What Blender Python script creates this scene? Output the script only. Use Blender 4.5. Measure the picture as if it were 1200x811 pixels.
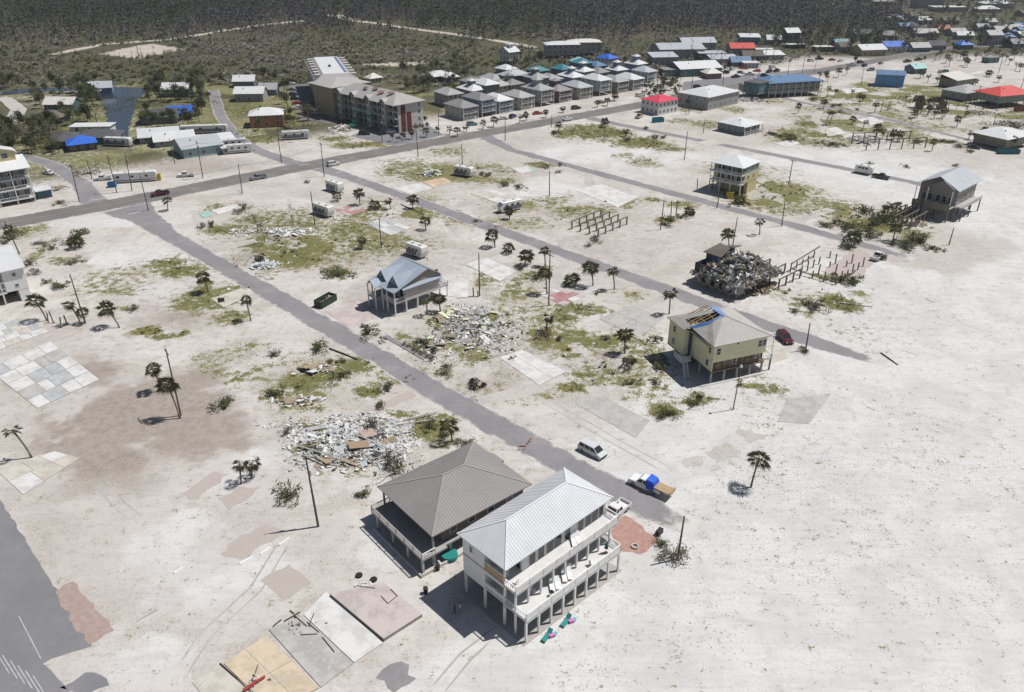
import bpy, math, random
import numpy as np
R = math.radians
rnd = random.Random(11)
for o in list(bpy.data.objects): bpy.data.objects.remove(o)
SC = bpy.context.scene
COL = SC.collection

# ---------------------------------------------------------------- camera
CAM_H = 80.0
PITCH = math.atan(500 / 933.0)
cam = bpy.data.cameras.new('Camera'); camo = bpy.data.objects.new('Camera', cam); COL.objects.link(camo)
camo.location = (0, 0, CAM_H); camo.rotation_euler = (R(90) - PITCH, 0, 0)
cam.sensor_width = 36; cam.lens = 36 * 933 / 1200.0; cam.clip_start = 1; cam.clip_end = 8000
SC.camera = camo
SC.render.resolution_x = 1024; SC.render.resolution_y = 692
# ---------------------------------------------------------------- sky, sun, exposure
SUNV = (2.45, 0.65, 4.7)
EL = math.atan2(SUNV[2], math.hypot(SUNV[0], SUNV[1])); AZ = math.atan2(SUNV[0], SUNV[1])
W = bpy.data.worlds.new('World'); SC.world = W; W.use_nodes = True
nt = W.node_tree; nt.nodes.clear()
sk = nt.nodes.new('ShaderNodeTexSky'); sk.sky_type = 'NISHITA'; sk.sun_disc = False
sk.sun_elevation = EL; sk.sun_rotation = AZ
bg = nt.nodes.new('ShaderNodeBackground'); bg.inputs[1].default_value = 0.05
wo = nt.nodes.new('ShaderNodeOutputWorld')
nt.links.new(sk.outputs[0], bg.inputs[0]); nt.links.new(bg.outputs[0], wo.inputs[0])
sun = bpy.data.lights.new('sun', 'SUN'); sun.energy = 4.7; sun.angle = R(0.53); sun.color = (1, 0.968, 0.925)
suno = bpy.data.objects.new('sun', sun); COL.objects.link(suno); suno.location = (120, 40, 300)
suno.rotation_euler = (math.pi / 2 - EL, 0, math.pi - AZ)
SC.view_settings.view_transform = 'Standard'; SC.view_settings.look = 'None'
SC.view_settings.exposure = 0.02; SC.view_settings.gamma = 1

# ---------------------------------------------------------------- pixel of the photograph -> point on the ground
_F = 933.0; _C, _S = math.cos(PITCH), math.sin(PITCH)
def G(px, py, z=0.0):
    v = py - 405.5; k = (CAM_H - z) / (_F * _S + v * _C)
    return ((px - 600) * k, (_F * _C - v * _S) * k)
def HT(px, py, top):
    x, y = G(px, py); v = top - 405.5
    # height where the ray through pixel row `top` passes over the same ground distance
    return max(0.3, CAM_H - y * (_F * _S + v * _C) / (_F * _C - v * _S))

# ---------------------------------------------------------------- mesh builder
class MB:
    def __init__(s): s.v = []; s.f = []; s.m = []; s.cm = 0
    def add(s, vs, fs):
        b = len(s.v); s.v += [tuple(p) for p in vs]
        for f in fs: s.f.append(tuple(i + b for i in f)); s.m.append(s.cm)
        return s
    def bx(s, x0, x1, y0, y1, z0, z1):
        return s.add([(x0,y0,z0),(x1,y0,z0),(x1,y1,z0),(x0,y1,z0),(x0,y0,z1),(x1,y0,z1),(x1,y1,z1),(x0,y1,z1)],
                     [(3,2,1,0),(4,5,6,7),(0,1,5,4),(1,2,6,5),(2,3,7,6),(3,0,4,7)])
    def cbx(s, cx, cy, cz, sx, sy, sz, rz=0.0, rx=0.0, ry=0.0):
        ca, sa = math.cos(rz), math.sin(rz); cb, sb = math.cos(rx), math.sin(rx); cc, sc = math.cos(ry), math.sin(ry)
        vs = []
        for dz in (-.5, .5):
            for dx, dy in ((-.5,-.5),(.5,-.5),(.5,.5),(-.5,.5)):
                x, y, z = dx*sx, dy*sy, dz*sz
                y, z = y*cb - z*sb, y*sb + z*cb
                x, z = x*cc + z*sc, -x*sc + z*cc
                vs.append((cx + x*ca - y*sa, cy + x*sa + y*ca, cz + z))
        return s.add(vs, [(3,2,1,0),(4,5,6,7),(0,1,5,4),(1,2,6,5),(2,3,7,6),(3,0,4,7)])
    def beam(s, p, q, w, h=None):
        h = h or w
        d = [q[i]-p[i] for i in range(3)]; L = math.sqrt(sum(t*t for t in d)) or 1e-6
        d = [t/L for t in d]
        up = (0,0,1) if abs(d[2]) < .95 else (1,0,0)
        sx = (d[1]*up[2]-d[2]*up[1], d[2]*up[0]-d[0]*up[2], d[0]*up[1]-d[1]*up[0]); n = math.sqrt(sum(t*t for t in sx))
        sx = [t/n for t in sx]
        sz = (sx[1]*d[2]-sx[2]*d[1], sx[2]*d[0]-sx[0]*d[2], sx[0]*d[1]-sx[1]*d[0])
        vs = []
        for e in (p, q):
            for a, b in ((-.5,-.5),(.5,-.5),(.5,.5),(-.5,.5)):
                vs.append(tuple(e[i] + sx[i]*a*w + sz[i]*b*h for i in range(3)))
        return s.add(vs, [(3,2,1,0),(4,5,6,7),(0,1,5,4),(1,2,6,5),(2,3,7,6),(3,0,4,7)])
    def cyl(s, p, q, r0, r1=None, n=8, cap=True):
        r1 = r0 if r1 is None else r1
        d = [q[i]-p[i] for i in range(3)]; L = math.sqrt(sum(t*t for t in d)) or 1e-6; d = [t/L for t in d]
        up = (0,0,1) if abs(d[2]) < .95 else (1,0,0)
        a = (d[1]*up[2]-d[2]*up[1], d[2]*up[0]-d[0]*up[2], d[0]*up[1]-d[1]*up[0]); m = math.sqrt(sum(t*t for t in a)); a = [t/m for t in a]
        b = (a[1]*d[2]-a[2]*d[1], a[2]*d[0]-a[0]*d[2], a[0]*d[1]-a[1]*d[0])
        vs = []
        for e, r in ((p, r0), (q, r1)):
            for k in range(n):
                t = 2*math.pi*k/n
                vs.append(tuple(e[i] + r*(math.cos(t)*a[i] - math.sin(t)*b[i]) for i in range(3)))
        fs = [(k, (k+1) % n, n+(k+1) % n, n+k) for k in range(n)]
        if cap: fs += [tuple(range(n-1, -1, -1)), tuple(range(n, 2*n))]
        return s.add(vs, fs)
    def tube(s, pts, rs, n=7):
        for i in range(len(pts)-1): s.cyl(pts[i], pts[i+1], rs[i], rs[i+1], n, cap=(i == len(pts)-2 or i == 0))
        return s
    def slab(s, poly, t, up=True):         # a planar polygon given a thickness straight down
        n = len(poly); vs = list(poly) + [(x, y, z - t) for x, y, z in poly]
        return s.add(vs, [tuple(range(n)), tuple(range(2*n-1, n-1, -1))] + [(i, n+i, n+(i+1) % n, (i+1) % n) for i in range(n)])
    def face(s, poly): return s.add(poly, [tuple(range(len(poly)))])
    def mesh(s, name, mats, smooth=False):
        me = bpy.data.meshes.new(name); me.from_pydata(s.v, [], s.f)
        for m in (mats if isinstance(mats, (list, tuple)) else [mats]): me.materials.append(m)
        if any(s.m): me.polygons.foreach_set('material_index', s.m)
        if smooth: me.polygons.foreach_set('use_smooth', [True]*len(s.f))
        me.update(); return me
    def obj(s, name, mat, parent=None, loc=(0,0,0), rz=0.0, smooth=False):
        return put(name, s.mesh(name, mat, smooth), parent, loc, rz)

def put(name, me, parent=None, loc=(0,0,0), rz=0.0, sc=None):
    o = bpy.data.objects.new(name, me); COL.objects.link(o)
    o.parent = parent; o.location = loc; o.rotation_euler = (0, 0, rz)
    if sc: o.scale = sc
    return o
def tag(o, label=None, cat=None, group=None, kind=None):
    if label: o['label'] = label
    if cat: o['category'] = cat
    if group: o['group'] = group
    if kind: o['kind'] = kind
    return o
def thing(name, label, cat, loc, rz=0.0, group=None):
    o = bpy.data.objects.new(name, None); COL.objects.link(o); o.empty_display_size = .3
    o.location = (loc[0], loc[1], loc[2] if len(loc) > 2 else 0); o.rotation_euler = (0, 0, rz)
    return tag(o, label, cat, group)
_KIDS = {}
def copy_tree(o, kids, parent=None):
    c = o.copy(); COL.objects.link(c); c.parent = parent
    for ch in kids.get(o.name, ()): copy_tree(ch, kids, c)
    return c
def kidmap(o):
    k = {}
    def rec(a):
        k[a.name] = list(a.children)
        for b in a.children: rec(b)
    rec(o); return k
def dup(o, kids, loc, rz=0.0, label=None, group=None, sc=None):
    c = copy_tree(o, kids); c.location = (loc[0], loc[1], loc[2] if len(loc) > 2 else 0); c.rotation_euler = (0, 0, rz)
    if sc: c.scale = (sc, sc, sc)
    tag(c, label, None, group); return c

# ---------------------------------------------------------------- materials
_M = {}
def mat(name, col, rough=.75, var=.16, scale=.8, bump=0.0, metal=0.0, rand=.06, spec=.3, fine=None, streak=0.0):
    """plain weathered surface: two scales of noise over the base colour, a little roughness and relief"""
    if name in _M: return _M[name]
    m = bpy.data.materials.new(name); m.use_nodes = True; t = m.node_tree; N = t.nodes; L = t.links
    b = N['Principled BSDF']; b.inputs['Roughness'].default_value = rough; b.inputs['Metallic'].default_value = metal
    b.inputs['Specular IOR Level'].default_value = spec
    g = N.new('ShaderNodeNewGeometry'); n1 = N.new('ShaderNodeTexNoise'); n1.inputs['Scale'].default_value = scale
    n1.inputs['Detail'].default_value = 6; n1.inputs['Roughness'].default_value = .65
    src = g.outputs['Position']
    if streak:
        vm = N.new('ShaderNodeVectorMath'); vm.operation = 'MULTIPLY'; vm.inputs[1].default_value = (1, 1, streak); L.new(src, vm.inputs[0]); src = vm.outputs[0]
    L.new(src, n1.inputs['Vector'])
    oi = N.new('ShaderNodeObjectInfo')
    mr = N.new('ShaderNodeMapRange'); mr.inputs[1].default_value = .25; mr.inputs[2].default_value = .75
    mr.inputs[3].default_value = 1 - var; mr.inputs[4].default_value = 1 + var; L.new(n1.outputs[0], mr.inputs[0])
    m2 = N.new('ShaderNodeMath'); m2.operation = 'MULTIPLY_ADD'; m2.inputs[1].default_value = 2*rand; m2.inputs[2].default_value = 1 - rand
    L.new(oi.outputs['Random'], m2.inputs[0])
    m3 = N.new('ShaderNodeMath'); m3.operation = 'MULTIPLY'; L.new(mr.outputs[0], m3.inputs[0]); L.new(m2.outputs[0], m3.inputs[1])
    vs = N.new('ShaderNodeVectorMath'); vs.operation = 'SCALE'; vs.inputs[0].default_value = col[:3]; L.new(m3.outputs[0], vs.inputs['Scale'])
    L.new(vs.outputs[0], b.inputs['Base Color'])
    if bump:
        n2 = N.new('ShaderNodeTexNoise'); n2.inputs['Scale'].default_value = fine or scale*6; n2.inputs['Detail'].default_value = 4
        L.new(g.outputs['Position'], n2.inputs['Vector'])
        bp = N.new('ShaderNodeBump'); bp.inputs['Strength'].default_value = bump; bp.inputs['Distance'].default_value = .05
        L.new(n2.outputs[0], bp.inputs['Height']); L.new(bp.outputs[0], b.inputs['Normal'])
    _M[name] = m; return m
def glass(name='window_glass', col=(.02,.027,.035), rough=.08):
    if name in _M: return _M[name]
    m = mat(name, col, rough, .25, .5, spec=.6); return m
def leafmat(name, col, col2, rand=.25):
    if name in _M: return _M[name]
    m = bpy.data.materials.new(name); m.use_nodes = True; t = m.node_tree; N = t.nodes; L = t.links
    b = N['Principled BSDF']; b.inputs['Roughness'].default_value = .6; b.inputs['Specular IOR Level'].default_value = .25
    g = N.new('ShaderNodeNewGeometry'); n1 = N.new('ShaderNodeTexNoise'); n1.inputs['Scale'].default_value = 1.3; n1.inputs['Detail'].default_value = 3
    L.new(g.outputs['Position'], n1.inputs['Vector'])
    ri = N.new('ShaderNodeObjectInfo'); ad = N.new('ShaderNodeMath'); ad.operation = 'MULTIPLY_ADD'
    ad.inputs[1].default_value = rand; L.new(ri.outputs['Random'], ad.inputs[0]); L.new(n1.outputs[0], ad.inputs[2])
    mr = N.new('ShaderNodeMapRange'); mr.inputs[1].default_value = .3; mr.inputs[2].default_value = .85; L.new(ad.outputs[0], mr.inputs[0])
    mx = N.new('ShaderNodeMix'); mx.data_type = 'RGBA'; L.new(mr.outputs[0], mx.inputs[0])
    mx.inputs[6].default_value = (*col, 1); mx.inputs[7].default_value = (*col2, 1)
    L.new(mx.outputs[2], b.inputs['Base Color'])
    tr = N.new('ShaderNodeBsdfTranslucent'); L.new(mx.outputs[2], tr.inputs[0]); ms = N.new('ShaderNodeMixShader'); ms.inputs[0].default_value = .2
    out = N['Material Output']; L.new(b.outputs[0], ms.inputs[1]); L.new(tr.outputs[0], ms.inputs[2]); L.new(ms.outputs[0], out.inputs[0])
    _M[name] = m; return m

# ---------------------------------------------------------------- value noise for masks
def _hash(ix, iy, s):
    h = (ix.astype(np.int64)*374761393 + iy.astype(np.int64)*668265263 + s*2147483647) & 0xffffffff
    h = ((h ^ (h >> 13))*1274126177) & 0xffffffff
    return ((h ^ (h >> 16)) & 0xffff)/65535.0
def vnoise(x, y, s=0):
    ix = np.floor(x); iy = np.floor(y); fx = x-ix; fy = y-iy; fx = fx*fx*(3-2*fx); fy = fy*fy*(3-2*fy)
    a = _hash(ix, iy, s); b = _hash(ix+1, iy, s); c = _hash(ix, iy+1, s); d = _hash(ix+1, iy+1, s)
    return (a*(1-fx)+b*fx)*(1-fy)+(c*(1-fx)+d*fx)*fy
def fbm(x, y, s=0, o=4):
    r = 0; a = .5; t = 0
    for k in range(o): r = r + a*vnoise(x*2**k, y*2**k, s+k*17); t += a; a *= .55
    return r/t
def ss(a, b, x):
    t = np.clip((x-a)/(b-a), 0, 1); return t*t*(3-2*t)

# ---------------------------------------------------------------- ground
GRASS = [(670,156,30,8,.9),(710,157,42,10,.95),(750,167,42,8,.85),(785,175,28,4,.8),(690,150,30,5,.8),(755,190,24,8,.55),(735,183,20,5,.5),(480,195,45,9,.55),
 (455,202,22,6,.7),(525,178,35,7,.5),(590,200,30,6,.5),(630,193,22,5,.7),(450,285,60,16,.6),(370,300,60,16,.5),(350,270,80,22,.5),(560,262,40,8,.5),(600,262,50,9,.5),(640,375,40,25,.5),(700,440,60,16,.5),(470,440,40,14,.5),(410,425,50,14,.5),(330,262,75,20,.55),(270,243,32,7,.6),(262,268,32,7,.8),(300,258,30,8,.7),(350,262,50,10,.65),(430,268,55,18,.65),(402,272,40,14,.7),
 (395,320,24,8,.9),(330,285,60,20,.4),(490,403,25,12,.85),(470,395,20,10,.6),(352,450,42,14,.8),(320,458,16,9,.6),(432,460,28,11,.85),(500,502,34,18,1.0),(470,485,22,8,.6),(520,520,18,8,.7),
 (395,432,22,8,.6),(350,478,40,6,.55),(360,420,45,12,.3),(680,363,50,9,.65),(660,372,22,10,.7),(622,325,27,9,.7),(640,317,16,7,.8),(628,400,22,12,.5),(740,346,20,7,.5),(670,455,22,7,.85),(640,463,20,7,.6),
 (735,447,26,9,.65),(780,482,24,10,.9),(820,470,28,9,.8),(905,457,22,8,.75),(860,440,40,10,.5),(770,418,15,18,.65),(880,452,20,4,.9),(715,400,14,7,.7),(745,400,14,7,.6),(730,412,18,5,.6),
 (985,356,32,13,.95),(940,352,22,8,.6),(972,325,24,6,.8),(1010,345,16,6,.7),(925,245,55,11,.5),(965,240,30,8,.6),(1025,265,38,12,.9),(1070,275,26,8,.7),(990,262,20,6,.6),
 (185,310,24,9,.7),(215,318,26,7,.8),(135,342,40,6,.6),(170,389,27,7,1.0),(190,395,22,5,.8),(216,390,12,6,.8),(253,350,26,11,.85),(272,372,24,9,.7),(238,338,14,9,.7),(245,360,30,10,.5),(30,272,30,10,.6),(75,305,22,7,.6),
 (40,300,14,22,.6),(250,432,24,12,.45),(150,362,25,5,.6),(110,335,12,4,.7),(955,145,34,6,.8),(945,166,34,5,.65),(985,170,30,4,.5),(1095,166,30,4,.75),(1010,108,25,3,.6),(1025,104,25,4,.5),(830,146,34,6,.6),(800,142,25,4,.6),(870,145,20,4,.5),
 (1120,112,20,4,.5),(800,240,25,6,.7),(780,258,18,6,.8),(765,234,12,4,.7),(670,250,40,9,.5),(615,240,40,7,.5),(690,262,30,5,.4),(640,235,30,6,.5),(575,233,25,4,.5),(590,212,18,4,.7),(870,395,16,10,.4),(610,470,25,8,.3),(560,455,40,10,.3),(545,470,25,8,.3),
 (600,365,20,18,.4),(565,330,14,8,.6),(545,420,30,8,.35),(520,440,30,8,.3),(380,310,50,10,.4),(300,330,30,14,.4),(860,128,20,5,.6),(905,118,25,4,.5),(805,128,18,4,.5),(880,92,22,4,.8),(1080,110,30,3,.4),
 (150,120,190,24,.75),(80,158,110,16,.8),(300,110,80,20,.7),(340,150,40,14,.7),(560,95,120,16,.7),(40,152,60,10,1.0),(70,166,70,9,.95),(20,178,40,6,.8),(110,128,50,6,.8),(150,120,60,6,.7),(260,112,40,6,.8),(300,130,45,9,.9),(310,162,30,6,.9),(345,150,30,8,.8),(420,170,40,5,.8),(395,163,30,5,.8),(275,155,20,6,.7),(230,100,50,6,.7),
 (460,85,60,6,1.0),(560,82,60,6,1.1),(520,100,50,8,.7),(620,88,50,8,.7),(120,105,60,6,.6),(600,108,30,6,.5)]
DIRT = [(600,400,110,45,.38),(700,430,80,32,.36),(450,290,110,40,.42),(340,440,80,28,.38),(650,250,120,18,.34),(540,215,90,16,.34),(190,340,110,30,.3),(900,235,110,22,.26),(1000,140,120,26,.26),(155,492,105,50,1.7),(240,505,70,32,.9),(70,440,70,18,1.0),(210,450,60,20,.8),(120,540,70,22,.9),(100,420,40,10,.5),(200,370,60,22,.5),(700,288,70,26,.35),(330,295,85,30,.45),(430,350,40,25,.5),(650,372,50,18,.3),(215,195,80,10,.55),(150,193,40,10,.6),
 (270,175,50,8,.5),(560,455,50,16,.4),(480,425,30,14,.4),(690,425,50,16,.25),(60,365,50,10,.5),(750,300,70,20,.3),(40,700,40,40,.2),(140,560,60,22,.5),(90,570,60,18,.4),(700,130,90,8,.3),(500,170,70,6,.4),(330,170,50,8,.3),(850,105,70,6,.5),(1000,78,110,5,.4),(760,110,40,6,.2),(600,125,80,6,.35)]
WHITE = [(1080,620,340,230,1.2),(1120,420,170,130,1.1),(900,720,240,150,1.1),(700,760,160,60,.8),(700,180,110,12,.6),(760,185,90,10,.6),(150,303,50,12,1.0),(185,340,42,10,1.0),(640,222,52,13,.7),(690,235,40,8,.7),(130,260,80,9,.8),(1000,200,160,30,.7),
 (300,560,70,40,.6),(260,680,120,60,.7),(180,640,80,50,.5),(450,640,80,50,.5),(170,780,90,40,.6),(1100,230,130,50,.9),(60,250,60,8,.5),(340,238,40,8,.5),(300,222,50,7,.3),(330,380,30,12,.3),(820,520,80,30,.6),(930,340,60,30,.4),(650,640,40,40,.4),(750,200,60,20,.5)]
RUB = [(1090,122,110,28,.75),(985,112,80,12,.6),(960,160,80,14,.7),(1030,255,70,18,.7),(870,200,60,14,.5),(250,350,60,26,.5),(200,310,60,14,.5),(470,250,90,22,.6),(400,520,70,32,.9),(560,385,60,30,.9),(330,290,70,30,.7),(345,465,40,10,.7),(600,410,90,40,.6),(700,420,90,45,.6),(790,470,60,25,.6),(380,435,60,20,.6),(660,240,90,14,.5),(520,205,80,14,.5),(900,225,70,20,.6),(960,350,60,25,.7),(1010,250,60,14,.5),
 (1000,140,100,25,.5),(900,480,70,30,.4),(1050,370,120,60,.35),(280,430,60,30,.4),(600,340,70,30,.4),(130,330,60,30,.3),(440,280,90,30,.4),(930,560,120,60,.3),(1090,520,120,80,.25),(1000,680,200,90,.18),(820,620,80,40,.3),(760,450,60,30,.5)]
def blobs(X, Y, lst, wob=.45):
    out = np.zeros_like(X)
    for (cx, cy, rx, ry, s) in lst:
        x0, y0 = G(cx, cy); xa, _ = G(cx+rx, cy); _, yt = G(cx, cy-ry); _, yb = G(cx, cy+ry)
        ax = abs(xa-x0); ay = (yt-yb)/2; yc = (yt+yb)/2
        sel = (np.abs(X-x0) < ax*2.2) & (np.abs(Y-yc) < ay*2.2)
        if not sel.any(): continue
        xs = X[sel]; ys = Y[sel]
        d = np.sqrt(((xs-x0)/ax)**2 + ((ys-yc)/ay)**2)
        f_ = .16*min(1.0, 10/ax)
        d = d + (fbm(xs*f_, ys*f_, int(cx+cy)) - .5)*2.6*wob + (fbm(xs*.7, ys*.7, int(cx)) - .5)*wob*1.3
        v = s*(1-ss(.25, 1.35, d))
        out[sel] = np.maximum(out[sel], v)
    return out
def axis(segs):
    r = []
    for a, b, st in segs: r.append(np.arange(a, b, st))
    return np.concatenate(r + [np.array([segs[-1][1]])])
gx = axis([(-4000,-1200,400),(-1200,-500,40),(-500,-220,7),(-220,-110,1.6),(-110,110,.75),(110,220,1.6),(220,600,7),(600,1200,40),(1200,4000,400)])
gy = axis([(-400,30,40),(30,56,4),(56,190,.75),(190,300,1.1),(300,460,2.0),(460,760,5),(760,1400,20),(1400,6000,400)])
GX, GY = np.meshgrid(gx, gy)
nX, nY = len(gx), len(gy)
gm = blobs(GX, GY, GRASS); dm = blobs(GX, GY, DIRT, .5); wm = blobs(GX, GY, WHITE, .4); rm = blobs(GX, GY, RUB, .5)
# the wooded back country: world distance beyond the houses
wm = np.maximum(wm, 1.1*ss(-62, -38, (GX-GY)*.707+14*(fbm(GX*.03, GY*.03, 37)-.5)))
lots = np.clip(rm*1.5, 0, .9)*(1-.75*np.clip(wm, 0, 1)); gm = np.maximum(gm, lots*ss(.38,.57, fbm(GX*.11, GY*.11, 23)))
dm = np.maximum(dm, .25*ss(.5,.7, fbm(GX*.045, GY*.045, 29))*(1-np.clip(wm, 0, 1)))
rd = (GX-58)*(-.626)+(GY-395)*.78          # metres beyond the main road
back = ss(30, 60, rd)*ss(110, 40, GX)*(.45+.75*fbm(GX*.03, GY*.03, 51)) if False else ss(28, 55, rd)*(1-ss(40, 110, GX))*(.12+.75*fbm(GX*.03, GY*.03, 51)+.35*fbm(GX*.12, GY*.12, 52))
gm = np.maximum(gm, back); gm = np.maximum(gm, ss(60, 110, rd)*ss(250, 420, GX)*(.3+.9*fbm(GX*.03, GY*.03, 53)))
edge = 438 + 60*(fbm(GX*.01, GY*.01, 5)-.5)
far = edge + ss(40, 200, GX)*95 + ss(230, 420, GX)*40
sm = ss(0, 35, GY - far); sm = np.maximum(sm, .9*ss(30, 60, rd)*(1-ss(-40, 60, GX))*ss(.42,.58, fbm(GX*.05, GY*.05, 57)))
def mask_at(xs, ys, lst, wob=.45): return blobs(np.asarray(xs, float), np.asarray(ys, float), lst, wob)
def build_ground():
    nv = nX*nY
    co = np.zeros((nv, 3), np.float32); co[:, 0] = GX.ravel(); co[:, 1] = GY.ravel()
    me = bpy.data.meshes.new('ground')
    i = np.arange((nY-1)*(nX-1)); r = i//(nX-1); c = i % (nX-1); a = r*nX+c
    q = np.stack([a, a+1, a+1+nX, a+nX], 1).astype(np.int32)
    me.vertices.add(nv); me.vertices.foreach_set('co', co.ravel())
    me.loops.add(q.size); me.loops.foreach_set('vertex_index', q.ravel())
    me.polygons.add(len(q)); me.polygons.foreach_set('loop_start', np.arange(0, q.size, 4, dtype=np.int32))
    try: me.polygons.foreach_set('loop_total', np.full(len(q), 4, np.int32))
    except Exception: pass
    me.update()
    for nm, (A, B, C) in dict(mask=(gm, dm, wm), mask2=(sm, rm, gm*0)).items():
        at = me.attributes.new(nm, 'FLOAT_COLOR', 'POINT')
        d = np.stack([A.ravel(), B.ravel(), C.ravel(), np.ones(nv)], 1).astype(np.float32); at.data.foreach_set('color', d.ravel())
    return me
def ground_mat():
    m = bpy.data.materials.new('sand_and_scrub'); m.use_nodes = True; t = m.node_tree; N = t.nodes; L = t.links
    b = N['Principled BSDF']; b.inputs['Roughness'].default_value = .95; b.inputs['Specular IOR Level'].default_value = .1
    g = N.new('ShaderNodeNewGeometry'); P = g.outputs['Position']
    def noise(sc, det=5, ro=.6, dist=0, vec=None):
        n = N.new('ShaderNodeTexNoise'); n.inputs['Scale'].default_value = sc; n.inputs['Detail'].default_value = det; n.inputs['Roughness'].default_value = ro
        n.inputs['Distortion'].default_value = dist; L.new(vec or P, n.inputs['Vector']); return n.outputs[0]
    def math_(op, a, b_=None, c=None):
        n = N.new('ShaderNodeMath'); n.operation = op
        for k, v in enumerate((a, b_, c)):
            if v is None: continue
            if isinstance(v, (int, float)): n.inputs[k].default_value = v
            else: L.new(v, n.inputs[k])
        return n.outputs[0]
    def rng(v, a, b_, c=0., d=1.):
        n = N.new('ShaderNodeMapRange'); n.interpolation_type = 'SMOOTHSTEP'
        for k, q in enumerate((a, b_, c, d)): n.inputs[k+1].default_value = q
        L.new(v, n.inputs[0]); return n.outputs[0]
    def mix(f, a, b_):
        n = N.new('ShaderNodeMix'); n.data_type = 'RGBA'
        if isinstance(f, (int, float)): n.inputs[0].default_value = f
        else: L.new(f, n.inputs[0])
        for k, v in ((6, a), (7, b_)):
            if isinstance(v, tuple): n.inputs[k].default_value = (*v, 1)
            else: L.new(v, n.inputs[k])
        return n.outputs[2]
    def att(nm):
        a = N.new('ShaderNodeAttribute'); a.attribute_name = nm; s = N.new('ShaderNodeSeparateColor'); L.new(a.outputs['Color'], s.inputs[0]); return s.outputs
    A = att('mask'); B = att('mask2')
    n0 = noise(.018, 5, .6, .6); n1 = noise(.09, 6, .65, .4); n2 = noise(.55, 6, .7); n3 = noise(2.6, 5, .7); n4 = noise(9, 3, .6)
    # long, soft drag marks left by water and machines
    vm = N.new('ShaderNodeMapping'); vm.inputs['Rotation'].default_value = (0, 0, R(45)); vm.inputs['Scale'].default_value = (.22, 1.7, 1); L.new(P, vm.inputs['Vector'])
    ns = noise(.6, 5, .6, 1.2, vm.outputs[0])
    sand = mix(rng(n0, .38, .62), (.48,.453,.425), (.575,.555,.53))
    sand = mix(rng(n1, .42, .62, 0, .6), sand, (.42,.385,.345))
    whi = mix(rng(n1, .4, .6), (.52,.515,.505), (.60,.596,.588))
    wf = rng(math_('ADD', A[2], math_('MULTIPLY_ADD', n1, 1.4, -.7)), .15, .7)
    sand = mix(wf, sand, whi)
    df = rng(math_('ADD', A[1], math_('MULTIPLY_ADD', n2, .9, -.45)), .05, .85, 0, .9)
    sand = mix(df, sand, mix(rng(n2, .4, .6), (.245,.20,.175), (.335,.285,.25)))
    sand = mix(rng(ns, .44, .62, 0, .16), sand, (.34,.31,.28))
    lit = math_('MULTIPLY', rng(B[1], .0, .6, .30, 1.0), rng(wf, 0., 1., 1.0, .42))                     # how much storm litter lies here
    sand = mix(math_('MULTIPLY', rng(n2, .47, .60), math_('MULTIPLY', lit, .42)), sand, (.25,.215,.175))
    sand = mix(math_('MULTIPLY', rng(n3, .44, .60), math_('MULTIPLY', lit, .34)), sand, (.24,.21,.175))
    sand = mix(rng(n4, .53, .66, 0, .22), sand, (.66,.65,.635))
    # dark crumbs, thatch and small weeds, lying in drifts
    cr = math_('ADD', math_('MULTIPLY', n3, .62), math_('ADD', math_('MULTIPLY', n1, .38), math_('MULTIPLY', B[1], .035)))
    sand = mix(math_('MULTIPLY', rng(cr, .545, .585), math_('MULTIPLY', lit, .85)), sand, mix(rng(n4, .4, .6), (.11,.10,.065), (.24,.205,.15)))
    sand = mix(math_('MULTIPLY', rng(n4, .60, .68), rng(B[1], .1, .6, 0, .75)), sand, (.68,.67,.66))
    # grass, weeds, dry thatch
    gf = math_('ADD', A[0], math_('ADD', math_('MULTIPLY_ADD', n2, 2.4, -1.2), math_('MULTIPLY_ADD', n3, 2.2, -1.1)))
    gcol = mix(rng(n1, .42, .60), (.088,.096,.012), (.155,.145,.045)); gcol = mix(rng(n3, .47, .62), gcol, (.21,.19,.085))
    sand = mix(rng(gf, .29, .58, 0, .93), sand, gcol)
    # woodland floor: dark litter with grey brush and some green
    fl = mix(rng(n0, .42, .58), (.078,.078,.036), (.10,.088,.07)); fl = mix(rng(n1, .44, .58), fl, (.052,.057,.024)); fl = mix(rng(n2, .5, .62, 0, .6), fl, (.2,.175,.14)); fl = mix(rng(n3, .5, .6, 0, .5), fl, (.05,.05,.028))
    col = mix(B[0], sand, fl)
    L.new(col, b.inputs['Base Color'])
    h = math_('ADD', math_('MULTIPLY', n2, .6), math_('ADD', math_('MULTIPLY', n3, .3), math_('MULTIPLY', ns, .5)))
    bp = N.new('ShaderNodeBump'); bp.inputs['Strength'].default_value = .55; bp.inputs['Distance'].default_value = .35; L.new(h, bp.inputs['Height']); L.new(bp.outputs[0], b.inputs['Normal'])
    return m
gme = build_ground(); gme.materials.append(ground_mat())
tag(put('ground', gme), kind='structure')

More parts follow.
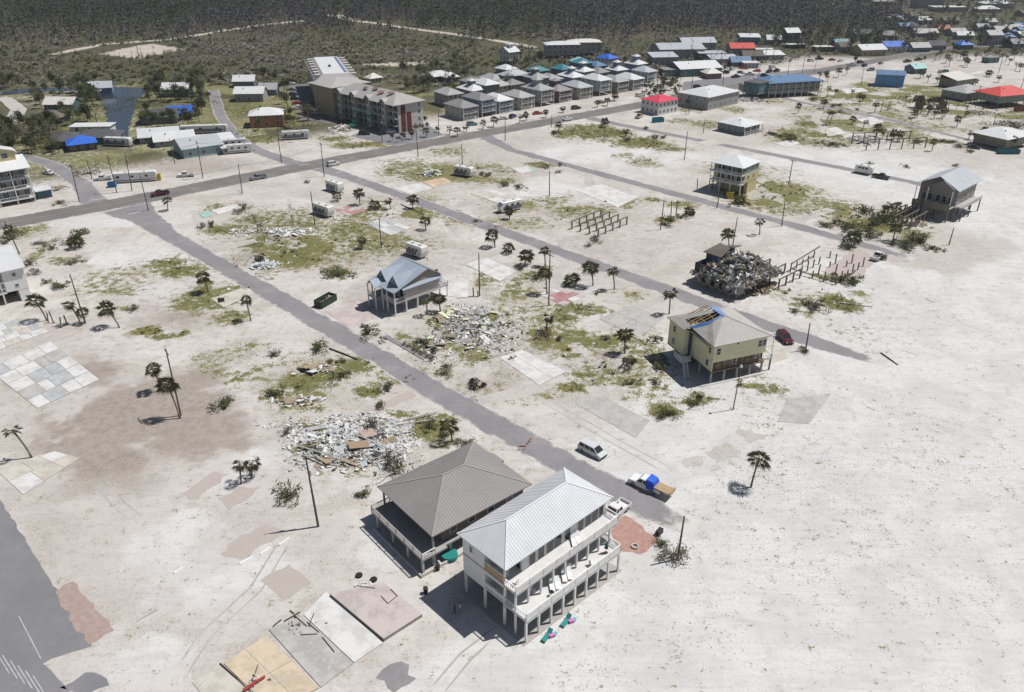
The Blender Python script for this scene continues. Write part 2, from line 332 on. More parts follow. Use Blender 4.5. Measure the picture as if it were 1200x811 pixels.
# ---------------------------------------------------------------- roads
def road_mat(name, c0, c1, sandy=.5):
    m = bpy.data.materials.new(name); m.use_nodes = True; t = m.node_tree; N = t.nodes; L = t.links
    b = N['Principled BSDF']; b.inputs['Roughness'].default_value = .9; b.inputs['Specular IOR Level'].default_value = .2
    g = N.new('ShaderNodeNewGeometry')
    def noise(sc, det=5, ro=.6):
        n = N.new('ShaderNodeTexNoise'); n.inputs['Scale'].default_value = sc; n.inputs['Detail'].default_value = det; n.inputs['Roughness'].default_value = ro; L.new(g.outputs['Position'], n.inputs['Vector']); return n.outputs[0]
    def mix(f, a, b_):
        n = N.new('ShaderNodeMix'); n.data_type = 'RGBA'; L.new(f, n.inputs[0])
        for k, v in ((6, a), (7, b_)):
            if isinstance(v, tuple): n.inputs[k].default_value = (*v, 1)
            else: L.new(v, n.inputs[k])
        return n.outputs[2]
    def rng(v, a, b_, c=0., d=1.):
        n = N.new('ShaderNodeMapRange'); n.interpolation_type = 'SMOOTHSTEP'
        for k, q in enumerate((a, b_, c, d)): n.inputs[k+1].default_value = q
        L.new(v, n.inputs[0]); return n.outputs[0]
    n1 = noise(.12, 6, .65); n2 = noise(1.1, 6, .7); n3 = noise(14, 3)
    c = mix(rng(n1, .3, .7), c0, c1); c = mix(rng(n2, .45, .75, 0, .4), c, (.13,.12,.125))
    # sand blown over the surface
    c = mix(rng(n2, .58, .78, 0, sandy), c, (.46,.42,.375)); c = mix(rng(n1, .56, .75, 0, sandy), c, (.40,.37,.34)); c = mix(rng(n3, .55, .75, 0, .25), c, (.32,.31,.31))
    ed = N.new('ShaderNodeAttribute'); ed.attribute_name = 'edge'; e1 = N.new('ShaderNodeMath'); e1.operation = 'MULTIPLY_ADD'; e1.inputs[1].default_value = 3.0; L.new(noise(.3, 8, .72), e1.inputs[0]); L.new(ed.outputs['Fac'], e1.inputs[2])
    c = mix(rng(e1.outputs[0], 1.95, 2.75), c, (.53,.515,.485))
    L.new(c, b.inputs['Base Color'])
    bp = N.new('ShaderNodeBump'); bp.inputs['Strength'].default_value = .25; bp.inputs['Distance'].default_value = .03; L.new(n3, bp.inputs['Height']); L.new(bp.outputs[0], b.inputs['Normal'])
    return m
ASPH = road_mat('worn_asphalt', (.205,.198,.208), (.255,.243,.25), .4)
MAIN = road_mat('main_asphalt', (.14,.132,.132), (.19,.178,.172), .4)
DRIVE = road_mat('concrete_drive', (.40,.375,.345), (.48,.455,.425), .5)
DIRTM = road_mat('dirt_track', (.40,.35,.29), (.52,.47,.40), .5)
PARK = road_mat('parking_asphalt', (.175,.175,.188), (.215,.212,.222), .3)
def ribbon(name, pts, widths, m, z=.012, jit=.35, kind='structure', label=None, cat=None, step=1.5, fade=False):
    """strip along a polyline of world points, with a ragged, sand-bitten edge"""
    P = []
    for i in range(len(pts)-1):
        a, b = pts[i], pts[i+1]; n = max(1, int(math.dist(a, b)/step))
        w0, w1 = (widths[i], widths[i+1]) if isinstance(widths, (list, tuple)) else (widths, widths)
        for k in range(n): P.append((a[0]+(b[0]-a[0])*k/n, a[1]+(b[1]-a[1])*k/n, w0+(w1-w0)*k/n))
    P.append((*pts[-1], widths[-1] if isinstance(widths, (list, tuple)) else widths))
    mb = MB(); vs = []; ed = []; n_ = len(P)
    s1, s2 = rnd.random()*99, rnd.random()*99
    for i, (x, y, w) in enumerate(P):
        a = P[max(0, i-2)]; b = P[min(n_-1, i+2)]; dx, dy = b[0]-a[0], b[1]-a[1]; l = math.hypot(dx, dy) or 1; nx, ny = -dy/l, dx/l
        j1 = (float(fbm(np.array([i*.22+s1]), np.array([s1]), 3, 3)[0])-.5)*2*jit; j2 = (float(fbm(np.array([i*.22+s2]), np.array([s2]), 9, 3)[0])-.5)*2*jit
        ins = min(1.3, w*.22); e = max(0.0, 1-(n_-1-i)*step/9.0) if fade else 0.0
        for off, v in ((w/2+j1, 1.0), (w/2+j1-ins, .0), (-(w/2+j2)+ins, .0), (-(w/2+j2), 1.0)):
            vs.append((x+nx*off, y+ny*off, z)); ed.append(max(v if jit else 0.0, e*1.2))
    fs = []
    for i in range(n_-1):
        for k in range(3): fs.append((4*i+k+1, 4*i+k+5, 4*i+k+4, 4*i+k))
    mb.add(vs, fs)
    o = mb.obj(name, m); at = o.data.attributes.new('edge', 'FLOAT', 'POINT'); at.data.foreach_set('value', ed)
    tag(o, label, cat, None, kind); return o
def ragged(pts, jit, step=1.2, seed=0):
    out = []; r = random.Random(seed)
    n0 = len(pts)
    for i in range(n0):
        a, b = pts[i], pts[(i+1) % n0]; n = max(1, int(math.dist(a, b)/step))
        dx, dy = b[0]-a[0], b[1]-a[1]; l = math.hypot(dx, dy) or 1
        for k in range(n):
            j = (r.random()-.5)*2*jit if k else 0
            t = k/n; out.append((a[0]+dx*t - dy/l*j, a[1]+dy*t + dx/l*j))
    return out
def sheet(name, pts, m, z, jit=0.0, kind='structure', label=None, cat=None, seed=1):
    P = ragged(pts, jit, 1.0, seed) if jit else pts
    mb = MB(); mb.face([(x, y, z) for x, y in P])
    import bmesh
    o = mb.obj(name, m)
    bm = bmesh.new(); bm.from_mesh(o.data); bmesh.ops.triangulate(bm, faces=bm.faces[:])
    for f in bm.faces:
        if f.normal.z < 0: f.normal_flip()
    bm.to_mesh(o.data); bm.free()
    return tag(o, label, cat, None, kind)
g2 = lambda *ps: [G(*p) for p in ps]
ribbon('main_road', [(-330,82)]+g2((0,263),(150,236),(340,198),(540,161),(740,125),(880,98),(1000,76))+[(300,590),(420,640),(700,760)], [11.5]*6+[11.5]*3+[10,9,9], MAIN, .020, .5)
ribbon('beach_street', g2((148,243),(168,254),(205,280),(300,334),(430,410),(548,480),(680,552),(760,595))+[G(815,622)], [16,9.5,5.8,5.8,5.8,6.0,6.2,6.0,2.6], ASPH, .012, .6, fade=True)
ribbon('middle_street', g2((372,196),(407,207),(625,284),(830,357),(960,403),(1038,428)), [7.5,5.8,5.8,5.6,5.6,2.4], ASPH, .012, .6, fade=True)
ribbon('back_street', g2((568,160),(600,176),(760,219),(900,256),(1012,287),(1070,304)), [7,5.2,5.2,5.0,4.8,3.4], ASPH, .012, .7, fade=True)
ribbon('outer_street', g2((690,138),(720,145),(890,178),(1062,212),(1120,226)), [7,5.2,5.0,4.8,3.9], ASPH, .012, .7, fade=True)
ribbon('side_street', g2((870,100),(930,118),(1050,142),(1150,168)), [5,4.6,4.4,4], ASPH, .012, .6)
ribbon('cross_street', g2((112,240),(95,215),(60,192),(0,177))+[(-260,300)], [9,6.5,6,6,6], ASPH, .012, .4)
ribbon('neighbourhood_street', g2((350,193),(305,178),(275,160),(258,135),(250,106)), [7,6,5.5,5.5,5.5], ASPH, .012, .4)
ribbon('cul_de_sac', g2((0,146),(16,140),(22,128),(10,118),(0,114)), [6,7,7,6,6], DRIVE, .012, .4)
ribbon('sand_track', g2((390,17),(415,24),(480,33),(560,44),(632,56)), [14,9,7,7,7], DIRTM, .012, 1.5, step=6)
ribbon('sand_path', g2((62,64),(120,52),(200,46),(300,30),(360,24)), [8,9,8,10,8], DIRTM, .012, 2.5, step=6)
ribbon('dirt_lane', g2((0,162),(30,155),(60,152)), [3,3,2.5], DIRTM, .012, .5)
sheet('sand_clearing', g2((118,63),(150,56),(178,51),(218,58),(175,66),(165,69),(140,66)), DIRTM, .02, 3.0, seed=4)
sheet('storm_litter', g2((420,76),(470,73),(520,72),(470,78)), DIRTM, .02, 3.0, seed=5)
sheet('hotel_parking', g2((338,100),(360,98),(386,132),(400,146),(352,142)), MAIN, .014)
sheet('hotel_forecourt', g2((410,160),(440,146),(500,146),(520,158),(470,172)), PARK, .014, .5)
sheet('shopping_yard', g2((800,107),(800,96),(870,88),(960,80),(900,97),(850,106)), PARK, .014, .8)
sheet('parking_lot', g2((-60,560),(0,585),(108,757),(60,772))+g2((50,778),(85,812),(-40,830),(-250,700)), PARK, .014, .15)
for k, p in enumerate([(60,790),(95,795)]): pass
sheet('parking_lot_patch', g2((70,806),(100,788),(125,795),(128,803),(100,815)), PARK, .014, .4)
# painted bays of the parking lot
PAINT = mat('road_paint_white', (.42,.42,.415), .8, .4, 2); EDGEP = mat('road_paint_worn', (.27,.26,.25), .8, .3, 2)
YEL = mat('road_paint_yellow', (.30,.22,.12), .8, .3, 3)
def stripe(name, a, b, w, m, z=.024):
    return tag(ribbon(name, [a, b], w, m, z, 0.0), kind='structure')
for k in range(6):
    a = G(-6+k*9.0, 762+k*6.0); b = G(8+k*8.6, 786+k*5.0) if 0 else G(-6+k*9+17, 762+k*6+27)
    stripe('parking_line', a, b, .12, PAINT, .02)
stripe('parking_line', G(22,722), G(48,772), .12, PAINT, .0202)
def along(p, q, off, w, m, z=.026, dash=None):
    d = math.dist(p, q); ux, uy = (q[0]-p[0])/d, (q[1]-p[1])/d; nx, ny = -uy, ux
    p2 = (p[0]+nx*off, p[1]+ny*off); q2 = (q[0]+nx*off, q[1]+ny*off)
    if not dash: stripe('lane_line', p2, q2, w, m, z); return
for (a, b) in (((0,263),(150,236)),((150,236),(340,198)),((340,198),(540,161)),((540,161),(740,125)),((740,125),(880,98))):
    A_, B_ = G(*a), G(*b)
    along(A_, B_, .14, .16, YEL); along(A_, B_, -.14, .16, YEL)
    along(A_, B_, 3.9, .14, EDGEP); along(A_, B_, -3.9, .14, EDGEP)
for a, b in (((105,235),(130,231)),((150,251),(165,248)),((394,203),(402,201)),((350,194),(362,192))):
    stripe('stop_line', G(*a), G(*b), .6, PAINT, .027)
# canal
def water_mat():
    m = mat('canal_water', (.02,.03,.05), .12, .3, .05, bump=.12, spec=.6, fine=1.2); return m
sheet('canal', g2((108,103),(176,103),(160,118),(152,150),(150,172),(122,172),(126,140),(118,118)), water_mat(), .018, .8)
sheet('canal', g2((0,108),(30,104),(112,101),(175,103),(172,105),(60,107),(0,112)), _M['canal_water'], .016, .8)
# ---------------------------------------------------------------- building kit
WHITE_P = mat('white_paint', (.72,.72,.71), .6, .06, .7); TRIM = mat('trim_white', (.70,.70,.69), .55, .05, 1)
WOOD = mat('weathered_wood', (.17,.14,.115), .85, .25, 1.5, .3, streak=.3); PLY = mat('raw_timber', (.42,.31,.19), .8, .2, 1.5)
DARKW = mat('dark_timber', (.075,.06,.05), .85, .3, 1.5); GREYW = mat('grey_deck', (.36,.345,.33), .8, .15, 1.2)
CONC = mat('concrete', (.47,.455,.435), .9, .12, .5, .2); INNER = mat('bare_interior', (.10,.09,.08), .9, .4, 1.2)
GLASS = glass()
FR_WHITE = mat('frame_white', (.62,.62,.61), .5, .05, 2)
def rot2(p, a): return (p[0]*math.cos(a)-p[1]*math.sin(a), p[0]*math.sin(a)+p[1]*math.cos(a))
class Bld:
    """a building: an Empty at its base with its parts; local x along `rot`, y to the left of it"""
    def __init__(s, name, label, loc, rot, cat='house', group=None):
        s.e = thing(name, label, cat, loc, R(rot), group)
    def part(s, name, mb, m, parent=None, smooth=False): return mb.obj(name, m, parent or s.e, smooth=smooth)
    def box(s, name, x0, x1, y0, y1, z0, z1, m): return s.part(name, MB().bx(x0, x1, y0, y1, z0, z1), m)
_SM = {}
def shared(key, build):
    if key not in _SM: _SM[key] = build()
    return _SM[key]
_RZ = dict(y0=0.0, x1=math.pi/2, y1=math.pi, x0=-math.pi/2)
def window(b, side, pos, u, z, w, h, near=False, frame=None, name='window', gl=None):
    """pos = wall plane coordinate, u = coordinate along it"""
    frame = frame or FR_WHITE; gl = gl or GLASS
    def fr():
        mb = MB(); t = .09
        mb.bx(-w/2-t, -w/2, -.06, .0, -t, h+t).bx(w/2, w/2+t, -.06, .0, -t, h+t).bx(-w/2, w/2, -.06, 0, h, h+t).bx(-w/2, w/2, -.08, 0, -t, 0)
        if h < 1.9: mb.bx(-w/2, w/2, -.05, 0, h*.5-.03, h*.5+.03)
        elif w > 1.4: mb.bx(-.04, .04, -.05, 0, 0, h)
        if not near:
            mb.cm = 1; mb.bx(-w/2, w/2, -.025, -.001, 0, h)
        return mb.mesh('window', [frame] if near else [frame, gl])
    me = shared(('win', w, h, near, frame.name, gl.name), fr)
    loc = {'y0': (u, pos, z), 'y1': (u, pos, z), 'x0': (pos, u, z), 'x1': (pos, u, z)}[side]
    o = put(name, me, b.e, loc, _RZ[side])
    if near:
        me2 = shared(('pane', w, h, gl.name), lambda: MB().bx(-w/2, w/2, -.025, -.002, 0, h).mesh('pane', gl))
        put('pane', me2, o)
    return o
def hip(x0, x1, y0, y1, z, rh, ov):
    x0 -= ov; x1 += ov; y0 -= ov; y1 += ov; L, Wd = x1-x0, y1-y0
    if L >= Wd: a = (x0+Wd/2, (y0+y1)/2, z+rh); c = (x1-Wd/2, (y0+y1)/2, z+rh)
    else: a = ((x0+x1)/2, y0+L/2, z+rh); c = ((x0+x1)/2, y1-L/2, z+rh)
    A, B, C, D = (x0,y0,z), (x1,y0,z), (x1,y1,z), (x0,y1,z)
    if L > Wd+.01: return [[A,B,c,a],[C,D,a,c],[D,A,a],[B,C,c]]
    if Wd > L+.01: return [[A,B,a],[C,D,c],[D,A,a,c],[B,C,c,a]]
    return [[A,B,a],[B,C,a],[C,D,a],[D,A,a]]
def gable(x0, x1, y0, y1, z, rh, ov, axis='x', oe=None):
    oe = ov if oe is None else oe
    if axis == 'x':
        ym = (y0+y1)/2; k = rh/((y1-y0)/2); zz = z-k*ov
        return [[(x0-oe,y0-ov,zz),(x1+oe,y0-ov,zz),(x1+oe,ym,z+rh),(x0-oe,ym,z+rh)],[(x1+oe,y1+ov,zz),(x0-oe,y1+ov,zz),(x0-oe,ym,z+rh),(x1+oe,ym,z+rh)]]
    xm = (x0+x1)/2; k = rh/((x1-x0)/2); zz = z-k*ov
    return [[(x1+ov,y0-oe,zz),(x1+ov,y1+oe,zz),(xm,y1+oe,z+rh),(xm,y0-oe,z+rh)],[(x0-ov,y1+oe,zz),(x0-ov,y0-oe,zz),(xm,y0-oe,z+rh),(xm,y1+oe,z+rh)]]
def lerp(a, b, t): return tuple(a[i]+(b[i]-a[i])*t for i in range(len(a)))
def ribs(poly, sp, w, h):
    """standing seams: run from the eave (first edge) up the slope, clipped to the roof plane"""
    mb = MB(); A, B = np.array(poly[0]), np.array(poly[1]); e = B-A; L = np.linalg.norm(e); e = e/L
    n = np.cross(B-A, np.array(poly[2])-A); n = n/np.linalg.norm(n)
    if n[2] < 0: n = -n
    s = np.cross(n, e)
    if s[2] < 0: s = -s
    uv = [((np.array(p)-A) @ e, (np.array(p)-A) @ s) for p in poly]
    k = int(L/sp)
    for i in range(1, k+1):
        u = i*sp - (k*sp-L)/2*0 - sp/2
        hits = []
        for j in range(len(uv)):
            (u0, v0), (u1, v1) = uv[j], uv[(j+1) % len(uv)]
            if (u0-u)*(u1-u) < 0: hits.append(v0+(v1-v0)*(u-u0)/(u1-u0))
        if len(hits) < 2: continue
        a, b = min(hits), max(hits)
        if b-a < .3: continue
        p = A+e*u+s*a+n*h*.3; q = A+e*u+s*b+n*h*.3
        mb.beam(tuple(p), tuple(q), w, h)
    return mb
def roof(b, polys, m, t=.14, seam=None, capm=None, seamm=None):
    mb = MB()
    for p in polys: mb.slab(p, t)
    r = b.part('roof', mb, m)
    if seam:
        sm_ = MB()
        for p in polys:
            q = ribs(p, *seam); sm_.add(q.v, q.f)
        s = b.part('roof_seam', sm_, seamm or m, r); s['kind'] = 'stuff'
        c = MB()
        seen = {}
        for p in polys:
            for i in range(len(p)):
                k = tuple(sorted((tuple(round(t_, 2) for t_ in p[i]), tuple(round(t_, 2) for t_ in p[(i+1) % len(p)]))))
                seen[k] = seen.get(k, 0)+1
        for (p, q), cnt in seen.items():
            if cnt > 1: c.beam((p[0],p[1],p[2]+.03), (q[0],q[1],q[2]+.03), .22, .07)
        if c.v: b.part('ridge_cap', c, capm or m, r)
    return r
def rail(b, p, q, z, m, h=1.05, pick=.16, post=2.2, name='railing', solid=False):
    mb = MB(); d = math.dist(p, q); n = max(1, round(d/post))
    for i in range(n+1):
        x, y = lerp(p, q, i/n); mb.bx(x-.06, x+.06, y-.06, y+.06, z, z+h+.05)
    P = lambda t, zz: (*lerp(p, q, t), zz)
    mb.beam(P(0,z+h), P(1,z+h), .14, .07); mb.beam(P(0,z+.12), P(1,z+.12), .06, .06)
    if solid: mb.beam(P(0,z+h*.5), P(1,z+h*.5), .04, h*.52)
    else:
        k = int(d/pick)
        for i in range(1, k):
            x, y = lerp(p, q, i/k); mb.bx(x-.02, x+.02, y-.02, y+.02, z+.12, z+h)
    return b.part(name, mb, m)
def post(b, x, y, z0, z1, m, w=.3, name='post'):
    me = shared(('post', w, round(z1-z0, 2), m.name), lambda: MB().bx(-w/2, w/2, -w/2, w/2, 0, z1-z0).mesh('post', m))
    return put(name, me, b.e, (x, y, z0))
def gend(b, x0, x1, y0, y1, z, rh, m, axis='x', name='gable_wall'):
    mb = MB()
    if axis == 'x':
        for x in (x0, x1): mb = MB(); b.part(name, mb.add([(x-.1,y0,z),(x+.1,y0,z),(x-.1,y1,z),(x+.1,y1,z),(x-.1,(y0+y1)/2,z+rh),(x+.1,(y0+y1)/2,z+rh)], [(0,1,5,4),(3,2,4,5),(1,3,5),(2,0,4),(1,0,2,3)]), m)
    else:
        for y in (y0, y1): mb = MB(); b.part(name, mb.add([(x0,y-.1,z),(x0,y+.1,z),(x1,y-.1,z),(x1,y+.1,z),((x0+x1)/2,y-.1,z+rh),((x0+x1)/2,y+.1,z+rh)], [(1,0,4,5),(2,3,5,4),(0,2,4),(3,1,5),(0,1,3,2)]), m)
def siding(name, col, var=.08): return mat(name, col, .65, var, .5, .12, streak=3, fine=6)

# ================================================================ the white three-level house on piles
MET_W = mat('galvanised_roof', (.53,.54,.56), .6, .11, .22, spec=.2); MET_G = mat('grey_metal_roof', (.25,.238,.232), .6, .13, .25, spec=.2)
MET_GL = mat('grey_roof_seam', (.315,.30,.295), .6, .1, .4, spec=.2); MET_WL = mat('roof_seam_light', (.62,.63,.65), .55, .06, .4, spec=.2)
DECKB = mat('pale_deck', (.57,.56,.55), .8, .12, 1.0); RAILT = mat('deck_rail', (.70,.68,.66), .7, .1, 1.0)
def white_house():
    b = Bld('beach_house', 'white three-level beach house on piles with pale metal roof and double deck', (-.7, 73.15), 43.6)
    F1, F2, EV = 3.8, 6.95, 10.05; X1 = 19.4
    # enclosed rooms
    mb = MB(); mb.bx(0, X1, 4.1, 8.3, F1-.3, EV).bx(3.2, X1, .5, 4.1, F1-.3, EV); b.part('wall', mb, WHITE_P)
    mb = MB(); mb.bx(-.1, X1+.1, -1.85, 8.3, F2-.28, F2-.02) ; b.part('upper_deck', mb, DECKB)
    mb = MB(); mb.bx(-.1, X1-1.3, -3.7, .5, F1-.32, F1-.02).bx(0.05, 3.2, .5, 4.1, F1-.32, F1-.02); b.part('lower_deck', mb, DECKB)
    mb = MB(); mb.bx(-.1, X1, -1.75, -1.55, F2-.6, F2-.285).bx(-.1, X1-1.3, -3.65, -3.45, F1-.65, F1-.325).bx(-.1, X1, .3, .5, F1-.65, F1-.325).bx(-.1, X1, 7.9, 8.1, F1-.7, F1-.305); b.part('beam', mb, WHITE_P)
    roof(b, hip(0, X1, .1, 8.4, EV, 2.45, .45), MET_W, .16, (.42, .05, .05), MET_WL, MET_W)
    mb = MB(); mb.bx(-.3, X1+.3, -.2, 8.7, EV-.16-.02, EV-.15); 
    b.part('soffit', MB().bx(-.3, X1+.3, -.22, 8.72, EV-.21, EV-.165), TRIM)
    for i in range(9):
        x = .0+i*(X1-1.5)/8
        post(b, x, -3.55, .0, F1-.66, WHITE_P, .26)
        post(b, x, -1.65, .0, F2-.61, WHITE_P, .24)
        if i % 2 == 0: post(b, x, .35, 0, F1-.66, WHITE_P, .28)
    for x in (0.15, 4.8, 9.7, 14.5, 19.2):
        post(b, x, 8.0, 0, F1-.71, WHITE_P, .28); post(b, x, 4.2, 0, F1-.305, WHITE_P, .28)
    for z in (F1-.02, F2-.02): post(b, .12, .4, z, z+2.9 if z < 5 else EV-.22, WHITE_P, .24)
    rail(b, (-.05,-1.78), (X1+.05,-1.78), F2-.02, RAILT, 1.05, .3, 2.4, solid=True); rail(b, (X1+.05,-1.78), (X1+.05,.4), F2-.02, RAILT, 1.05, .2)
    rail(b, (-.02,-1.78), (-.02,.3), F2-.02, RAILT, 1.05, .3)
    rail(b, (-.05,-3.63), (X1-1.35,-3.63), F1-.02, TRIM, 1.05, .28, 2.3, solid=True); rail(b, (X1-1.35,-3.63), (X1-1.35,.4), F1-.02, TRIM, 1.05, .2)
    rail(b, (-.02,-3.63), (-.02,.3), F1-.02, TRIM, 1.05, .28)
    # end porch: plywood infill above, white slatted rail below
    b.box('plywood_panel', -.02, .08, .55, 4.0, F2+.0, F2+1.25, PLY); b.box('rail_cap', -.06, .12, .55, 4.0, F2+1.25, F2+1.33, TRIM)
    rail(b, (.05,.6), (.05,4.0), F1-.02, TRIM, 1.1, .14, 1.7, solid=True)
    b.box('porch_floor_edge', -.08, .1, .5, 4.1, F2-.55, F2-.29, TRIM)
    b.box('eave_beam', -.05, .15, .5, 4.1, EV-.6, EV-.22, TRIM)
    # glass fronts
    for z in (F1, F2):
        for u, w in ((5.0,1.1),(6.6,1.1),(9.0,2.8),(11.6,1.0),(14.2,1.1),(16.4,2.6),(18.4,.9)):
            window(b, 'y0', .5, u, z+.1, w, 2.2, True)
        window(b, 'x0', 3.2, 1.6, z+.1, 1.6, 2.1, True)
    window(b, 'x0', 0, 6.6, F2+1.2, .55, .8, True)
    for u in (2.5, 7.5, 12.5, 17): window(b, 'y1', 8.3, u, F2+.9, 1.0, 1.3)
    for u in (2.2, 6): window(b, 'x1', X1, u, F2+.9, 1.0, 1.3)
    mb = MB(); mb.bx(15.5, X1, 4.5, 7.8, .0, F1-.32); b.part('ground_store', mb, GREYW)
    mb = MB()
    for i in range(14): mb.bx(2.2, 3.3, 7.6-.27*i-.28, 7.6-.27*i, .1+.24*i, .16+.24*i)
    mb.beam((2.2,7.6,.1), (2.2,3.8,3.4), .06, .25).beam((3.3,7.6,.1), (3.3,3.8,3.4), .06, .25); b.part('stair', mb, WOOD)
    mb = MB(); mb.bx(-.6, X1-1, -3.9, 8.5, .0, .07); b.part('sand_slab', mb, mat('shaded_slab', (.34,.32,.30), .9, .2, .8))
    return b
WH = white_house()

# ================================================================ grey-brown roofed house behind it
def grey_house():
    b = Bld('stilt_house', 'low grey-brown house with wide ribbed hip roof beside the white beach house', (-10.9, 83.6), 39.8)
    L_, W_, F, EV = 18.0, 14.2, 2.75, 5.65
    WL = siding('greige_siding', (.17,.155,.145)); DK = mat('greige_deck', (.36,.345,.33), .8, .15, 1)
    mb = MB(); mb.bx(2.2, L_-.8, 1.0, W_-.8, F-.25, EV-.1); b.part('wall', mb, WL)
    b.part('soffit', MB().bx(.02, L_-.02, .02, W_-.02, EV-.22, EV-.15), mat('greige_soffit', (.25,.235,.22)))
    roof(b, hip(0, L_, 0, W_, EV, 2.9, .05), MET_G, .15, (.45, .06, .055), MET_GL, MET_GL)
    mb = MB(); mb.bx(-2.0, 2.2, -.3, W_-1.0, F-.3, F-.02).bx(2.2, L_-.6, .2, 1.0, F-.3, F-.02); b.part('deck', mb, DK)
    rail(b, (-1.95,-.2), (-1.95,W_-1.1), F-.02, DK, 1.0, .2, 2.2); rail(b, (-1.95,W_-1.1), (1.2,W_-1.1), F-.02, DK, 1.0, .2); rail(b, (-1.95,-.25), (.2,-.25), F-.02, TRIM, 1.0, .4)
    for y in (.0, 3.7, 7.6, 11.8): post(b, -1.8, y, 0, F-.3, CONC, .3)
    for x, y in ((.25,.3),(.25,W_-1.2)): post(b, x, y, F-.02, EV-.2, DK, .25); post(b, x, y, 0, F-.3, CONC, .35)
    for x in (3.5, 7.4, 11.3, 15.2, 17.4):
        for y in (.9, 7, 13): post(b, x, y, 0, F-.3, CONC, .35)
    for u in (4.2, 7.5, 11, 14.5): window(b, 'y0', 1.0, u, F+.9, 1.1, 1.2, True)
    for u in (2.6, 5.4, 8.2, 11): window(b, 'x0', 2.2, u, F+.75, 1.0, 1.3, True)
    window(b, 'x0', 2.2, 6.8, F+.02, .9, 2.0, True, name='door')
    for u in (4, 9, 14): window(b, 'y1', W_-.8, u, F+.9, 1.0, 1.2)
    b.part('slab', MB().bx(-2.3, L_-.2, -.4, W_-.3, 0, .1), CONC)
    b.part('curb_wall', MB().bx(-2.3, 6.0, -.62, -.4, 0, .55).bx(-2.52, -2.3, -.62, W_-2, 0, .4), mat('curb_block', (.52,.49,.45), .9, .12, .8))
    b.part('store_wall', MB().bx(6.2, L_-.9, 5.0, W_-1.2, .1, F-.3), WL)
    # entry roof at the road side
    p = [[(L_+.1, 9.2, 4.6), (L_+.1, 13.0, 4.6), (L_+2.6, 12.4, 3.2), (L_+2.6, 9.6, 3.2)]]
    b.part('entry_roof', MB().slab(p[0][::-1], .14), MET_G)
    for y in (9.8, 12.3): post(b, L_+2.4, y, 0, 3.15, CONC, .2)
    return b
grey_house()

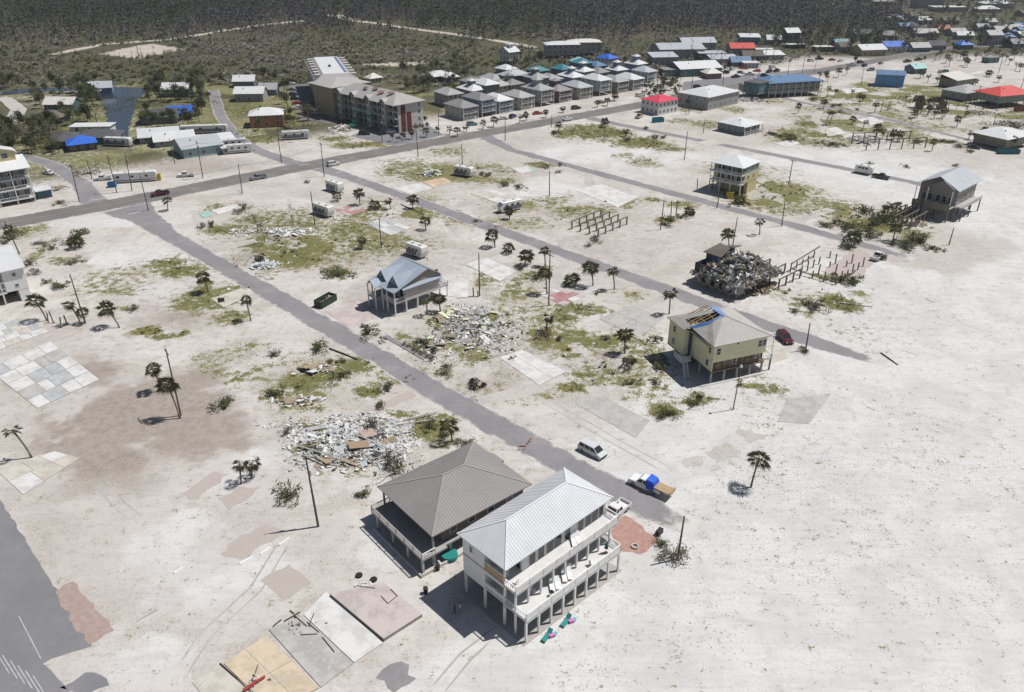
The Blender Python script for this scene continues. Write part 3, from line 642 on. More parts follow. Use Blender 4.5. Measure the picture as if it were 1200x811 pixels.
# ================================================================ blue-grey gabled house
BLUE_R = mat('pale_blue_roof', (.30,.345,.41), .65, .1, .35, spec=.2)
def blue_house():
    b = Bld('gabled_house', 'pale blue gabled house on posts with dormers, siding stripped to its wrap', (-26.5, 163.6), 43.0)
    F, EV, RZ = 3.1, 5.9, 9.3; XR = 9.4; X1 = 13.2; Wd = 9.4
    BW = siding('pale_blue_siding', (.40,.43,.47)); WRAP = mat('torn_wrap_boards', (.58,.52,.51), .8, .28, .55, .1, streak=6, rand=.18)
    mb = MB(); mb.bx(3.0, X1, .1, Wd-.1, F-.25, EV); b.part('wall', mb, BW)
    # stripped boards on the side wall, each strip proud of the next
    for i in range(9):
        z = F-.2+i*.33
        o = b.box('board', 2.6+(i % 3)*.25, X1-.05-((i*7) % 4)*.35, .02+.012*(i % 2), .1, z, z+.29, WRAP)
    b.part('deck', MB().bx(0, 3.0, .1, Wd-.1, F-.28, F-.02), GREYW)
    # main roof: long front slope, short back slope
    zf = EV+.05; front = [(-.4, Wd+.4, zf), (-.4, -.4, zf), (XR, -.4, RZ), (XR, Wd+.4, RZ)]; back = [(X1+.4, -.4, RZ-(X1+.4-XR)*.62), (X1+.4, Wd+.4, RZ-(X1+.4-XR)*.62), (XR, Wd+.4, RZ), (XR, -.4, RZ)]
    roof(b, [front, back], BLUE_R, .14, (.6, .05, .04), BLUE_R, BLUE_R)
    for y in (.15, Wd-.15):
        zb = RZ-(X1-XR)*.62
        b.part('gable_wall', MB().add([(3.0,y-.08,EV-.02),(X1,y-.08,EV-.02),(X1,y-.08,zb-.15),(XR,y-.08,RZ-.16),(3.0,y-.08,EV+1.05)]+[(3.0,y+.08,EV-.02),(X1,y+.08,EV-.02),(X1,y+.08,zb-.15),(XR,y+.08,RZ-.16),(3.0,y+.08,EV+1.05)],
              [(0,1,2,3,4),(9,8,7,6,5),(0,5,6,1),(1,6,7,2),(2,7,8,3),(3,8,9,4),(4,9,5,0)]), mat('gable_tan', (.33,.28,.23)))
    # pent roof over the side wall
    b.part('pent_roof', MB().slab([(2.0,-.55,EV+.1),(X1+.1,-.55,EV+.1),(X1+.1,.1,EV+.75),(2.0,.1,EV+.75)], .12), BLUE_R)
    # dormers on the front slope
    for y in (2.2, 6.9):
        w = 3.8; x0 = 1.7; zt = EV+3.1; x1 = 8.9; zb = EV+.55
        e = thing_part = MB()
        e.add([(x0,y-w/2,zb),(x0,y+w/2,zb),(x0,y,zt-.15)]+[(x0+.15,y-w/2,zb),(x0+.15,y+w/2,zb),(x0+.15,y,zt-.15)], [(1,0,2),(3,4,5),(0,1,4,3),(1,2,5,4),(2,0,3,5)])
        d = b.part('dormer', e, BW)
        r_ = MB(); r_.slab([(x0-.35,y-w/2-.3,zb-.15),(4.4,y-w/2-.3,zb-.1),(x1,y,zt),(x0-.35,y,zt)], .12); r_.slab([(4.4,y+w/2+.3,zb-.1),(x0-.35,y+w/2+.3,zb-.15),(x0-.35,y,zt),(x1,y,zt)], .12)
        b.part('dormer_roof', r_, BLUE_R, d)
        wd = window(b, 'x0', x0, y, zb+.5, .7, 1.0); wd.parent = d
    # small porch gable at the front
    e = MB(); y, w = 7.2, 3.4; e.slab([(-1.6,y-w/2,EV-.1),(.8,y-w/2,EV-.1),(2.4,y,EV+1.3),(-1.6,y,EV+1.3)], .12); e.slab([(.8,y+w/2,EV-.1),(-1.6,y+w/2,EV-.1),(-1.6,y,EV+1.3),(2.4,y,EV+1.3)], .12); b.part('porch_roof', e, BLUE_R)
    b.part('porch_deck', MB().bx(-1.5, 0, y-w/2+.2, y+w/2-.2, F-.28, F-.02), GREYW)
    for yy in (y-w/2+.2, y+w/2-.2): post(b, -1.4, yy, 0, EV-.25, TRIM, .22)
    for x, yy in ((.1,.2),(.1,3.2),(.1,5.0),(.1,9.2)): post(b, x, yy, 0, EV-.12, TRIM, .24)
    for x in (3.2, 6.4, 9.8, 13.0):
        for yy in (.2, 4.7, 9.2): post(b, x, yy, 0, F-.26, TRIM, .3)
    rail(b, (.1,.2), (.1,5.4), F-.02, TRIM, 1.0, .2); rail(b, (-1.4,y-w/2+.2), (-1.4,y+w/2-.2), F-.02, TRIM, 1.0, .2); rail(b, (.1,.15), (3.0,.15), F-.02, TRIM, 1.0, .2)
    for u in (1.5, 4.4, 7.2): window(b, 'x0', 3.0, u, F+.4, 1.2, 1.9, True)
    window(b, 'y0', .07, 12.1, EV+1.15, .9, 1.1, True)
    b.part('slab', MB().bx(-.5, X1+.3, -.2, Wd+.2, 0, .08), CONC)
    b.part('stair', MB().beam((.6,-.1,.1), (.6,-.1,.2), .1, .1).bx(4, 6.5, 3, 5, .08, F-.28), GREYW)
    b.part('side_balcony', MB().bx(X1, X1+2.6, .5, 5.5, F-.28, F-.02), GREYW)
    rail(b, (X1+2.55,.55), (X1+2.55,5.4), F-.02, TRIM, 1.0, .2); rail(b, (X1,.55), (X1+2.55,.55), F-.02, TRIM, 1.0, .2)
    for yy in (.7, 5.3): post(b, X1+2.4, yy, 0, F-.28, TRIM, .24)
blue_house()

# ================================================================ yellow house with a torn-open roof
TARP = mat('blue_tarp', (.06,.16,.42), .5, .3, .8, .4)
YELW = siding('yellow_siding', (.66,.63,.42), .1); GRSH = mat('grey_shingle', (.40,.385,.365), .85, .1, .6, .3)
def yellow_house():
    b = Bld('yellow_house', 'yellow house on posts with a hole torn in its roof and blue tarp', (38.6, 133.6), 21.0)
    F, EV, RH = 2.9, 8.5, 2.6; X1, Y1 = 12.2, 13.6
    # walls: the front ground-floor strip is missing, so the wall starts higher there
    mb = MB(); mb.bx(0, X1, .0, 7.6, F+1.75, EV); mb.bx(0.2, X1, .75, 7.6, F-.2, F+1.75); b.part('wall', mb, YELW)
    b.part('wing_wall', MB().bx(-1.6, 8, 7.9, Y1, F-.2, EV), YELW)
    b.part('bare_wall', MB().bx(.15, X1-.05, .55, .75, F-.2, F+1.72), INNER)
    mb = MB()
    for i in range(9): mb.bx(.3+i*1.4, .42+i*1.4, .46, .55, F-.05, F+1.72)
    mb.bx(.2, X1, .3, .55, F-.04, F+.04); b.part('stud', mb, PLY)
    for x, z in ((1.8,F+.1),(4.1,F+.3),(8.7,F+.05),(10.3,F+.25)): b.part('insulation', MB().cbx(x, .5, z+.5, 1.5, .06, 1.0, 0, .05, .1), mat('insulation', (.20,.135,.10), .9, .4, 2))
    b.part('corner_wall', MB().bx(-.02, .18, .02, 7.6, F-.2, F+1.75), YELW)
    b.part('floor_beam', MB().bx(-.05, X1+.05, -.02, .35, F-.5, F-.21).bx(-.05, X1+.05, .35, 7.6, F-.45, F-.205).bx(-1.6, 8, 7.9, Y1, F-.45, F-.205), WOOD)
    # stair recess between wing and house, dark blue cladding
    b.part('stair_shaft', MB().bx(-.4, 2.0, 7.6, 7.9, .6, EV), mat('dark_blue_panel', (.05,.075,.12), .7))
    # roof: hipped, with the wing side torn open
    ov = .5; z = EV+.05; A, B_, C, D = (-ov,-ov,z), (X1+ov,-ov,z), (X1+ov,Y1+ov,z), (-1.6-ov,Y1+ov,z); xm = X1/2-.3
    r0 = (xm, 6.2, z+RH); r1 = (xm, Y1-5.6, z+RH)
    H = [(-.6,7.4,z+.62), (2.6,5.2,z+RH*.72), (5.2,6.1,z+RH*.97), (xm,9.6,z+RH*.98), (3.6,11.6,z+1.55), (-.2,10.4,z+.72)]
    D2 = (-1.6-ov, 7.7, z-.0)
    polys = [[A,B_,r0], [B_,C,r1,r0], [C,D,r1]]
    roof(b, polys, GRSH, .16, (.8, .03, .02), GRSH, GRSH)
    b.part('torn_roof', MB().slab([A, r0, H[2], H[1], H[0], (-ov,7.4,z)], .16).slab([D2, H[0], H[5], H[4], r1, D][::-1][::-1], .16), mat('torn_shingle', (.30,.29,.275), .9, .2, .8))
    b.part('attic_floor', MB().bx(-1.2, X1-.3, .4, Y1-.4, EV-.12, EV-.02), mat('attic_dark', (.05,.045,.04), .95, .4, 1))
    mb = MB(); m2 = PLY
    for i in range(7):
        y = 6.6+i*.85; o = b.part('rafter', MB().beam((-.3-.15*i*.3, y, z+.45), (xm-.1, y+.15*(i % 3), z+RH*.92), .09, .2), m2)
    for i in range(3): b.part('joist', MB().beam((.8+i*1.6, 6.2, z+.5+.65*i), (.8+i*1.6+.2, 12.2, z+.55+.6*i), .08, .16), m2)
    rr = random.Random(3); mb = MB()
    for i in range(40): mb.cbx(rr.uniform(-.2,5), rr.uniform(6.8,11.8), EV+.1+rr.random()*.6, rr.uniform(.5,1.6), rr.uniform(.1,.5), .05, rr.random()*3, rr.random()*.5, rr.random()*.5)
    b.part('roof_debris', mb, PLY)['kind'] = 'stuff'
    b.part('tarp', MB().slab([(-.7,7.0,z+.52),(-.7,7.75,z+.60),(3.0,5.9,z+RH*.72+.12),(5.6,6.6,z+RH+.1),(5.6,5.7,z+RH*.95),(2.8,4.9,z+RH*.62+.12)], .04), TARP)
    b.part('tarp', MB().slab([(5.3,5.9,z+RH+.03),(6.6,5.9,z+RH*.92),(6.9,9.8,z+RH*.93),(5.8,10.4,z+RH+.06),(5.3,9.5,z+RH+.02)], .05), mat('faded_tarp', (.16,.27,.50), .55, .3, 1))
    b.part('hanging_tarp', MB().bx(-.72, -.62, 7.1, 7.6, F+1.0, z+.5), mat('dark_blue_panel', (.05,.075,.12)))
    # posts and slab
    for x in (.2, 3.2, 6.2, 9.2, 12.0):
        for y in (.2, 4.2, 8.2, 12.8): post(b, x, y, 0, F-.5 if y < 1 else F-.46, GREYW, .32)
    b.part('slab', MB().bx(-2.2, X1+.3, -.5, Y1+.3, 0, .12), CONC)
    for u in (1.1, 5.4, 10.6): window(b, 'y0', -.0 if u != 5.4 else .44, u, F+3.4 if u != 5.4 else F+.4, .8, 1.3, True)
    window(b, 'y0', 0, 11.6, F+3.4, .8, 1.3, True); window(b, 'y0', .44, 10.8, F+.6, .8, 1.2, True)
    for u in (1.2, ): window(b, 'x0', 0, u, F+3.4, .8, 1.2, True); window(b, 'x0', -.03, u+.4, F+.5, .8, 1.2, True)
    for z_ in (F+.6, F+3.4): window(b, 'x0', -1.6, 11.5, z_, .8, 1.2, True)
    b.part('vent', MB().bx(5.2, 5.5, -.1, 0, F+4.9, F+5.2), DARKW)
    # stair landing on the left, balcony frame on the right
    b.part('landing', MB().bx(-3.2, -1.0, 5.6, 8.4, F-.5, F-.3), TRIM); rail(b, (-3.15,5.65), (-3.15,8.35), F-.3, TRIM, 1.0, .2); rail(b, (-3.15,5.65), (-1.2,5.65), F-.3, TRIM, 1.0, .2)
    mb = MB(); mb.beam((-2.9,5.5,F-.4), (-3.8,3.2,.2), .1, .25).beam((-1.9,5.5,F-.4), (-2.8,3.2,.2), .1, .25)
    for i in range(9): mb.cbx(-2.45-.1*i, 5.4-.25*i, F-.5-.27*i, 1.0, .28, .05, .38)
    b.part('stair', mb, TRIM)
    b.part('balcony', MB().bx(X1, X1+2.2, .3, 6, F-.3, F-.1), TRIM); rail(b, (X1+2.1,.35), (X1+2.1,5.9), F-.1, TRIM, 1.0, .2); rail(b, (X1,.35), (X1+2.1,.35), F-.1, TRIM, 1.0, .2)
    for y in (.5, 5.8): post(b, X1+2.05, y, 0, F-.3, WOOD, .25); post(b, X1+2.05, y, F-.1, EV-.3, TRIM, .16)
    b.part('balcony_beam', MB().bx(X1, X1+2.2, .4, .6, EV-.3, EV-.1).bx(X1, X1+2.2, .4, .5, F+2.6, F+2.8), TRIM)
yellow_house()
# ================================================================ generic houses
RM = dict(white=mat('roof_white', (.56,.565,.57), .6, .08, .3, spec=.2), silver=mat('roof_silver', (.38,.40,.43), .55, .1, .3, spec=.25), grey=mat('roof_grey', (.23,.225,.23), .7, .12, .5),
 dark=mat('roof_dark', (.085,.085,.09), .8, .2, .5), brown=mat('roof_brown', (.13,.115,.10), .85, .15, .5), teal=mat('roof_teal', (.05,.19,.23), .5, .12, .4), aqua=mat('roof_aqua', (.27,.47,.45), .5, .1, .4),
 red=mat('roof_red', (.52,.07,.06), .5, .1, .4), pink=mat('roof_crimson', (.55,.05,.10), .5, .1, .4), blue=mat('roof_blue_tarp', (.03,.12,.50), .5, .25, .6), slate=mat('roof_blue_slate', (.09,.17,.30), .6, .15, .5), cream=mat('roof_cream', (.55,.53,.49), .6, .1, .4), mid=mat('roof_mid_grey', (.33,.33,.335), .6, .1, .4))
WM = dict(grey=siding('wall_grey', (.30,.30,.295)), blue=siding('wall_blue', (.16,.23,.33)), teal=siding('wall_teal', (.07,.14,.16)), tan=siding('wall_tan', (.42,.32,.21)), white=siding('wall_white', (.62,.61,.60)), beige=siding('wall_beige', (.42,.38,.31)),
 red=siding('wall_dark_red', (.16,.06,.055)), green=siding('wall_grey_green', (.24,.30,.26)), aqua=siding('wall_aqua', (.30,.42,.43)), dark=siding('wall_dark', (.07,.07,.07)), orange=siding('wall_orange', (.42,.21,.10)), yellow=siding('wall_yellow', (.55,.48,.27)), sky=siding('wall_bright_blue', (.10,.27,.52)), olive=siding('wall_olive', (.20,.19,.13)), slate=siding('wall_slate', (.14,.17,.19)))
def ghouse(label, at, L_, W_, rot, z0=0.0, n=1, fh=2.9, rt='hip', rh=2.2, rc='white', wc='grey', name='house', group=None, ov=.55, nw=(3, 2), porch=0, cat='house', cup=None, world=False, axis='x', posts=True, wh=1.25, win=True):
    x, y = at if world else G(*at)
    b = Bld(name, label, (x, y), rot, cat, group)
    x0, x1, y0, y1 = -L_/2, L_/2, -W_/2, W_/2; EV = z0+n*fh; wm_, rm_ = WM[wc], RM[rc]
    b.box('wall', x0, x1, y0, y1, z0 if z0 else -.0, EV, wm_)
    if z0:
        b.box('floor', x0-.1, x1+.1, y0-.1, y1+.1, z0-.3, z0-.005, GREYW)
        k = max(1, round(L_/4.5))
        for i in range(k+1):
            for yy in (y0+.25, y1-.25): post(b, x0+.25+(L_-.5)*i/k, yy, 0, z0-.3, WOOD, .3)
    if rt == 'hip': roof(b, hip(x0, x1, y0, y1, EV, rh, ov), rm_)
    elif rt == 'gable':
        roof(b, gable(x0, x1, y0, y1, EV, rh, ov, axis), rm_)
        gend(b, x0+(.1 if axis == 'x' else 0), x1-(.1 if axis == 'x' else 0), y0+(0 if axis == 'x' else .1), y1-(0 if axis == 'x' else .1), EV-.02, rh-.15, wm_, axis)
    elif rt == 'flat': b.part('roof', MB().bx(x0-ov, x1+ov, y0-ov, y1+ov, EV, EV+.3), rm_)
    elif rt == 'shed': b.part('roof', MB().slab([(x0-ov,y0-ov,EV),(x1+ov,y0-ov,EV),(x1+ov,y1+ov,EV+rh),(x0-ov,y1+ov,EV+rh)], .2), rm_); b.box('upper_wall', x0, x1, y1-.2, y1-.02, EV, EV+rh*.9, wm_)
    if cup:
        s = cup*.5; zc = EV+rh*.45
        b.box('cupola', -s, s, -s, s, zc, EV+rh+1.5, wm_)
        c = Bld.__new__(Bld); c.e = b.e; roof(c, hip(-s, s, -s, s, EV+rh+1.5, 1.1, .5), rm_).name = 'cupola_roof'
    if rt in ('hip', 'gable') and n < 3 and W_ > 7:
        vx, vy = (L_*.18, -W_*.22) if int(L_*10) % 2 else (-L_*.2, -W_*.18); vz = EV+rh*(1-abs(vy)/(W_/2+ov))
        if abs(vx) < L_/2-W_*.3 or rt == 'gable': b.part('roof_vent', MB().bx(vx-.18, vx+.18, vy-.18, vy+.18, vz-.3, vz+.55), GREYW)
    if win:
        for f in range(n):
            z = z0+f*fh+.95
            for i in range(nw[0]):
                window(b, 'y0', y0, x0+L_*(i+.5)/nw[0], z, 1.1, wh); 
            for i in range(nw[1]): window(b, 'x0', x0, y0+W_*(i+.5)/nw[1], z, 1.0, wh)
    if porch:
        for f in range(n):
            z = z0+f*fh
            b.box('deck', x0+.1, x1-.1, y0-porch, y0-.11, z-.28 if z else 0, z-.02 if z else .12, GREYW)
            rail(b, (x0+.15,y0-porch+.1), (x1-.15,y0-porch+.1), z if z else .12, TRIM, 1.0, .5)
        k = max(2, round(L_/3.5))
        for i in range(k): post(b, x0+.2+(L_-.4)*i/(k-1), y0-porch+.1, 0, EV-.1, TRIM, .2)
        b.part('porch_roof', MB().slab([(x0-.3,y0-porch-.3,EV-.1),(x1+.3,y0-porch-.3,EV-.1),(x1+.3,y0-ov+.05,EV+.25),(x0-.3,y0-ov+.05,EV+.25)], .12), rm_)
    return b

# ---- houses standing on the open lots
b = Bld('balcony_house', 'yellow and green house on piles with glazed double balconies and pale roof', (74.2, 252.2), 48)
b.box('wall', 2.4, 11.4, .0, 11.4, 4.0, 6.85, WM['yellow']); b.box('upper_wall', 2.4, 11.4, 0, 11.4, 6.85, 9.6, WM['green'])
b.box('ground_wall', 5.0, 11.4, .1, 11.3, 0, 4.0, WM['yellow'])
b.box('trim_band', 2.38, 11.45, -.06, -.0, 6.75, 6.95, TRIM)
for z in (4.0, 6.95):
    b.box('balcony', 0, 2.4, 0, 11.4, z-.3, z-.02, TRIM); rail(b, (.05,.05), (.05,11.3), z, TRIM, 1.0, .25); rail(b, (.05,.05), (2.3,.05), z, TRIM, 1.0, .25)
    for u in (1.6, 5.0, 8.6): window(b, 'x0', 2.4, u, z+.2, 2.4, 2.1)
    for u in (4.6, 8.4): window(b, 'y0', 0, u, z+1.0, 1.0, 1.2)
for y in (.1, 3.8, 7.6, 11.3):
    post(b, .1, y, 0, 3.7, TRIM, .28)
    for z in (4.0, 6.95): post(b, .1, y, z, z+2.65, TRIM, .18)
    post(b, 2.6, y, 0, 3.98, WOOD, .3)
roof(b, hip(0, 11.4, 0, 11.4, 9.65, 2.3, .5), RM['white'])
b.box('door', 4.95, 5.0, 1.0, 2.2, 0, 2.2, DARKW)

ghouse('low grey pavilion with a white hip roof beside the outer street', (865,153), 13, 12, 40, .5, 1, 3.2, 'hip', 2.0, 'white', 'slate', porch=1.6, nw=(4,4))
ghouse('long grey two-storey house with a broad white hip roof by the main road', (829,122), 25, 18, 42, .3, 2, 2.9, 'hip', 2.6, 'white', 'grey', nw=(6,4))
ghouse('white two-storey house with a crimson hip roof by the main road', (772,131), 13, 11, 38, 0, 2, 3.0, 'hip', 2.0, 'pink', 'white', nw=(5,4))
ghouse('bright blue two-storey metal house on the open lots', (1041,100), 13.5, 10, -18, 0, 2, 3.2, 'gable', 1.6, 'slate', 'sky', nw=(2,1))
ghouse('grey house with a sagging slate-grey roof', (1128,115), 17, 13, 30, 1.0, 1, 3.2, 'hip', 2.6, 'mid', 'grey', nw=(4,3))
ghouse('battered brown house with a white roof corner behind the sagging grey house', (1120,101), 16, 10, 30, 1.0, 1, 3.4, 'shed', 2.2, 'cream', 'olive')
ghouse('green-grey house on stilts under a bright red hip roof', (1173,122), 21, 14, 20, 2.6, 1, 3.2, 'hip', 3.0, 'red', 'green', nw=(6,4), ov=1.2)
ghouse('olive house with a large white hip roof near the beach, palms around it', (1172,170), 17, 13, 30, 1.6, 1, 3.2, 'hip', 2.2, 'white', 'olive', nw=(5,3), ov=1.2)
ghouse('dark green boxy house on tall stilts by the main road', (886,114), 11, 9, 40, 3.0, 1, 4.6, 'flat', .3, 'dark', 'teal', nw=(2,2), ov=.2)
w = ghouse('long wrecked grey building with a blue tarped roof by the main road', (920,110), 31, 13, 16, 2.4, 2, 2.5, 'hip', 2.2, 'slate', 'grey', nw=(9,3), ov=.6, porch=2.0)
ghouse('roof-less grey wreck joined to the blue-tarped building', (884,112), 14, 9, 16, 2.4, 1, 3.0, 'flat', .3, 'brown', 'grey', nw=(4,2))
ghouse('small teal cottage near the bright blue house', (1072,85), 9, 8, 20, 0, 1, 3.2, 'gable', 2.0, 'aqua', 'teal', nw=(2,1))
ghouse('small green shed standing in the open lots beside the main road', (1160,73), 9, 5, 20, 0, 1, 3, 'flat', .2, 'grey', 'teal', nw=(2,1), cat='shed', name='shed')
ghouse('white hip-roofed kiosk in front of the hotel', (478,149), 8, 6, 40, 0, 1, 2.8, 'hip', 1.3, 'white', 'beige', nw=(2,1), ov=1.0, cat='kiosk', name='kiosk')

# ---- the storm-battered house on tall piles at the beach end
b = Bld('pile_house', 'grey gabled house on tall piles at the beach end with a pale metal roof', (131.0, 228.5), 43)
GW = siding('taupe_siding', (.25,.225,.205)); X1, Y1, F, EV = 17, 11, 4.2, 9.6
b.box('wall', 2.2, X1, 0, Y1, F, EV, GW); b.box('lower_band', 2.17, 2.2, .3, Y1-.3, F+.3, F+2.6, WM['grey'])
b.box('deck', -1.8, 2.2, 0, Y1, F-.3, F-.02, GREYW); b.box('deck_skirt', -1.9, -1.8, 0, Y1, F-.9, F+.9, WM['olive'])
roof(b, gable(2.2, X1, 0, Y1, EV, 2.9, .8, 'x', 1.6), RM['silver'])
gend(b, 2.3, X1-.1, 0, Y1, EV-.02, 2.75, GW)
mb = MB(); mb.slab([(.2,.6,EV-.1),(4.6,.6,EV-.1),(5.4,4.0,EV+2.0),(.2,4.0,EV+2.0)], .14).slab([(4.6,7.4,EV-.1),(.2,7.4,EV-.1),(.2,4.0,EV+2.0),(5.4,4.0,EV+2.0)], .14); b.part('porch_gable', mb, RM['silver'])
b.part('porch_front', MB().add([(1.0,.8,EV-.3),(1.0,7.2,EV-.3),(1.0,4.0,EV+1.8),(1.2,.8,EV-.3),(1.2,7.2,EV-.3),(1.2,4.0,EV+1.8)], [(1,0,2),(3,4,5),(0,1,4,3),(1,2,5,4),(2,0,3,5)]), GW)
b.box('bay_wall', 1.0, 2.18, .8, 7.2, F+2.7, EV-.3, GW)
for u in (1.6, 3.4, 5.2, 7.6, 9.4): window(b, 'x0', 2.17, u, F+.6, 1.1, 1.7)
for f in (0, 2.8):
    for u in (4.5, 8, 11.5, 15): window(b, 'y0', 0, u, F+f+.8, 1.5, 1.5)
for x in (-1.5, 2.4, 7, 12, 16.6):
    for y in (.3, 5.5, 10.7): post(b, x, y, 0, F-.3, WOOD, .35)
for y in (.3, 7.3, 10.7): post(b, -1.4, y, F-.02, EV-.4, TRIM, .2)
rail(b, (2.3,-.1), (2.3,-2.4), F, TRIM, 1, .3); b.box('side_deck', 2.2, X1, -2.5, -.02, F-.3, F-.02, GREYW); rail(b, (2.2,-2.4), (X1,-2.4), F-.02, TRIM, 1, .4)
for x in (2.5, 9, 16.6): post(b, x, -2.3, 0, F-.3, WOOD, .3)

# ---- two houses cut by the left edge of the picture
x, y = G(43, 236)
b = Bld('balcony_block', 'pale blue block of stacked balconies with white frames beside the main road', (x, y), 41)
b.box('wall', -30, 0, 2.2, 13, 1.6, 11.4, WM['grey'])
for k in range(3):
    z = 1.6+k*3.25
    b.box('balcony', -30, .1, 0, 2.2, z-.25, z-.02, TRIM)
    for i in range(6): rail(b, (-29.8+5*i,.1), (-25.0+5*i,.1), z, TRIM, 1.0, .35, 5)
    for i in range(7): post(b, -29.9+4.98*i, .12, z, z+3.0 if k < 2 else 11.2, TRIM, .22)
    for i in range(10): window(b, 'y0', 2.2, -28.5+3*i, z+.2, 1.6, 2.1)
    rail(b, (.05,.1), (.05,2.2), z, TRIM, 1.0, .35)
roof(b, gable(-30, .2, -.2, 13, 11.4, 2.6, .6, 'x', .7), RM['white']); gend(b, -29.9, 0, 0, 13, 11.38, 2.4, WM['grey'])
b.box('penthouse', -9, -1.5, 4, 9, 11.4, 16.0, WM['yellow']); mb = MB(); roof(b, gable(-9, -1.5, 4, 9, 16.0, 1.2, .5, 'y'), RM['white']); gend(b, -9, -1.5, 4.1, 8.9, 15.98, 1.05, WM['yellow'], 'y')
window(b, 'y0', 4, -4.5, 14, 1.8, 1.4)
for i in range(7):
    for yy in (.3, 7, 12.7): post(b, -29.6+4.9*i, yy, 0, 1.35 if yy < 1 else 1.59, CONC, .4)
b.box('shed_roof', .6, 5.6, 1.0, 7, 2.6, 2.8, RM['white']); b.box('shed_wall', 1.0, 5.2, 1.6, 6.6, 0, 2.6, WM['teal'])
x, y = G(38, 350)
b = Bld('white_wall_house', 'white two-storey house with a plain metal roof and open garage below', (x, y), 40)
b.box('wall', -22, -4.6, 2.0, 12, 2.9, 8.2, WHITE_P); b.box('end_wall', -4.6, 0, 0, 12, 2.9, 8.2, WHITE_P); b.box('end_pier', -2.2, -.02, .05, 11.9, 0, 2.88, WHITE_P)
for z in (2.9, 5.6): b.box('balcony', -22, -4.62, 0, 2.0, z-.28, z-.02, TRIM); rail(b, (-21.9,.1), (-4.7,.1), z, TRIM, 1.0, .4)
for i in range(5): post(b, -21.5+4*i, .15, 0, 2.6, TRIM, .3); post(b, -21.5+4*i, .15, 2.9, 5.3, TRIM, .2); post(b, -21.5+4*i, .15, 5.6, 8.0, TRIM, .2)
for z in (2.9, 5.6):
    for u in (-7, -11, -15, -19): window(b, 'y0', 2.0, u, z+.2, 2.2, 2.0, True)
    window(b, 'y0', 0, -2.2, z+.9, .7, .7, True)
b.box('garage_back', -22, -2.3, 6, 6.2, 0, 2.88, DARKW)
b.part('roof', MB().slab([(-22.5,-.6,8.25),(.5,-.6,8.25),(.5,12.5,9.9),(-22.5,12.5,9.9)], .18), RM['white'])

# ---- the wreck with its upper floor collapsed
def scatter_boards(parent, n, box, mats, sizes, seed, name='board', dome=None, flat=.5):
    r = random.Random(seed); x0, x1, y0, y1, z0, z1 = box
    for i in range(n):
        x, y = r.uniform(x0, x1), r.uniform(y0, y1); l, w = r.uniform(*sizes[0]), r.uniform(*sizes[1])
        zt = z1 if not dome else z0+(z1-z0)*max(0, 1-((2*(x-x0)/(x1-x0)-1)**2+(2*(y-y0)/(y1-y0)-1)**2)*.75)
        z = r.uniform(max(z0, zt-1.2), zt) if dome else r.uniform(z0, z1)
        mb = MB().cbx(0, 0, 0, l, w, r.uniform(.04,.12), r.random()*6.28, r.uniform(-flat,flat), r.uniform(-flat,flat))
        mz = min(v[2] for v in mb.v); mb.obj(name, r.choice(mats), parent, (x, y, max(z, .01-mz)))
def rubble(parent, n, box, m, smin, smax, seed, dome=True, ell=True, name='rubble', flat=.6, base=0.0):
    r = random.Random(seed); x0, x1, y0, y1, z0, z1 = box; mb = MB(); k = 0
    cl = [(r.gauss(0,.42), r.gauss(0,.42), r.uniform(.1,.34)) for _ in range(13)]
    while k < n:
        u, v = r.uniform(-1,1), r.uniform(-1,1)
        if ell:
            c_ = r.choice(cl); u, v = c_[0]+r.gauss(0,c_[2]), c_[1]+r.gauss(0,c_[2])
            if u*u+v*v > 1.5: continue
        k += 1; x = x0+(u+1)/2*(x1-x0); y = y0+(v+1)/2*(y1-y0); d = 1-(u*u+v*v)*.8 if dome else 1
        z = z0+(z1-z0)*max(.02, d)*r.random()**.6
        l = r.uniform(smin, smax); w = l*r.uniform(.12,.8)
        if r.random() < .35: l *= 1.5; w = r.uniform(.06,.16)
        mb.cbx(x, y, z+.05, l, w, r.uniform(.03,.12), r.random()*6.28, r.uniform(-flat,flat), r.uniform(-flat,flat))
    o = mb.obj(name, m, parent); o['kind'] = 'stuff'; return o
DEB = [mat('debris_white', (.60,.60,.59), .8, .15, 1.5), mat('debris_grey', (.32,.32,.315), .85, .25, 1.5), mat('debris_wood', (.30,.24,.17), .85, .3, 1.5), mat('debris_dark', (.08,.075,.07), .9, .4, 1.5), mat('debris_blue', (.46,.50,.52), .8, .15, 1.5), mat('debris_green', (.58,.62,.42), .8, .15, 1.5), mat('debris_pink', (.38,.30,.25), .8, .2, 1.5)]
b = Bld('collapsed_house', 'collapsed house heaped with splintered roof timbers on a block ground floor', (53.6, 173.0), 40)
BLK = siding('dirty_block', (.33,.31,.28)); CH = siding('charcoal_wall', (.06,.065,.06))
mb = MB()
for i in range(5): mb.bx(0, .25, .2+2.6*i, 1.5+2.6*i, 0, 2.3)
mb.bx(0, .25, 0, 13, 2.3, 2.6).bx(0, .25, 0, 13, 0, .9); b.part('ground_wall', mb, BLK); b.box('inner_wall', 2.5, 12, 2, 13, 0, 2.55, DARKW)
b.box('floor', -.3, 14, -.2, 13.3, 2.6, 2.9, WOOD)
mb = MB(); mb.bx(0, .2, 4.6, 6.2, 2.9, 5.4).bx(0, .2, 8.2, 9.2, 2.9, 5.4).bx(0, .2, 11.6, 13, 2.9, 5.4).bx(0, .2, 6.2, 13, 2.9, 3.7).bx(0, .2, 6.2, 13, 5.0, 5.4).bx(0, 9, 12.8, 13, 2.9, 5.4); b.part('upper_wall', mb, CH)
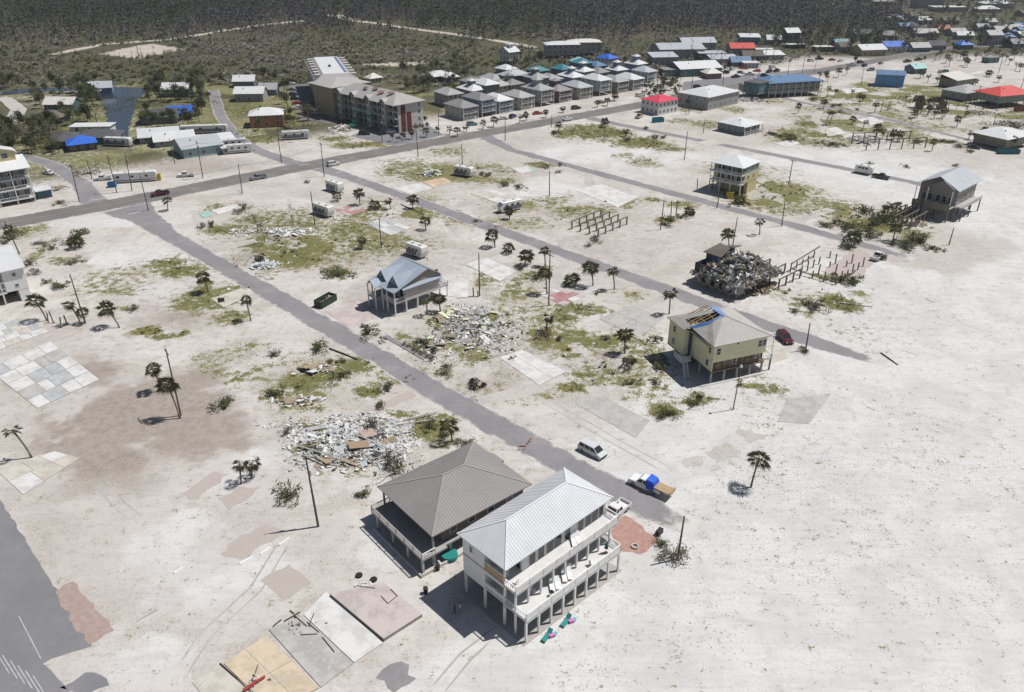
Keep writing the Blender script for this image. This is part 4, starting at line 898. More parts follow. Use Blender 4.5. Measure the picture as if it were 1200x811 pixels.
b.box('rear_room', 4.0, 9.0, 8.6, 12.9, 2.9, 7.4, CH); b.box('blue_panel', 3.92, 4.0, 9.4, 11.0, 5.2, 6.6, TARP); b.box('white_panel', 3.93, 4.0, 8.7, 9.3, 5.2, 6.6, DEB[0])
b.part('roof_fragment', MB().slab([(3.2,13.3,7.4),(3.2,8.0,7.4),(7,8.2,8.8),(9.5,13.0,8.2)], .2), RM['brown']); b.part('roof_fragment', MB().slab([(8.5,13.6,7.6),(8.8,8.6,8.4),(13.6,9.4,7.6),(13.4,12.6,6.6)], .2), RM['brown'])
b.box('rear_wall', 9, 14, 11.5, 12.9, 2.9, 6.6, CH)
for m_, n_, s_ in ((DEB[0],420,1),(DEB[1],760,2),(DEB[3],420,3),(DEB[2],420,4),(DEB[6],90,5)): rubble(b.e, n_, (-1.2, 16.5, -1.4, 13.2, 2.9, 7.2), m_, .4, 2.4, s_, True, False, flat=1.1)
scatter_boards(b.e, 70, (0.5, 14.5, -.3, 11, 3.2, 8.0), [DEB[0],DEB[1],DEB[2],DEB[3]], ((1.5,4.2),(.2,1.0)), 8, dome=True, flat=.9)
for x in (.5, 4.5, 9, 13.8):
    for y in (.2, 4.4): post(b, x, y, 0, 2.6, WOOD, .3)
rubble(b.e, 130, (2, 16, -4, 2, 0, .5), DEB[2], .3, 1.4, 9)

# ---- leftover piles with their beams
def frame_posts(name, label, origin, rot, nx, ny, dx, dy, h, beams='x', w=.32, missing=(), wm_=WOOD, top=True, lean=.04):
    b = Bld(name, label, origin, rot, 'post frame'); r = random.Random(int(origin[0]*7))
    for j in range(ny):
        for i in range(nx):
            if (i, j) in missing: continue
            hh = h*(1 if top else r.uniform(.6,1.1)); o = post(b, i*dx, j*dy, 0, round(hh, 1), wm_, w); o.rotation_euler = (r.uniform(-lean,lean)*(0 if top else 1), r.uniform(-lean,lean)*(0 if top else 1), 0)
    if beams and top:
        for j in range(ny): b.part('beam', MB().bx(-.2, (nx-1)*dx+.2, j*dy-w*.35, j*dy+w*.35, h, h+.3), wm_)
    return b
fx, fy = G(671, 268)
frame_posts('timber_pilings', 'rows of bare timber piles with cap beams on an empty lot', (24.6, 215.3), 47.5, 5, 4, 3.5, 3.2, 2.3)
b = frame_posts('timber_pilings', 'dark timber piles and beams beyond the collapsed house', (65.3, 178.8), 42, 4, 3, 3.3, 4.4, 2.5)
b = frame_posts('standing_piles', 'dark leaning piles around a brick paved floor with a white pickup', (80.3, 181.5), 46, 6, 5, 3.3, 3.0, 2.6, None, .26, ((2,2),(5,4),(4,3),(1,1),(3,1),(5,2)), WOOD, False)
for a, c in (((0,12,2.2),(16,12,2.5)),((0,0,.8),(0,12,.9)),((0,0,.5),(11,-.3,.5))): b.part('fallen_beam', MB().beam(a, c, .25, .25), WOOD)
b = frame_posts('timber_pilings', 'open deck frame of long bare joists beside the pile house', (116.5, 222.0), 43, 5, 5, 3.2, 2.4, 2.6)
b = frame_posts('timber_pilings', 'two long timber beams on thin posts among the palms', (139, 312), 8, 6, 2, 5.0, 11, 4.0, 'x', .3, lean=.02)

# ================================================================ hotel
b = Bld('hotel', 'four-level L-shaped hotel with dark balconies and a broken grey hip roof', (-80.0, 370.5), -45.3, 'hotel')
HW = siding('hotel_wall', (.47,.45,.42)); TANW = siding('hotel_tan', (.38,.30,.20)); REDW = mat('hotel_red', (.14,.03,.028)); HR = mat('hotel_roof', (.36,.345,.335), .7, .1, .3)
b.box('wall', 0, 44, 1.8, 15, 0, 11.9, HW)
for k in range(4):
    z = .2+k*2.95
    b.box('balcony', 0, 44, 0, 1.8, z-.2, z-.02, HW) if k else None
    for i in range(12):
        u = 1.9+i*3.66; window(b, 'y0', 1.8, u, z+.1, 2.6, 2.0)
        if k: rail(b, (u-1.7,.1), (u+1.7,.1), z, DARKW if k < 2 else HW, .95, .5, 3.4)
for i, u in enumerate((3.7, 14.7, 25.7, 36.7)): b.box('bay', u-1.2, u+1.2, -.5, 1.78, .0, 12.6, HW); [window(b, 'y0', -.5, u, 1.0+2.95*k, 1.1, 1.6) for k in range(4)]; b.part('bay_roof', MB().slab([(u-1.9,-1.1,12.4),(u,-1.1,13.7),(u,5,13.7),(u-1.9,5,12.4)], .12).slab([(u,-1.1,13.7),(u+1.9,-1.1,12.4),(u+1.9,5,12.4),(u,5,13.7)], .12), HR)
b.box('red_panel', 43.98, 44.1, 3.2, 5.6, .2, 11.2, REDW); b.box('red_panel', 43.98, 44.1, 6.2, 8.6, .2, 8.0, REDW)
for k in range(4): window(b, 'x1', 44, 13, .9+2.95*k, 1.2, 1.4)
polys = hip(0, 44, -.2, 15, 11.9, 3.6, 1.2); roof(b, polys, HR)
b.part('roof_tear', MB().slab([(10,8.2,15.75),(38,8.2,15.75),(34,11.5,14.9),(14,12,14.7)], .12), mat('roof_tear', (.06,.065,.09), .7, .3, .8))
for i, (x_, y_) in enumerate(((18,4.5),(24,5.5),(30,4.0),(36,4.8))): b.part('torn_patch', MB().cbx(x_, y_, 12.9+y_*.43+.2, 2.6, 1.6, .08, .3*i, .42), mat('torn_red', (.20,.11,.09)))
b.box('tower', -16, -.02, -1.0, 17, 0, 13.6, TANW); roof(b, hip(-16, 0, -1, 17, 13.65, 2.4, 2.0), HR)
for k in range(4): window(b, 'y0', -1.0, -13, .9+3.0*k, 1.2, 1.5)
# rear wing
c = Bld('hotel_wing', 'rear hotel wing with stepped grey parapets and a flat white roof deck', (-92.0, 389.5), 17, 'hotel')
c.box('wall', 0, 19, 0, 62, 0, 12.4, HW)
c.part('mansard', MB().add([(-1,-1,12.4),(20,-1,12.4),(20,63,12.4),(-1,63,12.4),(3.5,3.5,15.2),(15.5,3.5,15.2),(15.5,58.5,15.2),(3.5,58.5,15.2)], [(0,1,5,4),(1,2,6,5),(2,3,7,6),(3,0,4,7),(3,2,1,0)]), HR)
c.part('roof_deck', MB().bx(3.6, 15.4, 3.6, 58.4, 14.6, 15.24), RM['white'])
for i in range(7): c.box('dormer', -.4, 2.2, 4+i*8.2, 7+i*8.2, 12.6, 15.0, HW); c.box('dormer', 16.8, 19.4, 4+i*8.2, 7+i*8.2, 12.6, 15.0, HW)
c.part('roof_strip', MB().bx(13.9, 15.0, 6, 56, 15.25, 15.4), RM['slate']); c.box('roof_unit', 8, 9.2, 24, 25.2, 15.24, 16.2, DARKW)
for k in range(4):
    for i in range(12): window(c, 'x0', 0, 3+i*5, .9+3*k, 1.6, 1.6)

# ================================================================ cottage colony
r = random.Random(5)
COT = [ # px, py, roof, wall, cupola, label words
 (540,137,'grey','grey',0,'grey cottage with a grey hip roof, nearest the hotel kiosk'),(561,133,'grey','blue',0,'blue-grey cottage with a grey roof, second from the hotel'),(581,129,'white','blue',0,'slate-blue cottage with a shining white roof'),
 (606,125,'mid','beige',0,'beige cottage with a mid-grey roof in the front cottage row'),(629,121,'mid','grey',3.5,'grey cottage with a mid-grey roof and cupola in the front row'),(650,117,'grey','red',3.5,'dark red cottage with a grey roof and cupola in the front row'),
 (675,113,'silver','beige',0,'beige cottage with a silver roof in the front cottage row'),(697,109,'white','aqua',0,'aqua cottage with a white roof in the front cottage row'),(717,106,'mid','olive',0,'olive cottage with a grey roof in the front cottage row'),
 (735,103,'white','grey',0,'grey cottage with a white roof in the front cottage row'),(753,99,'silver','aqua',0,'aqua cottage with a silver roof at the end of the front row'),
 (526,122,'mid','grey',0,'pale grey cottage standing behind the front row by the hotel'),(553,117,'white','slate',3,'slate cottage with a white roof and cupola in the second row'),(569,115,'white','slate',0,'slate cottage with a white roof in the second row'),
 (585,112,'mid','beige',0,'small beige cottage with a grey roof in the second row'),(597,110,'grey','olive',3,'olive cottage with a grey cupola roof in the second row'),(627,107,'mid','slate',3,'slate cottage with a grey cupola roof in the second row'),
 (643,104,'mid','teal',0,'dark teal cottage with a mid-grey roof in the second row'),(669,101,'white','blue',3,'blue cottage with a white roof and cupola in the second row'),(682,99,'white','slate',3,'dark slate cottage with a white cupola roof in the second row'),
 (700,96,'grey','olive',0,'olive cottage with a dull grey roof in the second row'),(722,93,'white','blue',3,'blue cottage under a white cupola roof near the shops'),(744,90,'white','blue',3,'blue cottage with a small white pyramid roof near the shops'),
 (555,108,'grey','blue',0,'tall blue-grey house with a grey roof behind the cottages'),(577,104,'mid','blue',0,'tall pale blue house with a grey hip roof behind the cottages'),(602,104,'silver','slate',0,'wide slate house with a silver hip roof behind the cottages'),
 (630,94,'teal','dark',0,'dark house with a teal roof behind the cottages'),(658,92,'teal','blue',0,'narrow blue house with a teal roof behind the cottages'),(681,89,'teal','slate',0,'slate house with a teal roof behind the cottages'),(678,83,'aqua','aqua',0,'aqua-roofed house behind the cottages'),
 (697,88,'slate','slate',0,'slate house with a blue-grey roof behind the cottages'),(711,83,'blue','white',0,'white house with a bright blue tarped roof behind the cottages'),(513,94,'white','teal',0,'teal house with a bright white roof in the grass behind the hotel'),(593,86,'white','grey',0,'low grey house with a white roof behind the cottages'),
 (597,74,'white','white',3,'white gabled house standing alone in the scrub behind the cottages'),(438,97,'cream','beige',0,'small cream-roofed shed behind the hotel'),(528,96,'white','slate',0,'small white-roofed garage beside the teal house')]
for i, (px, py, rc, wc, cu, lb) in enumerate(COT):
    small = py < 100 or 'small' in lb
    L_, W_ = (8.6, 12.5) if not small else (8.0, 9.5); n = 2; z0 = .3
    if 'wide' in lb or 'teal house' in lb: L_, W_ = 14, 9
    if 'low' in lb or 'teal house' in lb or 'shed' in lb or 'garage' in lb: n = 1
    if 'shed' in lb or 'garage' in lb: L_, W_ = 7, 6
    z0 = 2.2 if i % 3 == 1 and n == 2 else .3
    ghouse(lb, (px, py), L_, W_, 39+r.uniform(-3, 3), z0, n, 2.7, 'hip' if 'gabled' not in lb else 'gable', 2.3, rc, wc, name='cottage', group='cottage colony beside the hotel', nw=(3,3), porch=1.6 if i < 11 else 0, cup=cu or None, ov=.7)
ghouse('left of a pair of grey three-storey houses by the woods', (658,67), 22, 12, 6, 2.5, 2, 3.0, 'hip', 1.6, 'white', 'grey', nw=(6,2)); ghouse('right of a pair of grey three-storey houses by the woods', (684,64), 21, 12, 6, 2.5, 2, 3.0, 'hip', 1.6, 'cream', 'grey', nw=(6,2))

# ================================================================ houses left of the hotel
LFT = [(75,128,13.5,9,0,'gable','cream','teal',1,3.4,'dark teal house with a cream roof near the canal'),(58,142,15,10,5,'hip','brown','dark',1,2.6,'low dark house with a brown hip roof in the grass'),(122,108,9,9,20,'gable','silver','blue',1,3.2,'small gabled boathouse at the canal end'),
 (104,103,10,6,8,'flat','white','dark',1,2.6,'white boat canopy by the canal mouth'),(105,113,10,5,8,'flat','white','dark',1,2.4,'white boat canopy beside the canal'),(189,142,15,13,15,'gable','dark','slate',1,3.2,'dark-roofed gabled house beside the canal with trees round it'),
 (213,137,10,9,15,'gable','blue','slate',1,2.8,'low house with a bright blue tarped roof beside the street'),(209,112,13,9,3,'gable','white','teal',1,4.2,'dark teal house with a bright white roof among trees'),(80,170,12,12,30,'hip','dark','dark',1,3.0,'dark roofed house hidden under bare trees'),
 (97,174,10,9,30,'hip','blue','dark',1,2.8,'house with a bright blue tarp across its dark roof'),(118,166,17,10,12,'hip','dark','slate',1,2.8,'wide house with a charcoal hip roof behind the bare tree'),(110,154,16,7,4,'flat','white','white',1,2.6,'long white mobile home behind the charcoal roof'),
 (188,164,15,10,20,'gable','white','grey',1,2.8,'white roofed house behind the pale blue hall'),(205,168,15,9,25,'gable','white','grey',1,2.6,'second white roofed house joined to the pale blue hall'),(233,178,15,15,35,'gable','silver','aqua',1,3.8,'pale hall with a large silver gable roof and dark carport'),
 (254,171,13,8,30,'shed','white','grey',1,3.0,'white lean-to hall beyond the silver gable'),(295,117,14,10,3,'gable','white','grey',1,4.2,'grey house with a dazzling white roof by the side street'),(288,101,11,9,5,'gable','white','slate',1,3.6,'small slate house with a white gable behind the dazzling roof'),
 (316,110,9,8,3,'gable','mid','blue',1,3.2,'small blue house with a grey roof beside the hotel parking'),(314,146,14,11,12,'hip','white','orange',2,2.6,'orange-brown house with a white hip roof beside the parking'),(270,179,6,4,30,'flat','white','grey',1,2.4,'small white-topped shed by the side street')]
for (px, py, l, w_, rt_, ty, rc, wc, n, fh, lb) in LFT:
    ghouse(lb, (px, py), l, w_, rt_, 0, n, fh, ty, 2.4 if ty != 'shed' else 1, rc, wc, nw=(3,2), win=('canopy' not in lb), cat='canopy' if 'canopy' in lb else 'house', name='boat_canopy' if 'canopy' in lb else 'house')

# ================================================================ shops and sheds along the main road
SHOP = [(793,66,30,22,8,'gable','silver','grey',1,6.0,'big silver-roofed metal warehouse at the edge of the woods'),(776,74,16,12,8,'shed','silver','grey',1,4.5,'silver lean-to warehouse joined to the big warehouse'),(815,57,24,14,8,'gable','silver','grey',1,5.0,'long silver shed behind the big warehouse'),
 (832,69,17,12,2,'flat','silver','brown_',1,4.0,'brown shop with a flat silver roof'),(846,76,17,9,8,'shed','silver','grey',1,4.2,'long grey metal shed in the storage yard'),(812,86,26,20,15,'gable','white','teal',1,4.5,'teal shop with a wide bright white roof'),
 (787,88,12,9,10,'flat','grey','teal',1,3.5,'small green hut beside the white-roofed shop'),(833,91,9,8,15,'hip','cream','brown_',1,3.0,'little brown hut with a cream hip roof in the yard'),(867,63,16,12,2,'gable','red','grey',1,4.5,'shop with a bright red gable roof'),
 (877,51,14,10,-5,'shed','white','blue',1,5.0,'blue metal building with a white roof by the woods'),(880,70,13,8,4,'gable','brown','teal',1,3.2,'low shop with a dull teal roof'),(866,77,12,8,4,'gable','slate','slate',1,3.0,'low slate-blue roofed shop in the yard'),
 (878,79,9,7,4,'flat','white','grey',1,3.0,'small white flat-roofed shop in the yard'),(894,64,12,7,0,'flat','white','grey',1,3.5,'white flat-roofed block behind the shops'),(905,52,10,7,0,'gable','white','grey',1,4,'small white-roofed house at the edge of the woods'),
 (925,49,17,14,10,'gable','white','dark',2,4.0,'tall dark house with a patched white roof among the trees'),(932,56,20,8,0,'flat','white','dark',1,2.5,'low white roof slab beside the patched house'),(904,69,13,10,5,'shed','white','grey',1,3.2,'grey lean-to shop facing the main road'),
 (963,60,20,9,5,'flat','cream','dark',1,3.4,'long cream-roofed shed beside the junk yard'),(984,57,20,13,12,'gable','teal','grey',1,4.4,'grey hall with a teal roof patch'),(992,60,26,14,12,'gable','brown','grey',1,4.2,'brown-roofed hall beside the teal patched hall'),
 (1017,64,30,18,12,'gable','white','tan',1,4.6,'tan store with a wide white roof facing the road'),(1044,60,26,16,12,'gable','blue','white',1,4.5,'white store under a bright blue tarp facing the road'),(1008,44,22,12,5,'gable','dark','dark',1,4,'charcoal roofed house among the trees behind the stores'),
 (1038,46,20,12,5,'gable','grey','dark',1,4,'grey roofed house among the trees behind the stores'),(1075,60,22,12,10,'gable','mid','teal',1,3.6,'teal house with a mid-grey roof by the road bend'),(1095,58,20,11,10,'gable','dark','slate',1,3.8,'slate house with a dark roof by the road bend'),
 (1128,57,16,12,8,'hip','blue','teal',1,3.4,'house under a vivid blue tarp by the road bend'),(1160,52,18,13,10,'gable','mid','grey',2,4.0,'tall grey two-storey house by the road bend'),(1178,52,14,10,10,'hip','slate','slate',2,3,'slate-blue house beside the tall grey house'),
 (1082,43,30,12,5,'gable','mid','grey',1,3.8,'wide grey roofed hall among the far trees'),(1103,38,16,10,5,'gable','pink_','tan',1,3.6,'small salmon-walled house among the far trees'),(1190,55,24,14,15,'gable','grey','slate',1,3.5,'low grey house at the edge of town near the palms'),
 (1085,9,44,24,4,'flat','cream','grey',1,10,'large grey box store with a cream roof in the far town'),(1110,13,55,22,4,'flat','cream','grey',1,4.5,'long cream-roofed hall beside the far box store'),(1165,9,50,22,6,'hip','white','beige',1,5,'long white-roofed hall in the far town'),
 (1168,6,20,22,6,'hip','blue','white',1,7,'blue hip roof crossing the long white hall in the far town'),(1155,14,36,16,6,'hip','white','beige',1,3.5,'low white hip-roofed house in the far town'),(1020,2,40,20,6,'gable','white','grey',1,5,'white-roofed building at the far end of the woods'),(1035,5,40,16,6,'flat','white','grey',1,3.5,'low white slab roof at the far end of the woods')]
RM['pink_'] = mat('roof_salmon', (.40,.17,.11)); WM['brown_'] = siding('wall_brown', (.22,.11,.06))
for (px, py, l, w_, rt_, ty, rc, wc, n, fh, lb) in SHOP:
    if px > 910: l, w_, fh = l*.6, w_*.7, fh*.9
    ghouse(lb, (px, py), l, w_, rt_, 0, n, fh, ty, 2.6 if ty != 'shed' else 1.4, rc, wc, nw=(4,2), cat='building', name='building', wh=1.5)
r = random.Random(21); k = 0
for rc, wc, lb, cnt in (('white','grey','small far-off building with a white roof among the far town trees',12),('mid','grey','small far-off building with a grey roof among the far town trees',14),('brown','olive','small far-off building with a brown roof among the far town trees',8),('slate','slate','small far-off building with a slate-blue roof among the far town trees',6)):
    for i in range(cnt):
        for t in range(50):
            px, py = r.uniform(1045,1260), r.uniform(-14,46)
            if not (abs(px-1090) < 50 and abs(py-11) < 8) and not (abs(px-1160) < 40 and abs(py-10) < 8) and py > 6-(px-1045)*.12: break
        ghouse(lb, (px, py), r.uniform(9,17), r.uniform(7,11), r.uniform(0,15), 0, 1, 3.4, 'gable', 2.2, rc, wc, name='building', cat='building', group='roofs of the far town', nw=(3,2))
# ================================================================ floors of vanished houses
def slab_mat(name, col):
    m = bpy.data.materials.new(name); m.use_nodes = True; t = m.node_tree; N = t.nodes; L = t.links; b = N['Principled BSDF']; b.inputs['Roughness'].default_value = .9; b.inputs['Specular IOR Level'].default_value = .2
    g = N.new('ShaderNodeNewGeometry')
    def noise(sc, ro): n = N.new('ShaderNodeTexNoise'); n.inputs['Scale'].default_value = sc; n.inputs['Detail'].default_value = 7; n.inputs['Roughness'].default_value = ro; L.new(g.outputs['Position'], n.inputs['Vector']); return n.outputs[0]
    def mix(f, a, b_, lo, hi, amt):
        r_ = N.new('ShaderNodeMapRange'); r_.interpolation_type = 'SMOOTHSTEP'; r_.inputs[1].default_value = lo; r_.inputs[2].default_value = hi; r_.inputs[4].default_value = amt; L.new(f, r_.inputs[0])
        n = N.new('ShaderNodeMix'); n.data_type = 'RGBA'; L.new(r_.outputs[0], n.inputs[0])
        for k, v in ((6, a), (7, b_)):
            if isinstance(v, tuple): n.inputs[k].default_value = (*v, 1)
            else: L.new(v, n.inputs[k])
        return n.outputs[2]
    a, c, d = noise(.35, .65), noise(1.6, .7), noise(7, .6)
    q = mix(a, col, tuple(x*.78 for x in col), .42, .62, 1.0); q = mix(c, q, (.52,.495,.465), .52, .64, .45); q = mix(a, q, (.54,.515,.485), .56, .68, .4); q = mix(d, q, tuple(x*.6 for x in col), .55, .68, .4)
    L.new(q, b.inputs['Base Color']); return m
TINT = [slab_mat('slab_pale', (.60,.598,.585)), slab_mat('slab_bluegrey', (.42,.44,.45)), slab_mat('slab_cream', (.52,.485,.43)), slab_mat('slab_grey', (.42,.41,.395)), slab_mat('slab_pink', (.48,.42,.405)), slab_mat('slab_tan', (.56,.47,.345)), slab_mat('slab_red', (.40,.21,.205)), slab_mat('slab_aqua', (.32,.49,.44)), slab_mat('slab_orange', (.55,.40,.27))]
SIDE = mat('slab_side', (.27,.255,.235), .9, .2, .8)
def slab(label, pts, th=.15, n=(1, 1), cols=(0,), seed=1, drop=0.0, gap=.03, world=False):
    """a ground slab cut into its panels; pts run round the outline (4 corners)"""
    P = pts if world else [G(*p) for p in pts]
    if th < .4: th *= .35
    ar = sum(P[i][0]*P[(i+1) % 4][1]-P[(i+1) % 4][0]*P[i][1] for i in range(4))
    if ar < 0: P = P[::-1]
    cx = sum(p[0] for p in P)/4; cy = sum(p[1] for p in P)/4; Q = [(p[0]-cx, p[1]-cy) for p in P]
    t = thing('house_slab', label, 'slab', (cx, cy)); r = random.Random(seed)
    MB().slab([(x, y, th) for x, y in Q], th).obj('base', SIDE, t)
    bil = lambda u, v: tuple((1-u)*(1-v)*Q[0][k]+u*(1-v)*Q[1][k]+u*v*Q[2][k]+(1-u)*v*Q[3][k] for k in (0, 1))
    for j in range(n[1]):
        cut = [0.0]+sorted(min(.97, max(.03, (i+r.uniform(-.3,.3)*(n[0] > 2))/n[0])) for i in range(1, n[0]))+[1.0]
        for i in range(n[0]):
            if r.random() < drop: continue
            e = .004; f = 1 if n[0]*n[1] > 1 else .1
            q = [bil(u, v) for u, v in ((cut[i]+e*f, j/n[1]+e*f), (cut[i+1]-e*f, j/n[1]+e*f), (cut[i+1]-e*f, (j+1)/n[1]-e*f), (cut[i]+e*f, (j+1)/n[1]-e*f))]
            MB().slab([(x, y, th+.006+gap+r.random()*.006) for x, y in q], gap).obj('panel', TINT[r.choice(cols)], t)
    return t
slab('big mottled tile floor with five strips of pale and blue-grey panels', [(-14,433),(59,400),(117,445),(44,479)], .12, (4,5), (0,0,0,1,3), 3)
slab('pale tiled floor in front of the white house with the garage', [(-30,392),(30,370),(57,389),(-20,417)], .1, (5,4), (0,1,2,0), 4)
slab('small pale concrete patch beside the palm snags', [(48,384),(62,378),(70,383),(56,390)], .06, (1,1), (4,))
slab('concrete pad of six pale panels under the leaning palm', [(-6,550),(64,529),(94,537),(27,580)], .1, (3,2), (2,0,0), 5)
slab('grey-white tiled floor with partition scars in the near slab row', [(315,738),(376,806),(414,778),(355,722)], .22, (1,1), (3,), 6)
slab('cream concrete floor between two slabs in the near slab row', [(356,721),(415,777),(449,754),(382,694)], .22, (1,1), (0,), 7)
slab('raised pinkish concrete floor nearest the grey-brown house', [(387,699),(450,752),(495,723),(450,686)], .5, (1,1), (4,), 8)
slab('tan plywood floor with peeled white patches at the end of the slab row', [(262,778),(312,745),(374,807),(318,832)], .2, (2,2), (5,), 9)
slab('sand covered pale slab beyond the tan plywood floor', [(225,800),(258,782),(300,815),(255,835)], .1, (1,1), (2,), 10)
slab('white concrete slab with a low lip below the rubble lot', [(585,419),(612,410),(664,436),(632,452)], .1, (2,1), (0,0), 11)
slab('broad bleached slab beside the near street', [(674,473),(702,463),(762,493),(745,513)], .05, (1,1), (3,), 12)
slab('grey slab half buried in white sand by the lamp post', [(911,494),(922,468),(974,461),(948,497)], .05, (1,1), (3,), 13)
slab('bleached tile slab beside the middle street, near the gabled house', [(545,310),(571,302),(606,318),(586,330)], .15, (2,2), (0,1,0), 14)
slab('red and white tiled floor below the crooked palms', [(632,345),(656,337),(687,347),(660,359)], .06, (4,4), (6,6,4,4,0), 15)
slab('long white slab near the main road', [(247,247),(276,239),(289,244),(256,252)], .25, (1,1), (0,), 16); slab('turquoise floor corner next to the long white slab', [(233,250),(246,247),(249,253),(238,256)], .2, (1,1), (7,), 17)
slab('pinkish red tiled floor beside the camper', [(392,246),(411,240),(430,247),(408,253)], .05, (4,3), (6,4,6), 18)
slab('white slab beside the middle street with a grey corner', [(427,262),(453,256),(482,267),(458,276)], .15, (3,2), (0,1,0), 19)
slab('white drive slab along the middle street', [(460,221),(493,214),(507,221),(482,228)], .08, (2,1), (0,2), 20); slab('orange-tan tiled floor next to the white drive slab', [(495,213),(520,208),(530,213),(508,220)], .1, (3,2), (8,8,5), 21)
slab('cream slab behind the round-nosed camper', [(551,227),(574,222),(620,234),(590,241)], .2, (3,2), (2,0,2), 22)
slab('white and turquoise slab on the weedy lot by the back street', [(600,198),(616,195),(631,199),(611,204)], .2, (3,2), (0,7,0), 23)
slab('wide blank white slab beside the back street', [(672,222),(705,216),(748,231),(724,243)], .05, (1,1), (0,), 24)
slab('broken grey pad beside the middle street', [(702,374),(738,358),(778,372),(750,396)], .05, (2,2), (3,), 25, 0)
slab('pale pad at the edge of the rubble heap', [(537,368),(556,357),(582,362),(560,374)], .15, (1,1), (3,), 26)
slab('small bleached slab among the far palms', [(908,168),(926,164),(938,168),(921,173)], .15, (1,1), (0,), 27); slab('broad pale slab among the far palms', [(957,153),(980,149),(993,156),(972,160)], .15, (2,1), (0,2), 28)
slab('long pale slab beyond the far palms', [(1003,140),(1022,137),(1037,143),(1020,147)], .15, (2,1), (0,), 29); slab('bright slab near the bright blue house', [(985,105),(1010,103),(1018,107),(992,110)], .15, (1,1), (0,), 30)
slab('pale slab beside the long beams', [(1140,85),(1152,83),(1152,86),(1136,88)], .15, (1,1), (0,), 31); slab('pale slab near the pavilion', [(815,167),(838,163),(850,168),(828,172)], .08, (1,1), (2,), 32)
slab('sandy drive pad behind the yellow house', [(888,432),(905,398),(930,404),(922,420)], .04, (1,1), (2,), 33)
slab('small concrete pad with a fallen sign at the near street', [(247,350),(283,338),(300,344),(262,360)], .05, (1,1), (2,), 34)
slab('pinkish drive of the gabled house', [(384,366),(420,352),(440,372),(410,386)], .03, (1,1), (4,), 35)
slab('white turning pad behind the gabled house', [(515,332),(548,330),(548,350),(512,345)], .05, (1,1), (0,), 36)
# brick paving, its outline bitten by sand
def brick_mat(name, c1, c2, cm):
    m = bpy.data.materials.new(name); m.use_nodes = True; t = m.node_tree; N = t.nodes; L = t.links; b = N['Principled BSDF']; b.inputs['Roughness'].default_value = .9
    g = N.new('ShaderNodeNewGeometry'); mp = N.new('ShaderNodeMapping'); mp.inputs['Rotation'].default_value = (0,0,R(45)); L.new(g.outputs['Position'], mp.inputs['Vector'])
    k = N.new('ShaderNodeTexBrick'); k.inputs['Scale'].default_value = 4.5; k.inputs['Color1'].default_value = (*c1,1); k.inputs['Color2'].default_value = (*c2,1); k.inputs['Mortar'].default_value = (*cm,1); L.new(mp.outputs[0], k.inputs['Vector'])
    n = N.new('ShaderNodeTexNoise'); n.inputs['Scale'].default_value = 1.3; n.inputs['Detail'].default_value = 6; n.inputs['Roughness'].default_value = .7; L.new(g.outputs['Position'], n.inputs['Vector'])
    mr = N.new('ShaderNodeMapRange'); mr.inputs[1].default_value = .45; mr.inputs[2].default_value = .75; mr.inputs[4].default_value = .55; L.new(n.outputs[0], mr.inputs[0])
    mx = N.new('ShaderNodeMix'); mx.data_type = 'RGBA'; L.new(mr.outputs[0], mx.inputs[0]); L.new(k.outputs[0], mx.inputs[6]); mx.inputs[7].default_value = (.46,.41,.37,1); L.new(mx.outputs[2], b.inputs['Base Color']); return m
BR_R = brick_mat('brick_paving_red', (.27,.18,.155), (.33,.24,.21), (.38,.33,.29)); BR_P = brick_mat('brick_paving_faded', (.34,.285,.26), (.41,.355,.325), (.45,.42,.385)); BR_D = brick_mat('brick_paving_deep', (.30,.13,.10), (.36,.18,.14), (.38,.32,.28))
for i, (pts, m_, j, lb) in enumerate([([(65,694),(85,681),(134,739),(104,755)], BR_R, .25, 1),([(258,649),(275,633),(310,614),(331,622),(318,635),(283,656)], BR_P, .3, 1),([(305,680),(339,661),(365,683),(333,704)], BR_P, .12, 1),([(211,579),(252,552),(270,555),(250,570),(232,585)], BR_P, .35, 1),
    ([(255,584),(282,570),(306,570),(269,598)], BR_P, .3, 1),([(716,622),(732,604),(772,632),(750,650),(722,645)], BR_D, .2, 1),([(422,484),(482,457),(488,463),(440,486)], BR_P, .3, 1),([(963,318),(1000,293),(1030,302),(1000,334)], BR_P, .3, 1)]):
    sheet('brick_paving', g2(*pts), m_, .018+.001*i, j*1.8, seed=i)
for i, pts in enumerate([[(798,542),(818,534),(825,542),(806,549)],[(825,530),(850,520),(870,528),(840,545)],[(862,505),(880,502),(897,515),(880,520)],[(440,795),(470,775),(488,795),(462,812)],[(225,785),(238,778),(250,785),(232,800)]]): sheet('asphalt_patch', g2(*pts), DRIVE if i != 3 else ASPH, .018, .6, seed=i+20)

RUT = road_mat('pressed_sand', (.36,.335,.305), (.43,.405,.375), .6)
for pts in ([(118,565),(140,592),(165,612)],[(870,292),(800,318),(735,336)],[(515,806),(545,770),(580,740),(600,770)],[(640,470),(700,505),(740,528),(800,560)],[(330,640),(300,690),(240,745),(200,808)],[(560,300),(640,330),(700,352)],[(760,275),(820,262),(860,275)]):
    P_ = g2(*pts)
    for o_ in (-.85, .85):
        Q_ = []
        for i in range(len(P_)):
            a, b = P_[max(0,i-1)], P_[min(len(P_)-1,i+1)]; d = math.dist(a, b); Q_.append((P_[i][0]-(b[1]-a[1])/d*o_, P_[i][1]+(b[0]-a[0])/d*o_))
        ribbon('tyre_rut', Q_, .3, RUT, .006, .12, fade=True)

